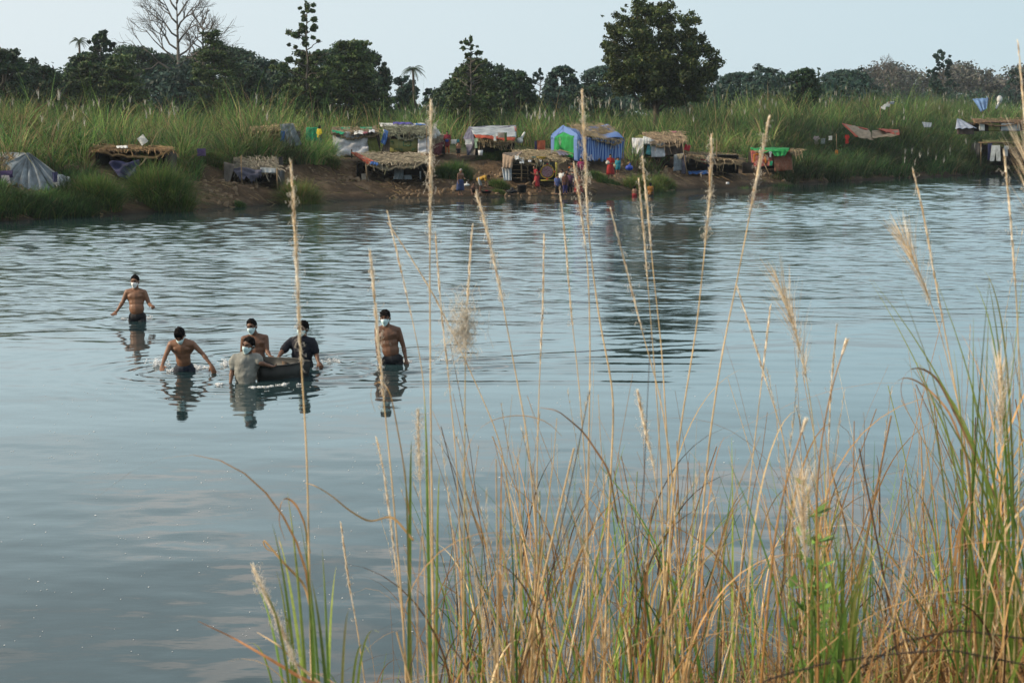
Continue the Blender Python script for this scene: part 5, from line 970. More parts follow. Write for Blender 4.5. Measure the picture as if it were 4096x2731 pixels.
def person(loc, label, J, skin, hair=HAIR, yaw=0.0, vox=.009, mask=None, shorts=None, shirt=None, sleeve=.62, sarong=None, trousers=None, fat=0.0, wid=1.0, hairstyle='short', headyaw=0.0, headpitch=0.0, S=1.0, group=None, curl=None, skirt_z=None, long_hair=False, slim=1.0, shirt_low=.0):
    """J: joints in metres (x to picture right, y away from the viewer, z up), figure faces -y"""
    root = thing('person', loc, label, 'person', group, yaw)
    g = {k: np.array(v, float) * S for k, v in J.items()}; P0, NK, HD = g['pelvis'], g['neck'], g['head']
    sp = NK - P0; L0 = np.linalg.norm(sp); R = frame(sp, g['sR'] - g['sL']); k = L0 / .50
    hv = HD - NK; Rh = frame(hv + np.array([0, 0, .25]) * S, R[:, 0]); cy, sy = math.cos(headyaw), math.sin(headyaw); cp_, sp_ = math.cos(headpitch), math.sin(headpitch)
    Rh = Rh @ np.array([[cy, -sy, 0], [sy, cy, 0], [0, 0, 1]]) @ np.array([[1, 0, 0], [0, cp_, -sp_], [0, sp_, cp_]])
    def at_(f, dx=0, dy=0): return P0 + sp * f + R[:, 0] * dx * S + R[:, 1] * dy * S
    def torso(mb, e=0.0, lo=-.05):
        w_ = wid
        if lo < .1: mb.ell(at_(.0, 0, .01), np.array([.158 * w_ + e, .112 + e, .13 + e]) * S, R)
        mb.ell(at_(.30, 0, -.005 - fat * .4), np.array([(.138 + fat * .5) * w_ + e, .098 + e + fat, .15 + e]) * S, R)
        mb.ell(at_(.52, 0, 0), np.array([(.144 + fat * .2) * w_ + e, .10 + e + fat * .4, .15 + e]) * S, R)
        mb.ell(at_(.74, 0, .0), np.array([.166 * w_ + e, .108 + e, .135 + e]) * S, R)
        if e == 0 and not shirt:
          for s in (-1, 1): mb.ell(at_(.755, .072 * s * w_, -.048), np.array([.078, .052, .052]) * S, R)
        for s_, sh in ((-1, g['sL']), (1, g['sR'])):
            mb.cap(at_(.86, .05 * s_), sh - R[:, 0] * s_ * .02 * S, (.085 + e) * S, (.058 + e) * S); mb.cap(at_(.97, .02 * s_, .02), sh + R[:, 2] * .005, (.055 + e * .6) * S, (.045 + e) * S)
            mb.cap(at_(.62, .10 * s_ * w_, .02), sh - R[:, 2] * .02 * S, (.07 + e) * S, (.05 + e) * S)
    def arm(mb, s, e=0.0, upto=2.0):
        sh, el, wr = g['s' + s], g['e' + s], g['w' + s]
        if upto <= 1: mb.cap(sh, sh + (el - sh) * upto, (.055 + e) * S, (.043 + e * 1.25) * S); return
        mb.cap(sh, el, .054 * S * slim, .038 * S * slim); mb.ell(sh + (el - sh) * .45, np.array([.045, .047, .075]) * S * slim, frame(el - sh, R[:, 0]))
        mb.cap(el, wr, .039 * S * slim, .025 * S * slim); mb.ell(el + (wr - el) * .25, np.array([.041, .040, .07]) * S * slim, frame(wr - el, R[:, 0]))
    def hand(mb, s, sgn):
        wr, el = g['w' + s], g['e' + s]; d = wr - el; d /= np.linalg.norm(d)
        hd = g.get('h' + s); d2 = (hd - wr) / np.linalg.norm(hd - wr) if hd is not None else d
        Rn = frame(d2, g.get('side' + s, R[:, 0] * sgn)); c_ = (curl or {}).get(s, .35)     # x across knuckles (thumb side = -x*sgn), y back of hand
        X, Y_, Z_ = Rn[:, 0], Rn[:, 1], Rn[:, 2]; X = X * 1.0
        mb.ell(wr + Z_ * .045 * S, np.array([.040, .019, .052]) * S, Rn); mb.cap(wr - d * .02 * S, wr + Z_ * .03 * S, .025 * S, .027 * S)
        for i, (x, l_) in enumerate(((-.030, .068), (-.010, .078), (.010, .073), (.029, .057))):
            a = wr + (Z_ * .082 + X * x) * S; p1 = a + (Z_ * math.cos(c_) - Y_ * math.sin(c_) + X * x * 2.2) * l_ * .5 * S; p2 = p1 + (Z_ * math.cos(c_ * 2.4) - Y_ * math.sin(c_ * 2.4) + X * x) * l_ * .5 * S
            mb.cap(a - Z_ * .02 * S, p1, .0105 * S, .0095 * S, 8); mb.cap(p1, p2, .0095 * S, .008 * S, 8)
        t0 = wr + (Z_ * .025 - X * .030) * S; t1 = t0 + (Z_ * .028 - X * .028 - Y_ * .012) * S; t2 = t1 + (Z_ * .028 - X * .008 - Y_ * .012) * S; mb.cap(t0, t1, .014 * S, .011 * S, 8); mb.cap(t1, t2, .011 * S, .009 * S, 8)
    b = MB(); torso(b); c0 = HD
    b.cap(at_(.93, 0, .012), c0 + Rh[:, 2] * -.06 * S + Rh[:, 1] * .015 * S, .062 * S, .056 * S)
    def hp(x, y, z): return c0 + (Rh @ np.array([x, y, z])) * S
    b.ell(hp(0, .008, .025), np.array([.075, .093, .088]) * S, Rh, 16, 12); b.ell(hp(0, -.022, -.042), np.array([.060, .068, .066]) * S, Rh, 14, 10); b.ell(hp(0, -.055, -.085), np.array([.028, .024, .024]) * S, Rh)
    b.cap(hp(0, -.088, .018), hp(0, -.108, -.022), .010 * S, .015 * S, 8); b.ell(hp(0, -.078, .033), np.array([.052, .018, .014]) * S, Rh); b.ell(hp(0, -.088, -.052), np.array([.026, .013, .011]) * S, Rh)
    for s in (-1, 1): b.ell(hp(.076 * s, .012, -.012), np.array([.012, .020, .032]) * S, Rh); b.ell(hp(.040 * s, -.062, -.012), np.array([.022, .022, .018]) * S, Rh)
    for s, sg in (('L', -1), ('R', 1)):
        arm(b, s); hand(b, s, sg)
        hpj, kn, an = g['hip' + s], g['k' + s], g['a' + s]; b.cap(hpj, kn, .082 * S * slim, .052 * S * slim); b.cap(kn, an, .052 * S * slim, .034 * S * slim); b.ell(kn + (an - kn) * .3, np.array([.048, .052, .10]) * S * slim, frame(kn - an, R[:, 0]))
        ft = an + np.array([0, -.02, -.045]) * S; b.cap(ft + np.array([0, .035, 0]) * S, ft + np.array([0, -.13, -.012]) * S, .034 * S, .026 * S); b.cap(an, ft + np.array([0, .02, 0]) * S, .034 * S, .034 * S)
        for q_ in range(5): b.cap(ft + np.array([(q_ - 2) * .013, -.13, -.014]) * S, ft + np.array([(q_ - 2) * .015, -.165 + abs(q_ - 1) * .006, -.018]) * S, .011 * S, .010 * S, 6)
    body = remesh(b, 'body', skin, root, vox, 2)
    h_ = MB(); hr = 1.0
    h_.ell(hp(0, .018, .045), np.array([.082, .094, .078]) * S, Rh, 16, 12); h_.ell(hp(0, .050, .0), np.array([.076, .062, .080]) * S, Rh, 14, 10)
    for s in (-1, 1): h_.ell(hp(.058 * s, .020, .035), np.array([.026, .060, .050]) * S, Rh)
    rg_ = np.random.default_rng(int(abs(loc[0]) * 100) + 5)
    for i in range(22 if vox < .012 else 8):
        a = rg_.uniform(0, 6.28); e_ = rg_.uniform(.3, 1.4); h_.ell(hp(.066 * math.cos(a) * math.cos(e_), .015 + .078 * math.sin(a) * math.cos(e_), .055 + .066 * math.sin(e_)), np.array([.018, .02, .018]) * S, Rh, 8, 6)
    if hairstyle == 'fringe':
        for x in (-.05, -.03, -.01, .01, .03, .05): h_.cap(hp(x, -.055, .09), hp(x * 1.05, -.082, .040), .022 * S, .010 * S, 8)
    else: h_.cap(hp(-.035, -.045, .085), hp(.035, -.045, .085), .024 * S, .024 * S, 8)
    if long_hair: h_.cap(hp(0, .06, .0), hp(0, .085, -.22), .07 * S, .035 * S); [h_.cap(hp(.06 * s, .02, .02), hp(.062 * s, .04, -.12), .03 * S, .02 * S) for s in (-1, 1)]
    remesh(h_, 'hair', hair, root, max(.007, vox * .9), 1)
    if vox < .012:
        for s in (-1, 1):
            e_ = MB(); e_.ell(hp(.031 * s, -.083, .010), np.array([.013, .008, .0065]) * S, Rh, 10, 8); e_.build('eye', EYE, root, smooth=True, local=True)
            e_ = MB(); e_.cap(hp(.014 * s, -.096, .030), hp(.048 * s, -.082, .031), .005 * S, .0035 * S, 6); e_.build('eyebrow', HAIR, root, smooth=True, local=True)
    if mask is not None:
        az = np.linspace(-1.12, 1.12, 23); zz = np.linspace(0, 1, 13); A_, Z2 = np.meshgrid(az, zz, indexing='ij')
        w_ = np.cos(A_ * .95) ; top_z = -.024 + .022 * np.cos(A_ * 1.2); bot_z = -.118 + .045 * (np.abs(A_) / 1.12) ** 2
        z_ = top_z * (1 - Z2) + bot_z * Z2; bulge = .012 + (.040 * np.exp(-((Z2 - .28) / .42) ** 2)) * np.exp(-(A_ / .62) ** 2) + .002 * np.sin(Z2 * 20); tap = 1 - .30 * Z2 ** 2
        x_ = np.sin(A_) * (.072 * tap + bulge * .4); y_ = -np.cos(A_) * (.092 * (1 - .12 * Z2) + bulge) + .010 + .0 * Z2 + .02 * (1 - np.cos(A_))
        G = np.stack([x_, y_, z_], -1) @ Rh.T * S + c0; m_ = MB(); m_.grid(G[:, ::-1], thick=0); mk = m_.build('face_mask', mask, root, smooth=True, local=True)
        so_ = mk.modifiers.new('thickness', 'SOLIDIFY'); so_.thickness = .003
        for s in (-1, 1): e_ = MB(); e_.tube([hp(.070 * s, -.015, -.004), hp(.084 * s, .010, .012), hp(.088 * s, .030, -.01), hp(.084 * s, .018, -.035), hp(.066 * s, -.012, -.05)], .0022, 5); e_.build('ear_loop', mask, mk, smooth=True, local=True)
    if shorts or trousers:
        m_ = MB(); e = .014; m_.ell(at_(.0, 0, .01), np.array([.160 * wid + e, .114 + e, .105 + e]) * S, R)
        for s in ('L', 'R'):
            hpj, kn, an = g['hip' + s], g['k' + s], g['a' + s]; m_.cap(hpj, hpj + (kn - hpj) * (.78 if shorts else 1), .092 * S, (.085 if shorts else .066) * S)
            if trousers: m_.cap(kn, kn + (an - kn) * .88, .066 * S, .056 * S)
        remesh(m_, 'shorts' if shorts else 'trousers', shorts or trousers, root, vox * 1.15, 2)
    if shirt:
        m_ = MB(); torso(m_, .017, lo=0.0); m_.cap(at_(-.08), at_(.2), (.145 * wid) * S, (.13 * wid) * S); m_.ell(at_(.42, 0, -.012), np.array([.168 * wid, .122, .26]) * S, R); m_.ell(at_(.60, 0, -.02), np.array([.165 * wid, .115, .16]) * S, R)
        for s in ('L', 'R'): arm(m_, s, .018, upto=sleeve if sleeve <= 1 else 1)
        m_.cap(at_(.99, 0, .005), at_(1.06, 0, -.005), .066 * S, .058 * S)
        if shirt_low: m_.cap(at_(0), at_(-shirt_low), .16 * S, .17 * S)
        so_ = remesh(m_, 'shirt', shirt, root, vox * 1.15, 7)
        tx = bpy.data.textures.new('folds', 'CLOUDS'); tx.noise_scale = .16; dm = so_.modifiers.new('folds', 'DISPLACE'); dm.texture = tx; dm.strength = .05; dm.mid_level = .5; dm.texture_coords = 'LOCAL'
    if sarong:
        m_ = MB(); kk = (g['kL'] + g['kR']) / 2; aa = (g['aL'] + g['aR']) / 2; zt = P0 + R[:, 2] * .08 * S; ze = kk + (aa - kk) * (.45 if skirt_z is None else skirt_z); n_ = 9; ths = np.linspace(0, 2 * math.pi, 33)
        rows = []; wdt = abs(g['kR'][0] - g['kL'][0]) / 2
        for i in range(n_):
            t = i / (n_ - 1); c = zt * (1 - t) ** 1 + ze * t if t > .99 else (zt * (1 - t / .55) + (kk * .4 + P0 * .6) * t / .55 if t < .55 else (kk * .4 + P0 * .6) * (1 - (t - .55) / .45) + ze * (t - .55) / .45)
            f = 1 + .06 * np.sin(ths * 9 + t * 2) * t; rx = (.165 + (wdt * .9) * t + .01) * S * f; ry = (.128 + .03 * t) * S * f; rows.append(np.stack([c[0] + rx * np.cos(ths), c[1] + ry * np.sin(ths), c[2] + 0 * ths], -1))
        m_.grid(np.stack(rows, 1)); o = m_.build('sarong', sarong, root, smooth=True, local=True); s_ = o.modifiers.new('thickness', 'SOLIDIFY'); s_.thickness = .008
    return root
def stand(H=1.65, lean=0.0, **kw):
    """relaxed standing joints for a person of height H, to be altered by kw"""
    k = H / 1.70
    J = dict(pelvis=(0, 0, .93), neck=(0, -.01 - lean * .45, 1.42 - lean * .08), head=(0, -.035 - lean * .55, 1.585 - lean * .12), sL=(-.175, -.005 - lean * .42, 1.385 - lean * .08), sR=(.175, -.005 - lean * .42, 1.385 - lean * .08),
             eL=(-.22, .0 - lean * .3, 1.10), eR=(.22, .0 - lean * .3, 1.10), wL=(-.225, -.06 - lean * .3, .87), wR=(.225, -.06 - lean * .3, .87), hipL=(-.09, 0, .90), hipR=(.09, 0, .90), kL=(-.10, -.03, .50), kR=(.10, -.03, .50), aL=(-.11, .02, .085), aR=(.11, .02, .085))
    J = {a: tuple(k * x for x in b_) for a, b_ in J.items()}
    J.update(kw); return J

# --- the six men wading with the tub; heights below are measured up from the water, then lifted by the depth d
def wader(u, v, d, top, label, X, **kw):
    c = W(u, v); 
    J = stand(1.70, 0)
    J = {a: (b_[0], b_[1], b_[2]) for a, b_ in J.items()}
    hipz = X.pop('hipz', .06); J['pelvis'] = (X.get('px', 0), 0, d + hipz); J['hipL'] = (-.085 + X.get('px', 0), 0, d + hipz - .04); J['hipR'] = (.085 + X.get('px', 0), 0, d + hipz - .04); X.pop('px', None)
    J['kL'] = (-.10, -.05, (d + hipz) * .54); J['kR'] = (.10, -.12, (d + hipz) * .54); J['aL'] = (-.11, .12, .085); J['aR'] = (.11, -.05, .085)
    for a, b_ in X.items(): J[a] = (b_[0], b_[1], b_[2] + d) if not a.startswith('side') else b_
    return person((c[0], c[1], -d), label, J, **kw)
sdY = np.array([0, 1, 0]); 
wader(137.5, 321.2, .84, 0, 'bare-chested wading man in black shorts and white mask, farthest back of the waders', dict(hipz=.10, px=.0, neck=(-.02, 0, .63), head=(-.02, -.03, .782), sL=(-.185, 0, .575), sR=(.15, 0, .57), eL=(-.265, -.02, .39), wL=(-.375, -.10, .205), hL=(-.42, -.14, .16), eR=(.235, .0, .345), wR=(.315, -.16, .325), hR=(.35, -.22, .33)),
      skin=SKIN[0], shorts=SHORTS, mask=MASKW, fat=.022, curl={'L': .4, 'R': .85}, headyaw=-.1)
wader(MEN[1][0], MEN[1][1], .90, 0, 'thin bare-chested man in dark shorts leaning forward, arms spread, head bowed', dict(hipz=.05, px=.0, neck=(-.01, -.13, .49), head=(-.012, -.22, .58), sL=(-.175, -.12, .435), sR=(.165, -.12, .435), eL=(-.235, -.22, .27), wL=(-.255, -.38, .145), hL=(-.24, -.45, .09), eR=(.31, -.12, .285), wR=(.445, -.18, .12), hR=(.475, -.2, .05)),
      skin=SKIN[0], shorts=wetcloth('wet_blue_shorts', (.010, .016, .030)), mask=MASKB, slim=.88, wid=.84, curl={'L': .3, 'R': .3}, hairstyle='fringe', headpitch=.45)
wader(255.7, 357.5, .95, 0, 'bare-chested man behind the tub, blue mask, hand on its far rim', dict(hipz=-.12, px=.03, neck=(.0, 0, .37), head=(-.05, -.035, .515), sL=(-.185, 0, .31), sR=(.165, 0, .33), eL=(-.22, .02, .06), wL=(-.20, -.10, -.12), eR=(.195, -.05, .12), wR=(.262, -.16, .045), hR=(.32, -.22, .03)),
      skin=SKIN[1], shorts=SHORTS, mask=MASKB, curl={'R': .7}, headyaw=-.25, fat=.01)
wader(245.5, 381.5, .97, 0, 'man in a wet grey shirt at the near left end of the tub, blue mask', dict(hipz=-.08, px=-.01, neck=(.02, -.02, .40), head=(.065, -.055, .545), sL=(-.145, 0, .35), sR=(.175, 0, .36), eL=(-.19, -.03, .15), wL=(-.20, -.11, .01), eR=(.235, -.08, .29), wR=(.335, -.05, .255), hR=(.42, -.04, .225), sideR=(0, -1, .2)),
      skin=SKIN[1], shorts=wetcloth('dark_red_shorts', (.20, .01, .02)), shirt=TEEG, mask=MASKB, curl={'R': .6, 'L': .3}, headyaw=-.45, slim=.95, sleeve=.6)
wader(302, 366, .92, 0, 'man in a navy shirt at the right end of the tub, blue mask', dict(hipz=.02, px=.0, neck=(.01, -.02, .45), head=(.03, -.06, .60), sL=(-.16, 0, .395), sR=(.155, 0, .395), eL=(-.285, -.10, .255), wL=(-.325, -.26, .185), hL=(-.31, -.33, .13), eR=(.225, -.03, .215), wR=(.275, -.14, .085), hR=(.31, -.18, .045)),
      skin=SKIN[1], shorts=SHORTS, shirt=TEEN, mask=MASKB, curl={'L': .35, 'R': .85}, sleeve=.8, headyaw=-.5)
wader(390.5, 363.9, .87, 0, 'lone bare-chested man in black shorts and blue mask, wading at the right with arms down', dict(hipz=.07, px=.03, neck=(-.055, 0, .60), head=(-.075, -.03, .74), sL=(-.20, 0, .545), sR=(.125, 0, .545), eL=(-.20, .02, .27), wL=(-.175, -.04, .04), eR=(.205, .02, .28), wR=(.25, -.03, .06)),
      skin=SKIN[1], shorts=SHORTS, mask=MASKB, curl={'L': .3, 'R': .3}, headyaw=-.15, hairstyle='fringe', slim=.95)
# --- the metal tub they push
tubm = mat('dull_tub_metal', (.022, .024, .022), .5, var=.45, vscale=3, metallic=.1, bump=.2, bscale=9)
zr = .23; A1 = W((880 + 545 / 3.92) / 4, (1220 + 935 / 3.92) / 4, zr); A2 = W((880 + 700 / 3.92) / 4, (1220 + 962 / 3.92) / 4, zr); A3 = W((880 + 1420 / 3.92) / 4, (1220 + 875 / 3.92) / 4, zr); A4 = W((880 + 1165 / 3.92) / 4, (1220 + 832 / 3.92) / 4, zr + .02); A5 = W((880 + 620 / 3.92) / 4, (1220 + 808 / 3.92) / 4, zr)
rim = np.array([A1, A2, (A2 + A3) / 2 + [.0, -.03, -.012], A3, A4, (A4 + A5) / 2, A5]); cen = rim.mean(0)
t = thing('metal_tub', (cen[0], cen[1], -.12), 'dark open metal tub pushed along the water by three men', 'tub')
def ringz(r, sc_, z): q_ = cen + (r - cen) * sc_; q_[:, 2] = z + (r[:, 2] - zr if z > .1 else 0); return q_
m = MB(); R0 = [ringz(rim, .88, -.12), ringz(rim, .95, .05), ringz(rim, 1.0, zr), ringz(rim, .975, zr), ringz(rim, .925, .05), ringz(rim, .855, -.09)]
G = np.stack([np.vstack([r, r[:1]]) for r in R0], 1); m.grid(G); c1 = R0[0]; n0 = m.n; m.add(np.vstack([c1, c1.mean(0)]), T=[(i, 7, (i + 1) % 7) for i in range(7)]); c1 = R0[-1]; m.add(np.vstack([c1, c1.mean(0)]), T=[(i, (i + 1) % 7, 7) for i in range(7)]); m.build('hull', tubm, t)
m = MB(); rr_ = ringz(rim, 1.005, zr + .004); m.tube(np.vstack([rr_, rr_[:1]]), .008, 6); m.build('rim', mat('worn_rim_metal', (.06, .062, .058), .5, var=.4, metallic=.2), t, smooth=True)
m = MB(); slab(m, A5 * .35 + A4 * .65 + [0, -.03, -.04], A5 * .25 + A4 * .75 + [.02, -.05, -.05], A2 * .45 + A3 * .55 + [-.05, .12, -.16], A2 * .55 + A3 * .45 + [-.06, .12, -.16], .02); tag(m.build('board', mat('wet_board', (.16, .11, .07), .7, var=.3), origin=Vector(A5 * .3 + A4 * .7)), 'brown board lying in the metal tub under the navy-shirted man\'s hand', 'board')

# --- people on the far bank
def bank(u, vfoot, Yd, H, label, J=None, **kw):
    c = P(u, vfoot, Yd); kw.setdefault('vox', .014); kw.setdefault('skin', SKIN[1]); return person(tuple(c), label, J or stand(H), S=1.0, **kw)
sarB = fab('blue_sarong', (.035, .06, .16)); sarR = fab('red_sarong', (.27, .016, .024))
bank(460.3, 194.8, 94.2, 1.55, 'grey-haired bare-chested old person in a blue wrap standing at the water edge', stand(1.52, .10, wR=(.15, -.22, .98), eR=(.21, -.03, 1.0)), hair=HAIRG, sarong=sarB, skin=SKIN[1], yaw=.6)
J = stand(1.45); J.update(pelvis=(-.12, 0, .80), neck=(.26, -.12, .97), head=(.42, -.16, .93), sL=(.22, -.26, .93), sR=(.24, .06, .93), eL=(.26, -.26, .66), eR=(.28, .04, .66), wL=(.30, -.24, .42), wR=(.34, .02, .42), hipL=(-.14, -.08, .76), hipR=(-.14, .09, .76), kL=(-.05, -.10, .42), kR=(-.02, .10, .42), aL=(-.12, -.09, .07), aR=(-.06, .12, .07))
bank(481.5, 192.6, 95.8, 1.4, 'child in a yellow shirt bending over the washing basin', J, shirt=fab('yellow_shirt', (.46, .27, .04)), shorts=F_LGREY, skin=SKIN[1], sleeve=.6)
J = stand(1.2); J.update(pelvis=(0, 0, .18), neck=(.0, -.16, .48), head=(.0, -.22, .60), sL=(-.13, -.14, .45), sR=(.13, -.14, .45), eL=(-.16, -.28, .28), eR=(.16, -.28, .28), wL=(-.10, -.38, .12), wR=(.10, -.38, .12), hipL=(-.07, -.02, .18), hipR=(.07, -.02, .18), kL=(-.12, -.30, .36), kR=(.12, -.30, .36), aL=(-.12, -.22, .06), aR=(.12, -.22, .06))
bank(474, 194.2, 95.4, 1.1, 'small dark child crouching at the water edge left of the yellow shirt', J, shorts=SHORTS, skin=SKIN[2])
J = stand(1.62, .28); J.update(kR=(.02, -.30, .52), aR=(.06, -.02, .20), kL=(-.06, .02, .48), aL=(-.09, .28, .08), wL=(-.12, -.30, 1.12), eL=(-.20, -.12, 1.02), wR=(.12, -.34, 1.12))
bank(537.4, 192, 96.3, 1.6, 'person wrapped in a red sarong stepping along the water edge', J, sarong=sarR, shirt=sarR, sleeve=.05, yaw=-1.2, skin=SKIN[0])
bank(447.3, 153.6, 106, 1.45, 'woman in a dark red top and orange trousers beside the net lean-to', stand(1.45, 0, wL=(-.06, -.22, .98), wR=(.08, -.22, .96)), shirt=fab('dark_red_top', (.20, .012, .03)), trousers=fab('orange_trousers', (.45, .13, .035)), shirt_low=.5, sleeve=.95, skin=SKIN[0], long_hair=True)
m = MB(); c = P(446.9, 140.5, 105.7); m.ell(c, (.12, .09, .10)); tag(m.build('blue_bundle', fab('royal_cloth', (.02, .05, .25)), smooth=True, origin=Vector(c)), 'blue bundle held at the chest by the woman in the dark red top', 'bundle')
bank(458.4, 157, 105, .95, 'small bare-chested child in dark shorts at the head of the earth steps', stand(.92), shorts=SHORTS, skin=SKIN[0])
jersey = fab('orange_jersey', (.50, .13, .02)); jb = fab('black_jersey', (.012, .012, .016))
p_ = bank(571.6, 188.4, 97.3, 1.62, 'boy in an orange and black football jersey walking down to the water', stand(1.6), shirt=jb, trousers=fab('navy_trousers', (.02, .03, .09)), sleeve=.7, skin=SKIN[1])
m = MB()
for x in (-.12, .12): m.ell((x * 1.05, -.04, 1.26), (.075, .115, .07))
m.ell((0, -.07, .95), (.155, .085, .05)); m.build('orange_panel', jersey, p_, smooth=True, local=True)
m = MB(); m.ell((0, -.085, .90), (.12, .07, .022)); m.cap((-.17, -.01, .70), (-.18, -.01, 1.02), .018, .018, 8); m.cap((.17, -.01, .70), (.18, -.01, 1.02), .018, .018, 8); m.build('white_trim', F_PALE, p_, smooth=True, local=True)
bank(580.8, 181, 99.3, 1.42, 'woman in a magenta shirt standing behind the boy in the football jersey', stand(1.42), shirt=fab('magenta_shirt', (.32, .04, .11)), trousers=F_BLACK, sleeve=.9, long_hair=True, skin=SKIN[0])
bank(610.3, 178.8, 101.6, 1.56, 'woman in a long red dress carrying a white pot on the bank', stand(1.54, 0, wL=(-.20, -.20, 1.0), wR=(.06, -.24, .98)), shirt=fab('scarlet_dress', (.34, .018, .018)), sarong=fab('scarlet_skirt', (.34, .018, .018)), sleeve=.95, skin=SKIN[0], long_hair=True)
m = MB(); c = P(607.6, 162.4, 101.2); m.ell(c, (.13, .12, .12), nu=14, nv=10); m.tube([c + [0, 0, .09], c + [0, 0, .15]], [.06, .07], 10); tag(m.build('pot', fab('pot_white', (.55, .52, .45)), smooth=True, origin=Vector(c)), 'round white pot held by the woman in the long red dress', 'pot')
bank(617.8, 174, 102.6, 1.02, 'child in a teal outfit on the bank beside the woman in the long red dress', stand(1.0), shirt=fab('teal_outfit', (.01, .25, .34)), shorts=fab('teal_shorts', (.01, .25, .34)), shirt_low=.4, sleeve=.9, skin=SKIN[0])
m = MB(); c = P(614.4, 165.6, 102.1); m.ell(c, (.11, .10, .13), nu=14, nv=10); m.cap(c + [0, 0, .1], c + [0, 0, .17], .04, .035); tag(m.build('water_jug', fab('cream_plastic', (.50, .47, .30)), smooth=True, origin=Vector(c)), 'cream jug between the red dress and the child in teal', 'jug')
gk = 'children at the water edge below the shed'
for u, v, Yd, H, sh, lo, lab, yw in [(557, 193.6, 96, 1.08, fab('blue_white_top', (.10, .14, .35)), SHORTS, 'small child in a blue and white top, left end of the group by the water', .4), (562, 192.4, 96.6, 1.36, F_PALE, F_NAVY, 'child in a white shirt behind the small child in blue and white', -.5), (565, 193.8, 95.9, 1.22, fab('brown_top', (.10, .04, .025)), fab('indigo_shorts', (.03, .03, .14)), 'child in a brown top in the middle of the group by the water', .2), (570, 193, 96.2, 1.24, fab('plum_top', (.09, .035, .08)), SHORTS, 'child in a plum top, right end of the group below the jersey boy', -.3), (566.8, 191.6, 97.0, 1.28, jb, F_NAVY, 'dark-haired child in black half hidden in the group by the water', .1)]:
    bank(u, v, Yd, H, lab, stand(H), shirt=sh, trousers=lo, sleeve=.7, skin=SKIN[1], yaw=yw, group=gk)
J = stand(1.5); J.update(pelvis=(0, 0, .42), neck=(.04, .10, .88), head=(.06, .16, 1.04), sL=(-.14, .06, .84), sR=(.20, .06, .84), eL=(-.24, .12, .60), eR=(.28, .14, .62), wL=(-.22, .26, .40), wR=(.24, .28, .42), hipL=(-.09, 0, .40), hipR=(.09, 0, .40), kL=(-.12, .25, .16), kR=(.12, .25, .16), aL=(-.11, -.10, .08), aR=(.11, -.10, .08))
bank(578.5, 194.4, 95.2, 1.4, 'bare-backed bather kneeling in the shallows in a red sarong', J, sarong=sarR, skin=SKIN[0], skirt_z=.2)
bank(634.4, 204.5, 96.5, 1.15, 'bare child bather standing chest deep in the water, left of the two', stand(1.1), skin=SKIN[1], shorts=sarR, yaw=2.6)
bank(650.3, 204.0, 96.5, 1.25, 'bather in an ochre top chest deep in the water, right of the two', stand(1.25), skin=SKIN[1], shirt=fab('ochre_top', (.30, .13, .02)), shorts=SHORTS, sleeve=.2, yaw=2.9)
bank(319.6, 147.5, 100.5, 1.35, 'person in a bright yellow shirt among the reeds in front of the green sheet', stand(1.35), shirt=F_YEL, trousers=F_NAVY, sleeve=.9, yaw=2.4)

# --- broken water and foam round the waders
foam_m = mat('foam', (.95, .97, .98), .5, var=.1)
m = MB()
def wz(c): return float(waves(np.array([c[0]]), np.array([c[1]]))[0])
def foam(u, v, su, sv, n, r=(.003, .009), hz=.03):
    k = max(3, n // 5); cs = [(u + RNG.normal() * su, v + RNG.normal() * sv) for _ in range(k)]
    for i in range(n * 3):
        a, b_ = cs[RNG.integers(k)]; c = W(a + RNG.normal() * 1.3, b_ + RNG.normal() * .16); rr__ = RNG.uniform(*r); c[2] = wz(c) + abs(RNG.normal()) * hz * .6
        m.ell(c, (rr__ * RNG.uniform(1, 2.2), rr__ * 1.2, rr__ * RNG.uniform(.4, 1)), nu=6, nv=4)
for a in [(159, 364.3, 4.5, 1.0, 110, .07), (172, 369.8, 5, .5, 50), (196, 368.4, 4, .8, 60, .05), (204, 366, 4, .8, 30), (125, 319.6, 3, .4, 16), (148, 318.6, 4, .5, 40, .05), (226, 363.6, 3, 1.2, 56, .06), (222, 384, 3, .9, 30), (262, 386.2, 9, .5, 56), (288, 383.6, 10, .4, 26), (333, 361.4, 5, .6, 40, .05), (403, 361.4, 7, .5, 60, .04), (376, 365.2, 5, .4, 20), (428, 359.8, 12, .7, 22)]:
    foam(*a[:5], hz=(a[5] if len(a) > 5 else .015))
o = m.build('foam', foam_m, smooth=True); tag(o, kind='stuff')
m = MB()
for i in range(420):
    v = 385 + 270 * RNG.random() ** 1.6; u = RNG.uniform(-10, 500) if RNG.random() < .85 else RNG.uniform(500, 820); c = W(u, v); s_ = c[1] / FPX; r = s_ * RNG.uniform(.22, .5) * (1.8 if RNG.random() < .08 else 1); c[2] = wz(c) + .002
    m.ell(c, (r * 1.5, r * 1.6, .0025), nu=6, nv=4)
o = m.build('floating_specks', foam_m, smooth=True); tag(o, kind='stuff')
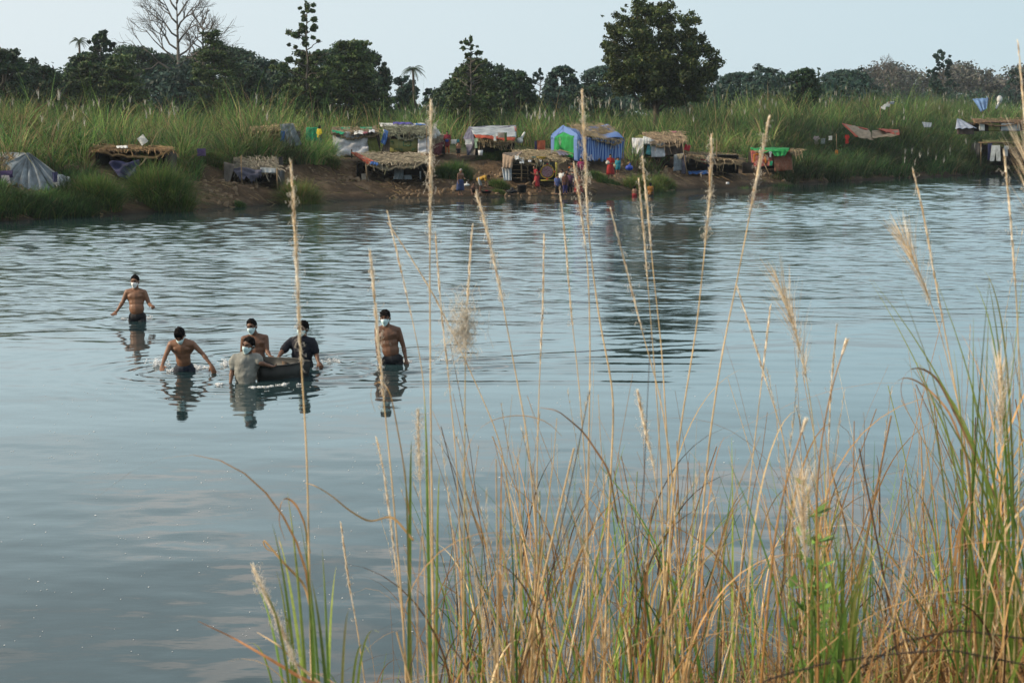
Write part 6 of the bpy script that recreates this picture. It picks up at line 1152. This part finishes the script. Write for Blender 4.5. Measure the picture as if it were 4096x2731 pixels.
# ------------------------------------------------------------- reeds on the near bank
NEAR = mat('near_reed', (.4, .3, .15), .6, attr=True, trans=.25, spec=.25, gain=.86, var=.18, vscale=60)
FLUFF = mat('seed_fluff', (1.15, 1.10, 1.0), .9, var=.06, vscale=80, trans=.55, spec=.05)
STR = [(.52, .37, .18), (.64, .49, .28), (.38, .24, .11), (.54, .33, .13), (.74, .62, .42)]
BRN = [(.30, .165, .065), (.40, .215, .08), (.48, .29, .12), (.11, .065, .035), (.58, .42, .22)]
GRN = [(.12, .24, .04), (.17, .30, .05), (.24, .34, .06), (.07, .16, .03), (.34, .38, .10)]
def ribbon_tubes(paths, rad, cols, sides=3):
    """paths (n,k,3) radii (n,k) -> thin solid stems"""
    n, k = paths.shape[:2]; th = np.arange(sides) / sides * 2 * math.pi
    A = np.array([1.0, 0, 0]); B = np.array([0, 1.0, 0])
    G = paths[:, :, None] + rad[:, :, None, None] * (A * np.cos(th)[:, None] + B * np.sin(th)[:, None])
    I = np.arange(n * k * sides).reshape(n, k, sides); Jn = np.roll(I, -1, 2)
    Q = np.stack([I[:, :-1], Jn[:, :-1], Jn[:, 1:], I[:, 1:]], -1).reshape(-1, 4)
    C = cols if cols.ndim == 3 else np.repeat(cols[:, None], k, 1)
    return G.reshape(-1, 3), Q, np.repeat(C[:, :, None], sides, 2).reshape(-1, 3)
def spline(P_, k):
    P_ = np.asarray(P_, float); d = np.r_[0, np.cumsum(np.linalg.norm(np.diff(P_, axis=0), axis=1))]; t = np.linspace(0, d[-1], k)
    Q_ = np.stack([np.interp(t, d, P_[:, i]) for i in range(3)], -1)
    for _ in range(3): Q_[1:-1] = Q_[1:-1] * .5 + (Q_[:-2] + Q_[2:]) * .25
    return Q_
def rootdown(p, q_, Yr):                 # carry a stem on down to the bank
    d = (q_ - p); d = d / max(.05, -d[2]); d[0] = max(-.6, min(.6, d[0] * .5)); d[1] = (Yr - q_[1]) / 1.2
    r = q_.copy()
    for _ in range(60):
        if r[2] <= float(land(r[0], r[1])) - .05: break
        r = r + np.array([d[0] * .05, d[1] * .04, -.05])
    return r
def stalk(pts, Yd, head, label, thick=.0032, fluff=0, htype='thin', tone=(.70, .52, .28), green=0, lean=.15, cat='reed stalk', leafy=0):
    """pts: sight points (in 2352-wide units) from the tip down; head: fraction carrying the seed head"""
    n = len(pts); Pw = [P(x / 2.297, y / 2.297, Yd - lean * i / n) for i, (x, y) in enumerate(pts)]
    r_ = rootdown(Pw[-2], Pw[-1], Yd - lean); full = spline(np.vstack([Pw, [(Pw[-1] + r_) / 2], [r_]])[::-1], 44); L_ = np.linalg.norm(np.diff(full, axis=0), axis=1).sum()
    root = thing('reed_stalk', full[0], label, cat, 'tall reed stalks on the near bank')
    t = np.linspace(0, 1, 44); rad = thick * .74 * (1.25 - .85 * t); Lv = sum(np.linalg.norm(Pw[i + 1] - Pw[i]) for i in range(n - 1)); hf = head * Lv / L_
    c = np.array(tone)[None] * (1 + .12 * np.sin(t * 40) - .45 * (np.sin(t * 97) > .93))[:, None]; c = c * (1 - green * (1 - t)[:, None]) + np.array([.20, .30, .06]) * (green * (1 - t))[:, None]
    V, Q, C = ribbon_tubes(full[None], rad[None], c[None], 6); mesh_np('stem', V, Q, cols=C, mat=NEAR, parent=root, smooth=True)
    # seed head: short bristles pressed to the stem, and loose fluff
    m = int((300 if htype != 'plume' else 230) * max(.5, hf * 2)); tt = 1 - hf * RNG.random(m); idx = tt * 43; i0 = np.clip(idx.astype(int), 0, 42); f = (idx - i0)[:, None]
    p0 = full[i0] * (1 - f) + full[i0 + 1] * f; ax = full[i0 + 1] - full[i0]; ax /= np.linalg.norm(ax, axis=1)[:, None]
    az = RNG.uniform(0, 6.28, m); sp_ = {'thin': .12, 'thick': .17, 'plume': .55}[htype]; ln = RNG.uniform(.5, 1.0, m) * {'thin': .020, 'thick': .030, 'plume': .12}[htype] * (1 if htype != 'plume' else 1); wv = RNG.uniform(.0008, .0022, m) * (.5 if htype == 'plume' else 1)
    ln = ln * (1 if htype != 'plume' else 1) * (.45 + .9 * np.sin(math.pi * np.clip((1 - tt) / hf, 0, 1)) ** .7)
    out = np.stack([np.cos(az), np.sin(az), 0 * az], -1); d = ax + out * sp_ * RNG.uniform(.4, 1.2, m)[:, None]; d /= np.linalg.norm(d, axis=1)[:, None]
    sd = np.cross(d, out); sd /= np.linalg.norm(sd, axis=1)[:, None] + 1e-9
    p0 = p0 + out * thick * .5; V = np.stack([p0 - sd * wv[:, None], p0 + sd * wv[:, None], p0 + d * ln[:, None] + sd * .0003, p0 + d * ln[:, None] - sd * .0003], 1).reshape(-1, 3)
    Hc = pick(m, [(.88, .74, .52), (.95, .86, .70), (.46, .30, .16)] if htype != 'plume' else [(.72, .56, .36), (.82, .72, .55), (.6, .43, .24)], [3, 3, .9], .1)
    mesh_np('seed_head', V, np.arange(4 * m).reshape(-1, 4), cols=np.repeat(Hc, 4, 0), mat=NEAR, parent=root)
    if fluff: 
        m = int(fluff * (.55 if fluff != 401 else 1)); lo, hi, wd = (1 - hf, 1, .02) if not isinstance(fluff, tuple) else fluff[1:]
        tt = RNG.uniform(1 - hf, 1 - hf * .08, m) ** 1; k_ = 5; cl = RNG.choice(9, m); tt = 1 - hf * np.clip((np.array([.08, .2, .3, .42, .5, .6, .7, .82, .92])[cl] + RNG.normal(size=m) * .035), 0.03, 1)
        if fluff == 401: tt = 1 - hf * np.clip(.80 + RNG.normal(size=m) * .09, .5, 1)
        idx = tt * 43; i0 = np.clip(idx.astype(int), 0, 42); p0 = full[i0] * (1 - (idx - i0)[:, None]) + full[i0 + 1] * (idx - i0)[:, None]
        seg = RNG.normal(size=(m, k_, 3)) * np.array([.0040, .0040, .005]) * (1.0 + .5 * np.sin(cl * 2.7))[:, None, None] * (2.6 if fluff == 401 else 1) + (np.array([-.007, 0, -.001]) * (RNG.random((m, 1, 1)) < .5) if fluff == 401 else 0); pp = p0[:, None] + np.cumsum(seg, 1) * .85
        V, Q, C = ribbon_tubes(pp, np.full((m, k_), .00062), np.tile([[.9, .85, .76]], (m, 1)), 3); tag(mesh_np('fluff', V, Q, cols=C, mat=FLUFF, parent=root), kind='stuff')
    if leafy:
        mbv = []; z = [];
        for j in range(leafy):
            tq = RNG.uniform(.15, .6); p0 = full[int(tq * 43)]; mbv.append(p0); 
        mbv = np.array(mbv); V, Q, C = blades(mbv, RNG.uniform(.4, .9, leafy), RNG.uniform(.006, .010, leafy), RNG.choice([0.2, 3.0], leafy) + RNG.normal(size=leafy) * .3, RNG.uniform(.4, .95, leafy), pick(leafy, BRN, [1, 1, 2, 1, 2]), 10, droop=.9); mesh_np('dry_leaf', V, Q, cols=C, mat=NEAR, parent=root)
    return root
S_ = stalk
S_([(668, 372), (680, 560), (690, 800), (705, 1040), (716, 1568)], 3.7, .38, 'leftmost tall reed stalk, thick woolly head, crossing the man in navy', .0038, 300, 'thick', leafy=2)
S_([(990, 230), (990, 400), (987, 600), (989, 900), (994, 1300)], 4.2, .30, 'very tall straight reed stalk with woolly tufts, left of the blue striped tent', .0038, 420, 'thick')
S_([(1337, 208), (1345, 380), (1352, 545), (1378, 745), (1412, 905), (1400, 1150)], 4.4, .34, 'tallest reed stalk, its tip reaching over the blue striped tent', .0038, 380, 'thick')
S_([(1318, 375), (1335, 480), (1352, 620), (1356, 820), (1350, 1150)], 4.5, .25, 'reed stalk with a blunt pale tip crossing the tallest one', .0034, 200, 'thin')
S_([(1767, 270), (1742, 390), (1715, 530), (1690, 660), (1660, 800), (1630, 1000)], 4.3, .30, 'rightward leaning tall reed stalk in front of the green-roofed hut', .0038, 260, 'thick')
S_([(1635, 308), (1632, 430), (1620, 560), (1602, 740), (1560, 1000)], 4.4, .36, 'tall reed stalk before the low right-hand shelter', .0036, 300, 'thick')
S_([(1475, 360), (1488, 480), (1500, 620), (1520, 800), (1535, 1050)], 4.6, .30, 'slim tall reed stalk passing the white hut', .0032, 120)
S_([(1467, 408), (1480, 550), (1492, 700), (1508, 900), (1520, 1100)], 4.7, .34, 'slender reed stalk just left of the one passing the white hut', .0028, 60)
S_([(1403, 480), (1440, 620), (1475, 760), (1520, 920), (1545, 1100)], 4.5, .45, 'left-leaning reed stalk between the tallest one and the slim pair', .003, 60)
S_([(1285, 430), (1300, 560), (1310, 700), (1330, 880), (1345, 1080)], 4.8, .5, 'thin reed stalk left of the tallest one', .0028, 60)
S_([(1250, 535), (1247, 700), (1238, 900), (1232, 1150)], 4.6, .5, 'upright thin reed stalk midway between the straight and the tallest ones', .0028, 40)
S_([(1093, 440), (1112, 500), (1145, 640), (1170, 780), (1212, 1000), (1230, 1200)], 4.3, .34, 'reed stalk with a drooping woolly head, leaning left in mid river', .0034, 280, 'thick')
S_([(1085, 518), (1075, 660), (1070, 760), (1068, 900), (1066, 1300)], 4.0, .38, 'green-stemmed reed stalk shedding a cloud of white fluff', .0030, 401, 'thin', green=.7)
S_([(889, 482), (910, 572), (940, 700), (972, 850), (985, 1100)], 4.6, .4, 'thin reed stalk leaning left, between the lone wader and the straight stalk', .0028, 30)
S_([(890, 510), (950, 600), (1005, 690), (1080, 850), (1150, 1010), (1180, 1200)], 4.8, .55, 'reed stalk slanting diagonally down to the right in mid river', .003, 40)
S_([(850, 575), (858, 650), (868, 780), (882, 920), (900, 1100), (925, 1400)], 4.0, .42, 'reed stalk crossing the lone wader on the right', .0034, 240, 'thick', leafy=2)
S_([(1000, 535), (1012, 700), (1030, 860), (1048, 1050), (1060, 1300)], 4.7, .5, 'reed stalk close to the right side of the very tall straight one', .003, 60)
S_([(1783, 638), (1805, 690), (1830, 770), (1850, 850), (1868, 960), (1880, 1200)], 4.2, .42, 'green reed stalk with an open feathery cream plume leaning left', .0028, 200, 'plume', green=.9)
S_([(2070, 540), (2098, 595), (2125, 655), (2160, 760), (2195, 900), (2230, 1050)], 4.4, .33, 'reed stalk with a tan feathery plume, right of the cream one', .0028, 40, 'plume')
S_([(2097, 390), (2120, 480), (2148, 640), (2178, 800), (2215, 1000), (2235, 1250)], 4.3, .40, 'pale slim reed stalk rising before the far bank at the right', .0034, 60)
S_([(2306, 345), (2320, 480), (2336, 700), (2343, 900), (2340, 1200)], 4.0, .36, 'reed stalk close to the right edge of the photo', .0034, 60, green=.5)
S_([(2338, 95), (2350, 220), (2362, 400), (2372, 700), (2376, 1100)], 3.8, .4, 'reed tip entering at the upper right edge of the photo', .0024, 0)
S_([(2352, 330), (2372, 420), (2386, 560), (2392, 800), (2396, 1200)], 3.6, .30, 'reed stalk with a big tan plume half cut off by the right edge', .003, 60, 'plume', green=.6)
S_([(1770, 700), (1755, 830), (1735, 1000), (1702, 1300)], 4.6, .3, 'brown bare reed stalk under the cream plume, leaning right', .0030)
S_([(1692, 655), (1720, 740), (1755, 860), (1800, 1000), (1830, 1200)], 4.5, .45, 'left-leaning woolly reed stalk right of the tall leaning one', .0028, 60)
S_([(1942, 790), (1912, 880), (1886, 1010), (1874, 1150), (1880, 1400)], 3.6, .04, 'broken brown reed cane leaning right, in front of the water', .0044, 0, tone=(.40, .22, .08))
S_([(1847, 975), (1812, 1080), (1782, 1210), (1762, 1400)], 3.3, .04, 'bent broad brown reed cane with a folded top, lower right', .005, 0, tone=(.42, .22, .07))
S_([(582, 1300), (615, 1375), (652, 1455), (705, 1590)], 3.3, .8, 'short woolly reed head leaning left in the bottom left clump', .0032, 420, 'thick')
S_([(783, 1200), (800, 1330), (822, 1450), (840, 1580)], 4.4, .6, 'short thin reed head beside the bottom left clump', .0028, 40)
S_([(865, 1005), (885, 1100), (905, 1260), (925, 1420)], 4.2, .75, 'woolly thin reed head right of the leftmost tall stalk, lower middle', .003, 120)
S_([(960, 940), (962, 1040), (966, 1130), (975, 1300)], 3.9, .45, 'reed head with a fluffy white tuft, lower middle', .0026, 420, 'thin')
S_([(1922, 745), (1908, 900), (1902, 1050), (1890, 1300)], 4.6, .5, 'thin pale reed stalk left of the broken brown cane', .0028, 30)
S_([(1848, 1100), (1842, 1160), (1848, 1240), (1856, 1400)], 3.8, .62, 'pale fluffy reed plume beside the leafy green weed', .003, 200, 'plume')
S_([(2300, 850), (2296, 930), (2300, 1030), (2310, 1200)], 3.9, .5, 'pale plume among green leaves near the right edge', .003, 200, 'plume')
S_([(1465, 900), (1480, 980), (1500, 1060), (1520, 1200)], 4.2, .6, 'short fluffy cream reed head in the middle of the reeds', .003, 240, 'thick')

# the thicket: dry canes, fine stems and curling leaves without number
def path_from(x0, y0, z0, H, az, be, k, lean=0.0):
    t = np.linspace(0, 1, k)[None]; H = H[:, None]; be = be[:, None]
    hor = H * (be * t ** 2 + np.broadcast_to(lean, H[:, 0].shape)[:, None] * t); up = H * t * np.sqrt(np.clip(1 - (be * .6) ** 2, .1, 1))
    return np.stack([x0[:, None] + np.cos(az)[:, None] * hor, y0[:, None] + np.sin(az)[:, None] * hor, z0[:, None] + up], -1)
def nearpts(n, dens):
    x = RNG.uniform(-1.3, 3.2, n * 6); y = RNG.uniform(3.1, 8.2, n * 6); z = land(x, y); w_ = dens(x, y); k = RNG.random(n * 6) < w_; return x[k][:n], y[k][:n], z[k][:n]
def uof(x, y): return CU + FPX * x / (y * ct)
# fine upright stems; tips follow the ragged skyline of the thicket
sky_u = [380, 420, 450, 500, 560, 620, 700, 760, 820, 880, 940, 1000, 1060]; sky_v = [600, 470, 405, 385, 372, 378, 380, 395, 330, 372, 352, 330, 320]
def hcap(x, y, z, k): u = uof(x, y); v = np.interp(u, sky_u, sky_v) ; return (CAMH - (v - 136) / FPX * y * 1.02 - z) * k
TC = [(RNG.uniform(-1.0, 3.1), RNG.uniform(3.3, 7.4)) for _ in range(95)]
def tufted(n, spread=.10):
    i = RNG.integers(len(TC), size=n); c = np.array(TC)[i]; x = c[:, 0] + RNG.normal(size=n) * spread; y = c[:, 1] + RNG.normal(size=n) * spread; u = uof(x, y)
    k = RNG.random(n) < np.interp(u, [340, 400, 460, 560, 760, 1040], [0, .3, .8, 1, 1, 1]); return x[k], y[k], land(x[k], y[k]), i[k]
x1, y1, z1, i1 = tufted(520); x2, y2, z2 = nearpts(130, lambda x, y: np.interp(uof(x, y), [330, 400, 460, 560, 640, 760, 900, 1040, 1100], [0, .3, .75, .8, .95, .9, .75, .9, .9]))
x, y, z = np.r_[x1, x2], np.r_[y1, y2], np.r_[z1, z2]; n_ = len(x)
H = hcap(x, y, z, RNG.beta(2.2, 1.6, n_) * 1.10).clip(.35, 3.2); tall = RNG.random(n_) < .05; H = np.where(tall, H * 1.25, H)
az = RNG.uniform(0, 6.28, n_); Pp = path_from(x, y, z - .05, H, az, RNG.uniform(0, .22, n_), 9, lean=np.abs(RNG.normal(size=n_)) * .14) + RNG.normal(size=(n_, 9, 3)) * np.array([.004, .004, 0])
c = pick(n_, STR + BRN[:4] + [(.24, .32, .06)], [3, 2.4, 2, 3, 1.6, 3, 3, 3, 2.0, 1.5], .18); V, Q, C = ribbon_tubes(Pp, (RNG.uniform(.0010, .0026, n_)[:, None] * np.linspace(1.25, .35, 9)), c, 4); addb(V, Q, C)
# thicker brown canes in the tufts, many snapped or leaning across
xc, yc, zc_, _ = tufted(170, .07); nc = len(xc); Hc_ = hcap(xc, yc, zc_, RNG.uniform(.35, .95, nc)).clip(.3, 2.4); Pc = path_from(xc, yc, zc_ - .05, Hc_, RNG.uniform(0, 6.28, nc), RNG.uniform(0, .15, nc), 9, lean=np.abs(RNG.normal(size=nc)) * .22)
V, Q, C = ribbon_tubes(Pc, (RNG.uniform(.0022, .0042, nc)[:, None] * np.linspace(1.15, .6, 9)), pick(nc, BRN + [(.30, .34, .08)], [3, 3, 2, 2, 1.5, 1], .15), 5); addb(V, Q, C)
# thin bristly seed heads on a third of them
k = np.where(RNG.random(n_) < .30)[0]; m = 60; tt = RNG.uniform(.72, 1, (len(k), m)); ii = np.clip((tt * 8).astype(int), 0, 7); fr = (tt * 8 - ii)[..., None]; pk = Pp[k]
p0 = np.take_along_axis(pk, ii[..., None].repeat(3, -1), 1) * (1 - fr) + np.take_along_axis(pk, (ii + 1)[..., None].repeat(3, -1), 1) * fr; p0 = p0.reshape(-1, 3); mm = len(p0)
a = RNG.uniform(0, 6.28, mm); addb(*blades(p0, RNG.uniform(.010, .028, mm), RNG.uniform(.0012, .003, mm), a, RNG.uniform(.1, .4, mm), pick(mm, STR[1:2] + STR[4:], [1, 2], .1), 1, facing=RNG.uniform(0, 3.1, mm)))
o = flush('dry_reed_thicket', NEAR); tag(o, kind='stuff')
# dry leaves, long, narrow, arching and curling over
x1, y1, z1, _ = tufted(760, .12); x2, y2, z2 = nearpts(330, lambda x, y: np.interp(uof(x, y), [330, 400, 470, 560, 700, 900, 1040, 1100], [0, .15, .6, .7, .8, .9, 1, 1])); x, y, z = np.r_[x1, x2], np.r_[y1, y2], np.r_[z1, z2]; n_ = len(x)
H0 = hcap(x, y, z, RNG.uniform(.15, .80, n_)).clip(.1, 2.4); zz = z + H0 * RNG.uniform(0, .75, n_)
k_ = RNG.random(n_) < .35
addb(*blades(np.stack([x, y, zz], -1), np.where(k_, RNG.uniform(.5, 1.1, n_), RNG.uniform(.35, .8, n_)), RNG.uniform(.004, .009, n_), RNG.uniform(0, 6.28, n_), RNG.uniform(.25, 1.25, n_), pick(n_, BRN + STR[:3], [3, 4, 3, 3, 2, 1.5, 1.5, 1.5], .25), 12, droop=.75, facing=RNG.uniform(0, 3.14, n_)))
o = flush('dry_reed_leaves', NEAR); tag(o, kind='stuff')
# green leaves standing among the dry ones
n_ = 560; x, y, z = nearpts(n_, lambda x, y: np.interp(uof(x, y), [330, 400, 470, 560, 700, 780, 830, 900, 980, 1020, 1100], [0, .2, .55, .5, .45, .5, .8, .6, .5, .7, .8])); n_ = len(x)
H = hcap(x, y, z, RNG.uniform(.35, .9, n_)).clip(.4, 2.0)
addb(*blades(np.stack([x, y, z], -1), H, RNG.uniform(.006, .012, n_), RNG.uniform(0, 6.28, n_), RNG.uniform(.08, .55, n_), pick(n_, GRN, [3, 3, 2, 3, 1], .18), 12, droop=.35, facing=RNG.uniform(0, 3.14, n_)))
o = flush('green_reed_leaves', NEAR); tag(o, kind='stuff')
# tangled low growth covering the bank, lower right
n_ = 11000; x = RNG.uniform(.2, 3.4, n_ * 2); y = RNG.uniform(2.9, 7.4, n_ * 2); u = uof(x, y); k = RNG.random(len(x)) < np.interp(u, [640, 740, 800, 900, 1040], [0, .3, .75, .95, 1]); x, y = x[k][:n_], y[k][:n_]; z = land(x, y); n_ = len(x)
hh = RNG.uniform(.12, .55, n_) * np.interp(uof(x, y), [700, 850, 1040], [.6, 1.0, 1.25])
addb(*blades(np.stack([x, y, z - .02], -1), hh, RNG.uniform(.003, .007, n_), RNG.uniform(0, 6.28, n_), RNG.uniform(.3, 1.4, n_), pick(n_, BRN + STR[:2] + GRN[:2], [4, 4, 3, 5, 1.5, 1, 1, .8, .6], .3), 7, droop=.6, facing=RNG.uniform(0, 3.14, n_)))
o = flush('bank_undergrowth', NEAR); tag(o, kind='stuff')
# bottom left clump of green blades, a thing of its own
def nearclump(spec, Yd, label, group=None, wmul=1.0):
    Pz = []; 
    for (bx, by, tx, ty, bow, w_) in spec:
        a = P(bx / 2.297, by / 2.297, Yd + RNG.normal() * .12); b_ = P(tx / 2.297, ty / 2.297, Yd + RNG.normal() * .35); r_ = rootdown(a + (a - b_) * -.01, a, Yd); t = np.linspace(0, 1, 16)[:, None]
        p = r_ * (1 - t) + b_ * t; mid = a; p = (1 - t) ** 2 * r_ + 2 * t * (1 - t) * (a * 1.0 + (b_ - r_) * .12) + t ** 2 * b_; p[:, 2] += bow * np.sin(t[:, 0] * math.pi) ** 1 * .3
        Pz.append((p, w_))
    V, Q, C, o_ = [], [], [], 0
    for p, w_ in Pz:
        k = len(p); t = np.linspace(0, 1, k); wd = (w_ * wmul * (1 - t ** 2.5 * .95) * .5)[:, None]; sd = np.array([1.0, .35, .1]) * (1, -1)[RNG.random() < .5]
        G = np.stack([p - sd * wd, p + np.array([0, -.0015, 0]), p + sd * wd], 1); I = np.arange(k * 3).reshape(k, 3) + o_
        V.append(G.reshape(-1, 3)); Q.append(np.stack([I[:-1, :-1], I[:-1, 1:], I[1:, 1:], I[1:, :-1]], -1).reshape(-1, 4)); c = pick(1, GRN, [2, 3, 4, 1, 1.5], .2)[0]; tip = np.array([.40, .34, .12]); cc = c * (1 - t[:, None] ** 3 * .6) + tip * t[:, None] ** 3 * .6; C.append(np.repeat(cc, 3, 0)); o_ += 3 * k
    o = mesh_np('grass_clump', np.vstack(V), np.vstack(Q), cols=np.vstack(C), mat=NEAR, origin=Vector(Pz[0][0][0])); return tag(o, label, 'grass clump', group)
sp = [(700, 1590, 625, 1200, .1, .009), (715, 1590, 660, 1130, .1, .009), (720, 1590, 640, 1230, .05, .010), (735, 1590, 700, 1290, .1, .009), (760, 1590, 740, 1260, .05, .008), (765, 1590, 715, 1330, .0, .010), (690, 1590, 600, 1350, .15, .008), (680, 1590, 575, 1330, .2, .007), (740, 1590, 772, 1300, .05, .009), (700, 1590, 650, 1400, .1, .008), (780, 1590, 800, 1400, .1, .007), (665, 1590, 560, 1480, .2, .006), (750, 1590, 690, 1200, .05, .007), (690, 1600, 635, 1310, .1, .008), (725, 1600, 700, 1180, .0, .007), (800, 1600, 870, 1450, .25, .007), (790, 1600, 850, 1500, .3, .007)]
nearclump(sp, 3.5, 'spray of bright green blades at the bottom left of the reeds')
sp = [(2280 + RNG.normal() * 60, 1250, 2230 + RNG.normal() * 150, 620 + RNG.random() ** 1.5 * 450, .05, RNG.uniform(.005, .009)) for _ in range(20)] + [(2340, 1150, 2270, 640, .1, .009), (2360, 1100, 2085, 820, .1, .008), (2350, 1000, 2240, 650, .1, .008), (2360, 900, 2260, 620, .1, .008)]
nearclump(sp, 4.1, 'tall fan of green reed leaves at the right edge')
sp = [(1930 + RNG.normal() * 30, 1560, 1925 + RNG.normal() * 60, 1180 + abs(RNG.normal()) * 120, .05, RNG.uniform(.006, .011)) for _ in range(26)]
nearclump(sp, 3.7, 'upright green blades right of the leafy green weed, lower right')
sp = [(985, 1180, 975, 900, .0, .009), (940, 1200, 945, 1010, .0, .010), (1000, 1250, 1010, 1080, .0, .008), (945, 1400, 930, 1060, .0, .009)]
nearclump(sp, 4.0, 'few green and yellow blades beside the very tall straight stalk')
# leafy weed
cw = P(1858 / 2.297, 1560 / 2.297, 3.9); rt = rootdown(P(810, 600, 3.9), P(812, 690, 3.9), 3.9); t = thing('leafy_weed', rt, 'leafy green weed with small leaves, lower right among the reeds', 'weed')
mb = MB(); lf = MB()
for (x1, y1) in [(1855, 1120), (1872, 1180), (1835, 1230), (1890, 1300), (1820, 1350), (1870, 1250)]:
    e = P(x1 / 2.297, y1 / 2.297, 3.9 + RNG.normal() * .06); pp = spline([rt, rt * .5 + e * .5 + [.02, 0, 0], e], 14); mb.tube(pp, np.linspace(.005, .002, 14), 5, c=(.14, .18, .05))
    for j in range(4, 14):
        for q_ in range(3):
            a = RNG.uniform(0, 6.28); L0 = RNG.uniform(.03, .06); d = np.array([math.cos(a), math.sin(a), RNG.uniform(.1, .9)]); d /= np.linalg.norm(d); sd = np.cross(d, [0, 0, 1]); sd /= np.linalg.norm(sd); p = pp[j]
            lf.add([p, p + d * L0 * .45 + sd * L0 * .22, p + d * L0, p + d * L0 * .45 - sd * L0 * .22], Q=[(0, 1, 2, 3)], c=np.array([.16, .30, .06]) * RNG.uniform(.6, 1.3))
mb.build('stem', NEAR, t, smooth=True, colors=True); lf.build('foliage', NEAR, t, colors=True)
# barbed wire sagging through the growth, lower right
WIRE = mat('rusty_wire', (.09, .07, .06), .7, var=.4, metallic=.5)
def barbed(pts, label):
    pp = spline([P(x / 2.297, y / 2.297, Yd) for x, y, Yd in pts], 60); root = thing('barbed_wire', pp[0], label, 'wire'); m = MB(); tq = np.linspace(0, 1, 240); full = np.stack([np.interp(tq, np.linspace(0, 1, 60), pp[:, i]) for i in range(3)], -1)
    for ph in (0, math.pi): off_ = np.stack([0 * tq, np.cos(tq * 150 + ph), np.sin(tq * 150 + ph)], -1) * .0020; m.tube(full + off_, .0011, 5)
    m.build('strand', WIRE, root, smooth=True)
    for i in range(6, 236, 9):
        c = full[i]; b_ = MB()
        for s in range(4): a = RNG.uniform(0, 6.28); e = np.array([RNG.normal() * .3, math.cos(a), math.sin(a)]); b_.tube([c - e * .004, c + e * .012], [.0010, .0005], 4)
        b_.build('barb', WIRE, root)
    return root
barbed([(1640, 1620, 3.4), (1760, 1560, 3.4), (1900, 1520, 3.45), (2050, 1500, 3.5), (2180, 1490, 3.5), (2380, 1530, 3.5)], 'lower strand of barbed wire running to the bottom right corner')
barbed([(1880, 1600, 3.6), (1980, 1530, 3.6), (2080, 1470, 3.65), (2200, 1445, 3.7), (2390, 1470, 3.7)], 'upper strand of barbed wire arching through the brown growth')
# long curling dry leaves that stand out against the water
def curl(pts, Yd, w_, label, c=(.42, .27, .12)):
    p = spline([P(x / 2.297, y / 2.297, Yd + (RNG.normal() * .02)) for x, y in pts], 30); k = 30; t = np.linspace(0, 1, k); wd = (w_ * (1 - t ** 2 * .85) * .5)[:, None]; sd = np.stack([.5 + 0 * t, .2 * np.cos(t * 5), .75 + .2 * np.sin(t * 7)], -1)
    sd /= np.linalg.norm(sd, axis=1)[:, None]; G = np.stack([p - sd * wd, p + [0, -.001, 0], p + sd * wd], 1); cc = np.array(c) * (1 + .35 * t[:, None]); m = MB(); m.grid(G, c=np.repeat(cc[:, None], 3, 1)); o = m.build('curled_leaf', NEAR, colors=True, origin=Vector(p[0])); return tag(o, label, 'dry leaf')
curl([(714, 1400), (700, 1340), (650, 1290), (600, 1230), (610, 1265), (650, 1265), (640, 1240)], 3.7, .007, 'dry leaf with a looped tip left of the leftmost tall stalk')
curl([(712, 1270), (700, 1200), (680, 1155), (655, 1138), (645, 1150), (640, 1200), (655, 1240)], 3.7, .007, 'dry leaf arching left from the leftmost tall stalk', (.36, .2, .09))
curl([(950, 1240), (900, 1180), (850, 1200), (800, 1170), (760, 1135), (720, 1112), (700, 1108)], 3.8, .006, 'long thin dry leaf arching from the reeds to the leftmost tall stalk')
curl([(940, 1180), (925, 1050), (905, 940), (895, 895), (875, 868), (852, 880), (847, 905), (862, 945)], 4.0, .006, 'dry leaf arching over the reflection of the lone wader')
curl([(780, 1590), (700, 1560), (600, 1500), (530, 1460), (455, 1425)], 3.3, .008, 'long brown leaf reaching out furthest to the bottom left', (.38, .18, .08))
curl([(760, 1590), (690, 1530), (640, 1480), (590, 1450)], 3.35, .006, 'shorter brown leaf above the furthest bottom left one', (.5, .36, .2))
curl([(2235, 1200), (2225, 1060), (2180, 940), (2120, 880), (2075, 860), (2050, 880), (2040, 920)], 4.1, .008, 'brown arching leaf with a hooked end, right side', (.34, .2, .1))
curl([(2290, 1150), (2200, 960), (2150, 860), (2100, 835), (2072, 860), (2066, 910), (2085, 940)], 4.1, .009, 'large dark hooked leaf, right side', (.26, .15, .08))
curl([(1110, 1250), (1060, 1100), (1080, 1000), (1130, 960), (1200, 950), (1260, 965), (1290, 1000)], 4.1, .006, 'dry leaf arching right over the middle of the reeds', (.42, .26, .12))
curl([(1420, 1200), (1400, 1080), (1340, 990), (1280, 940), (1240, 935)], 4.1, .007, 'dark dry leaf arching left in the middle of the reeds', (.24, .13, .06))
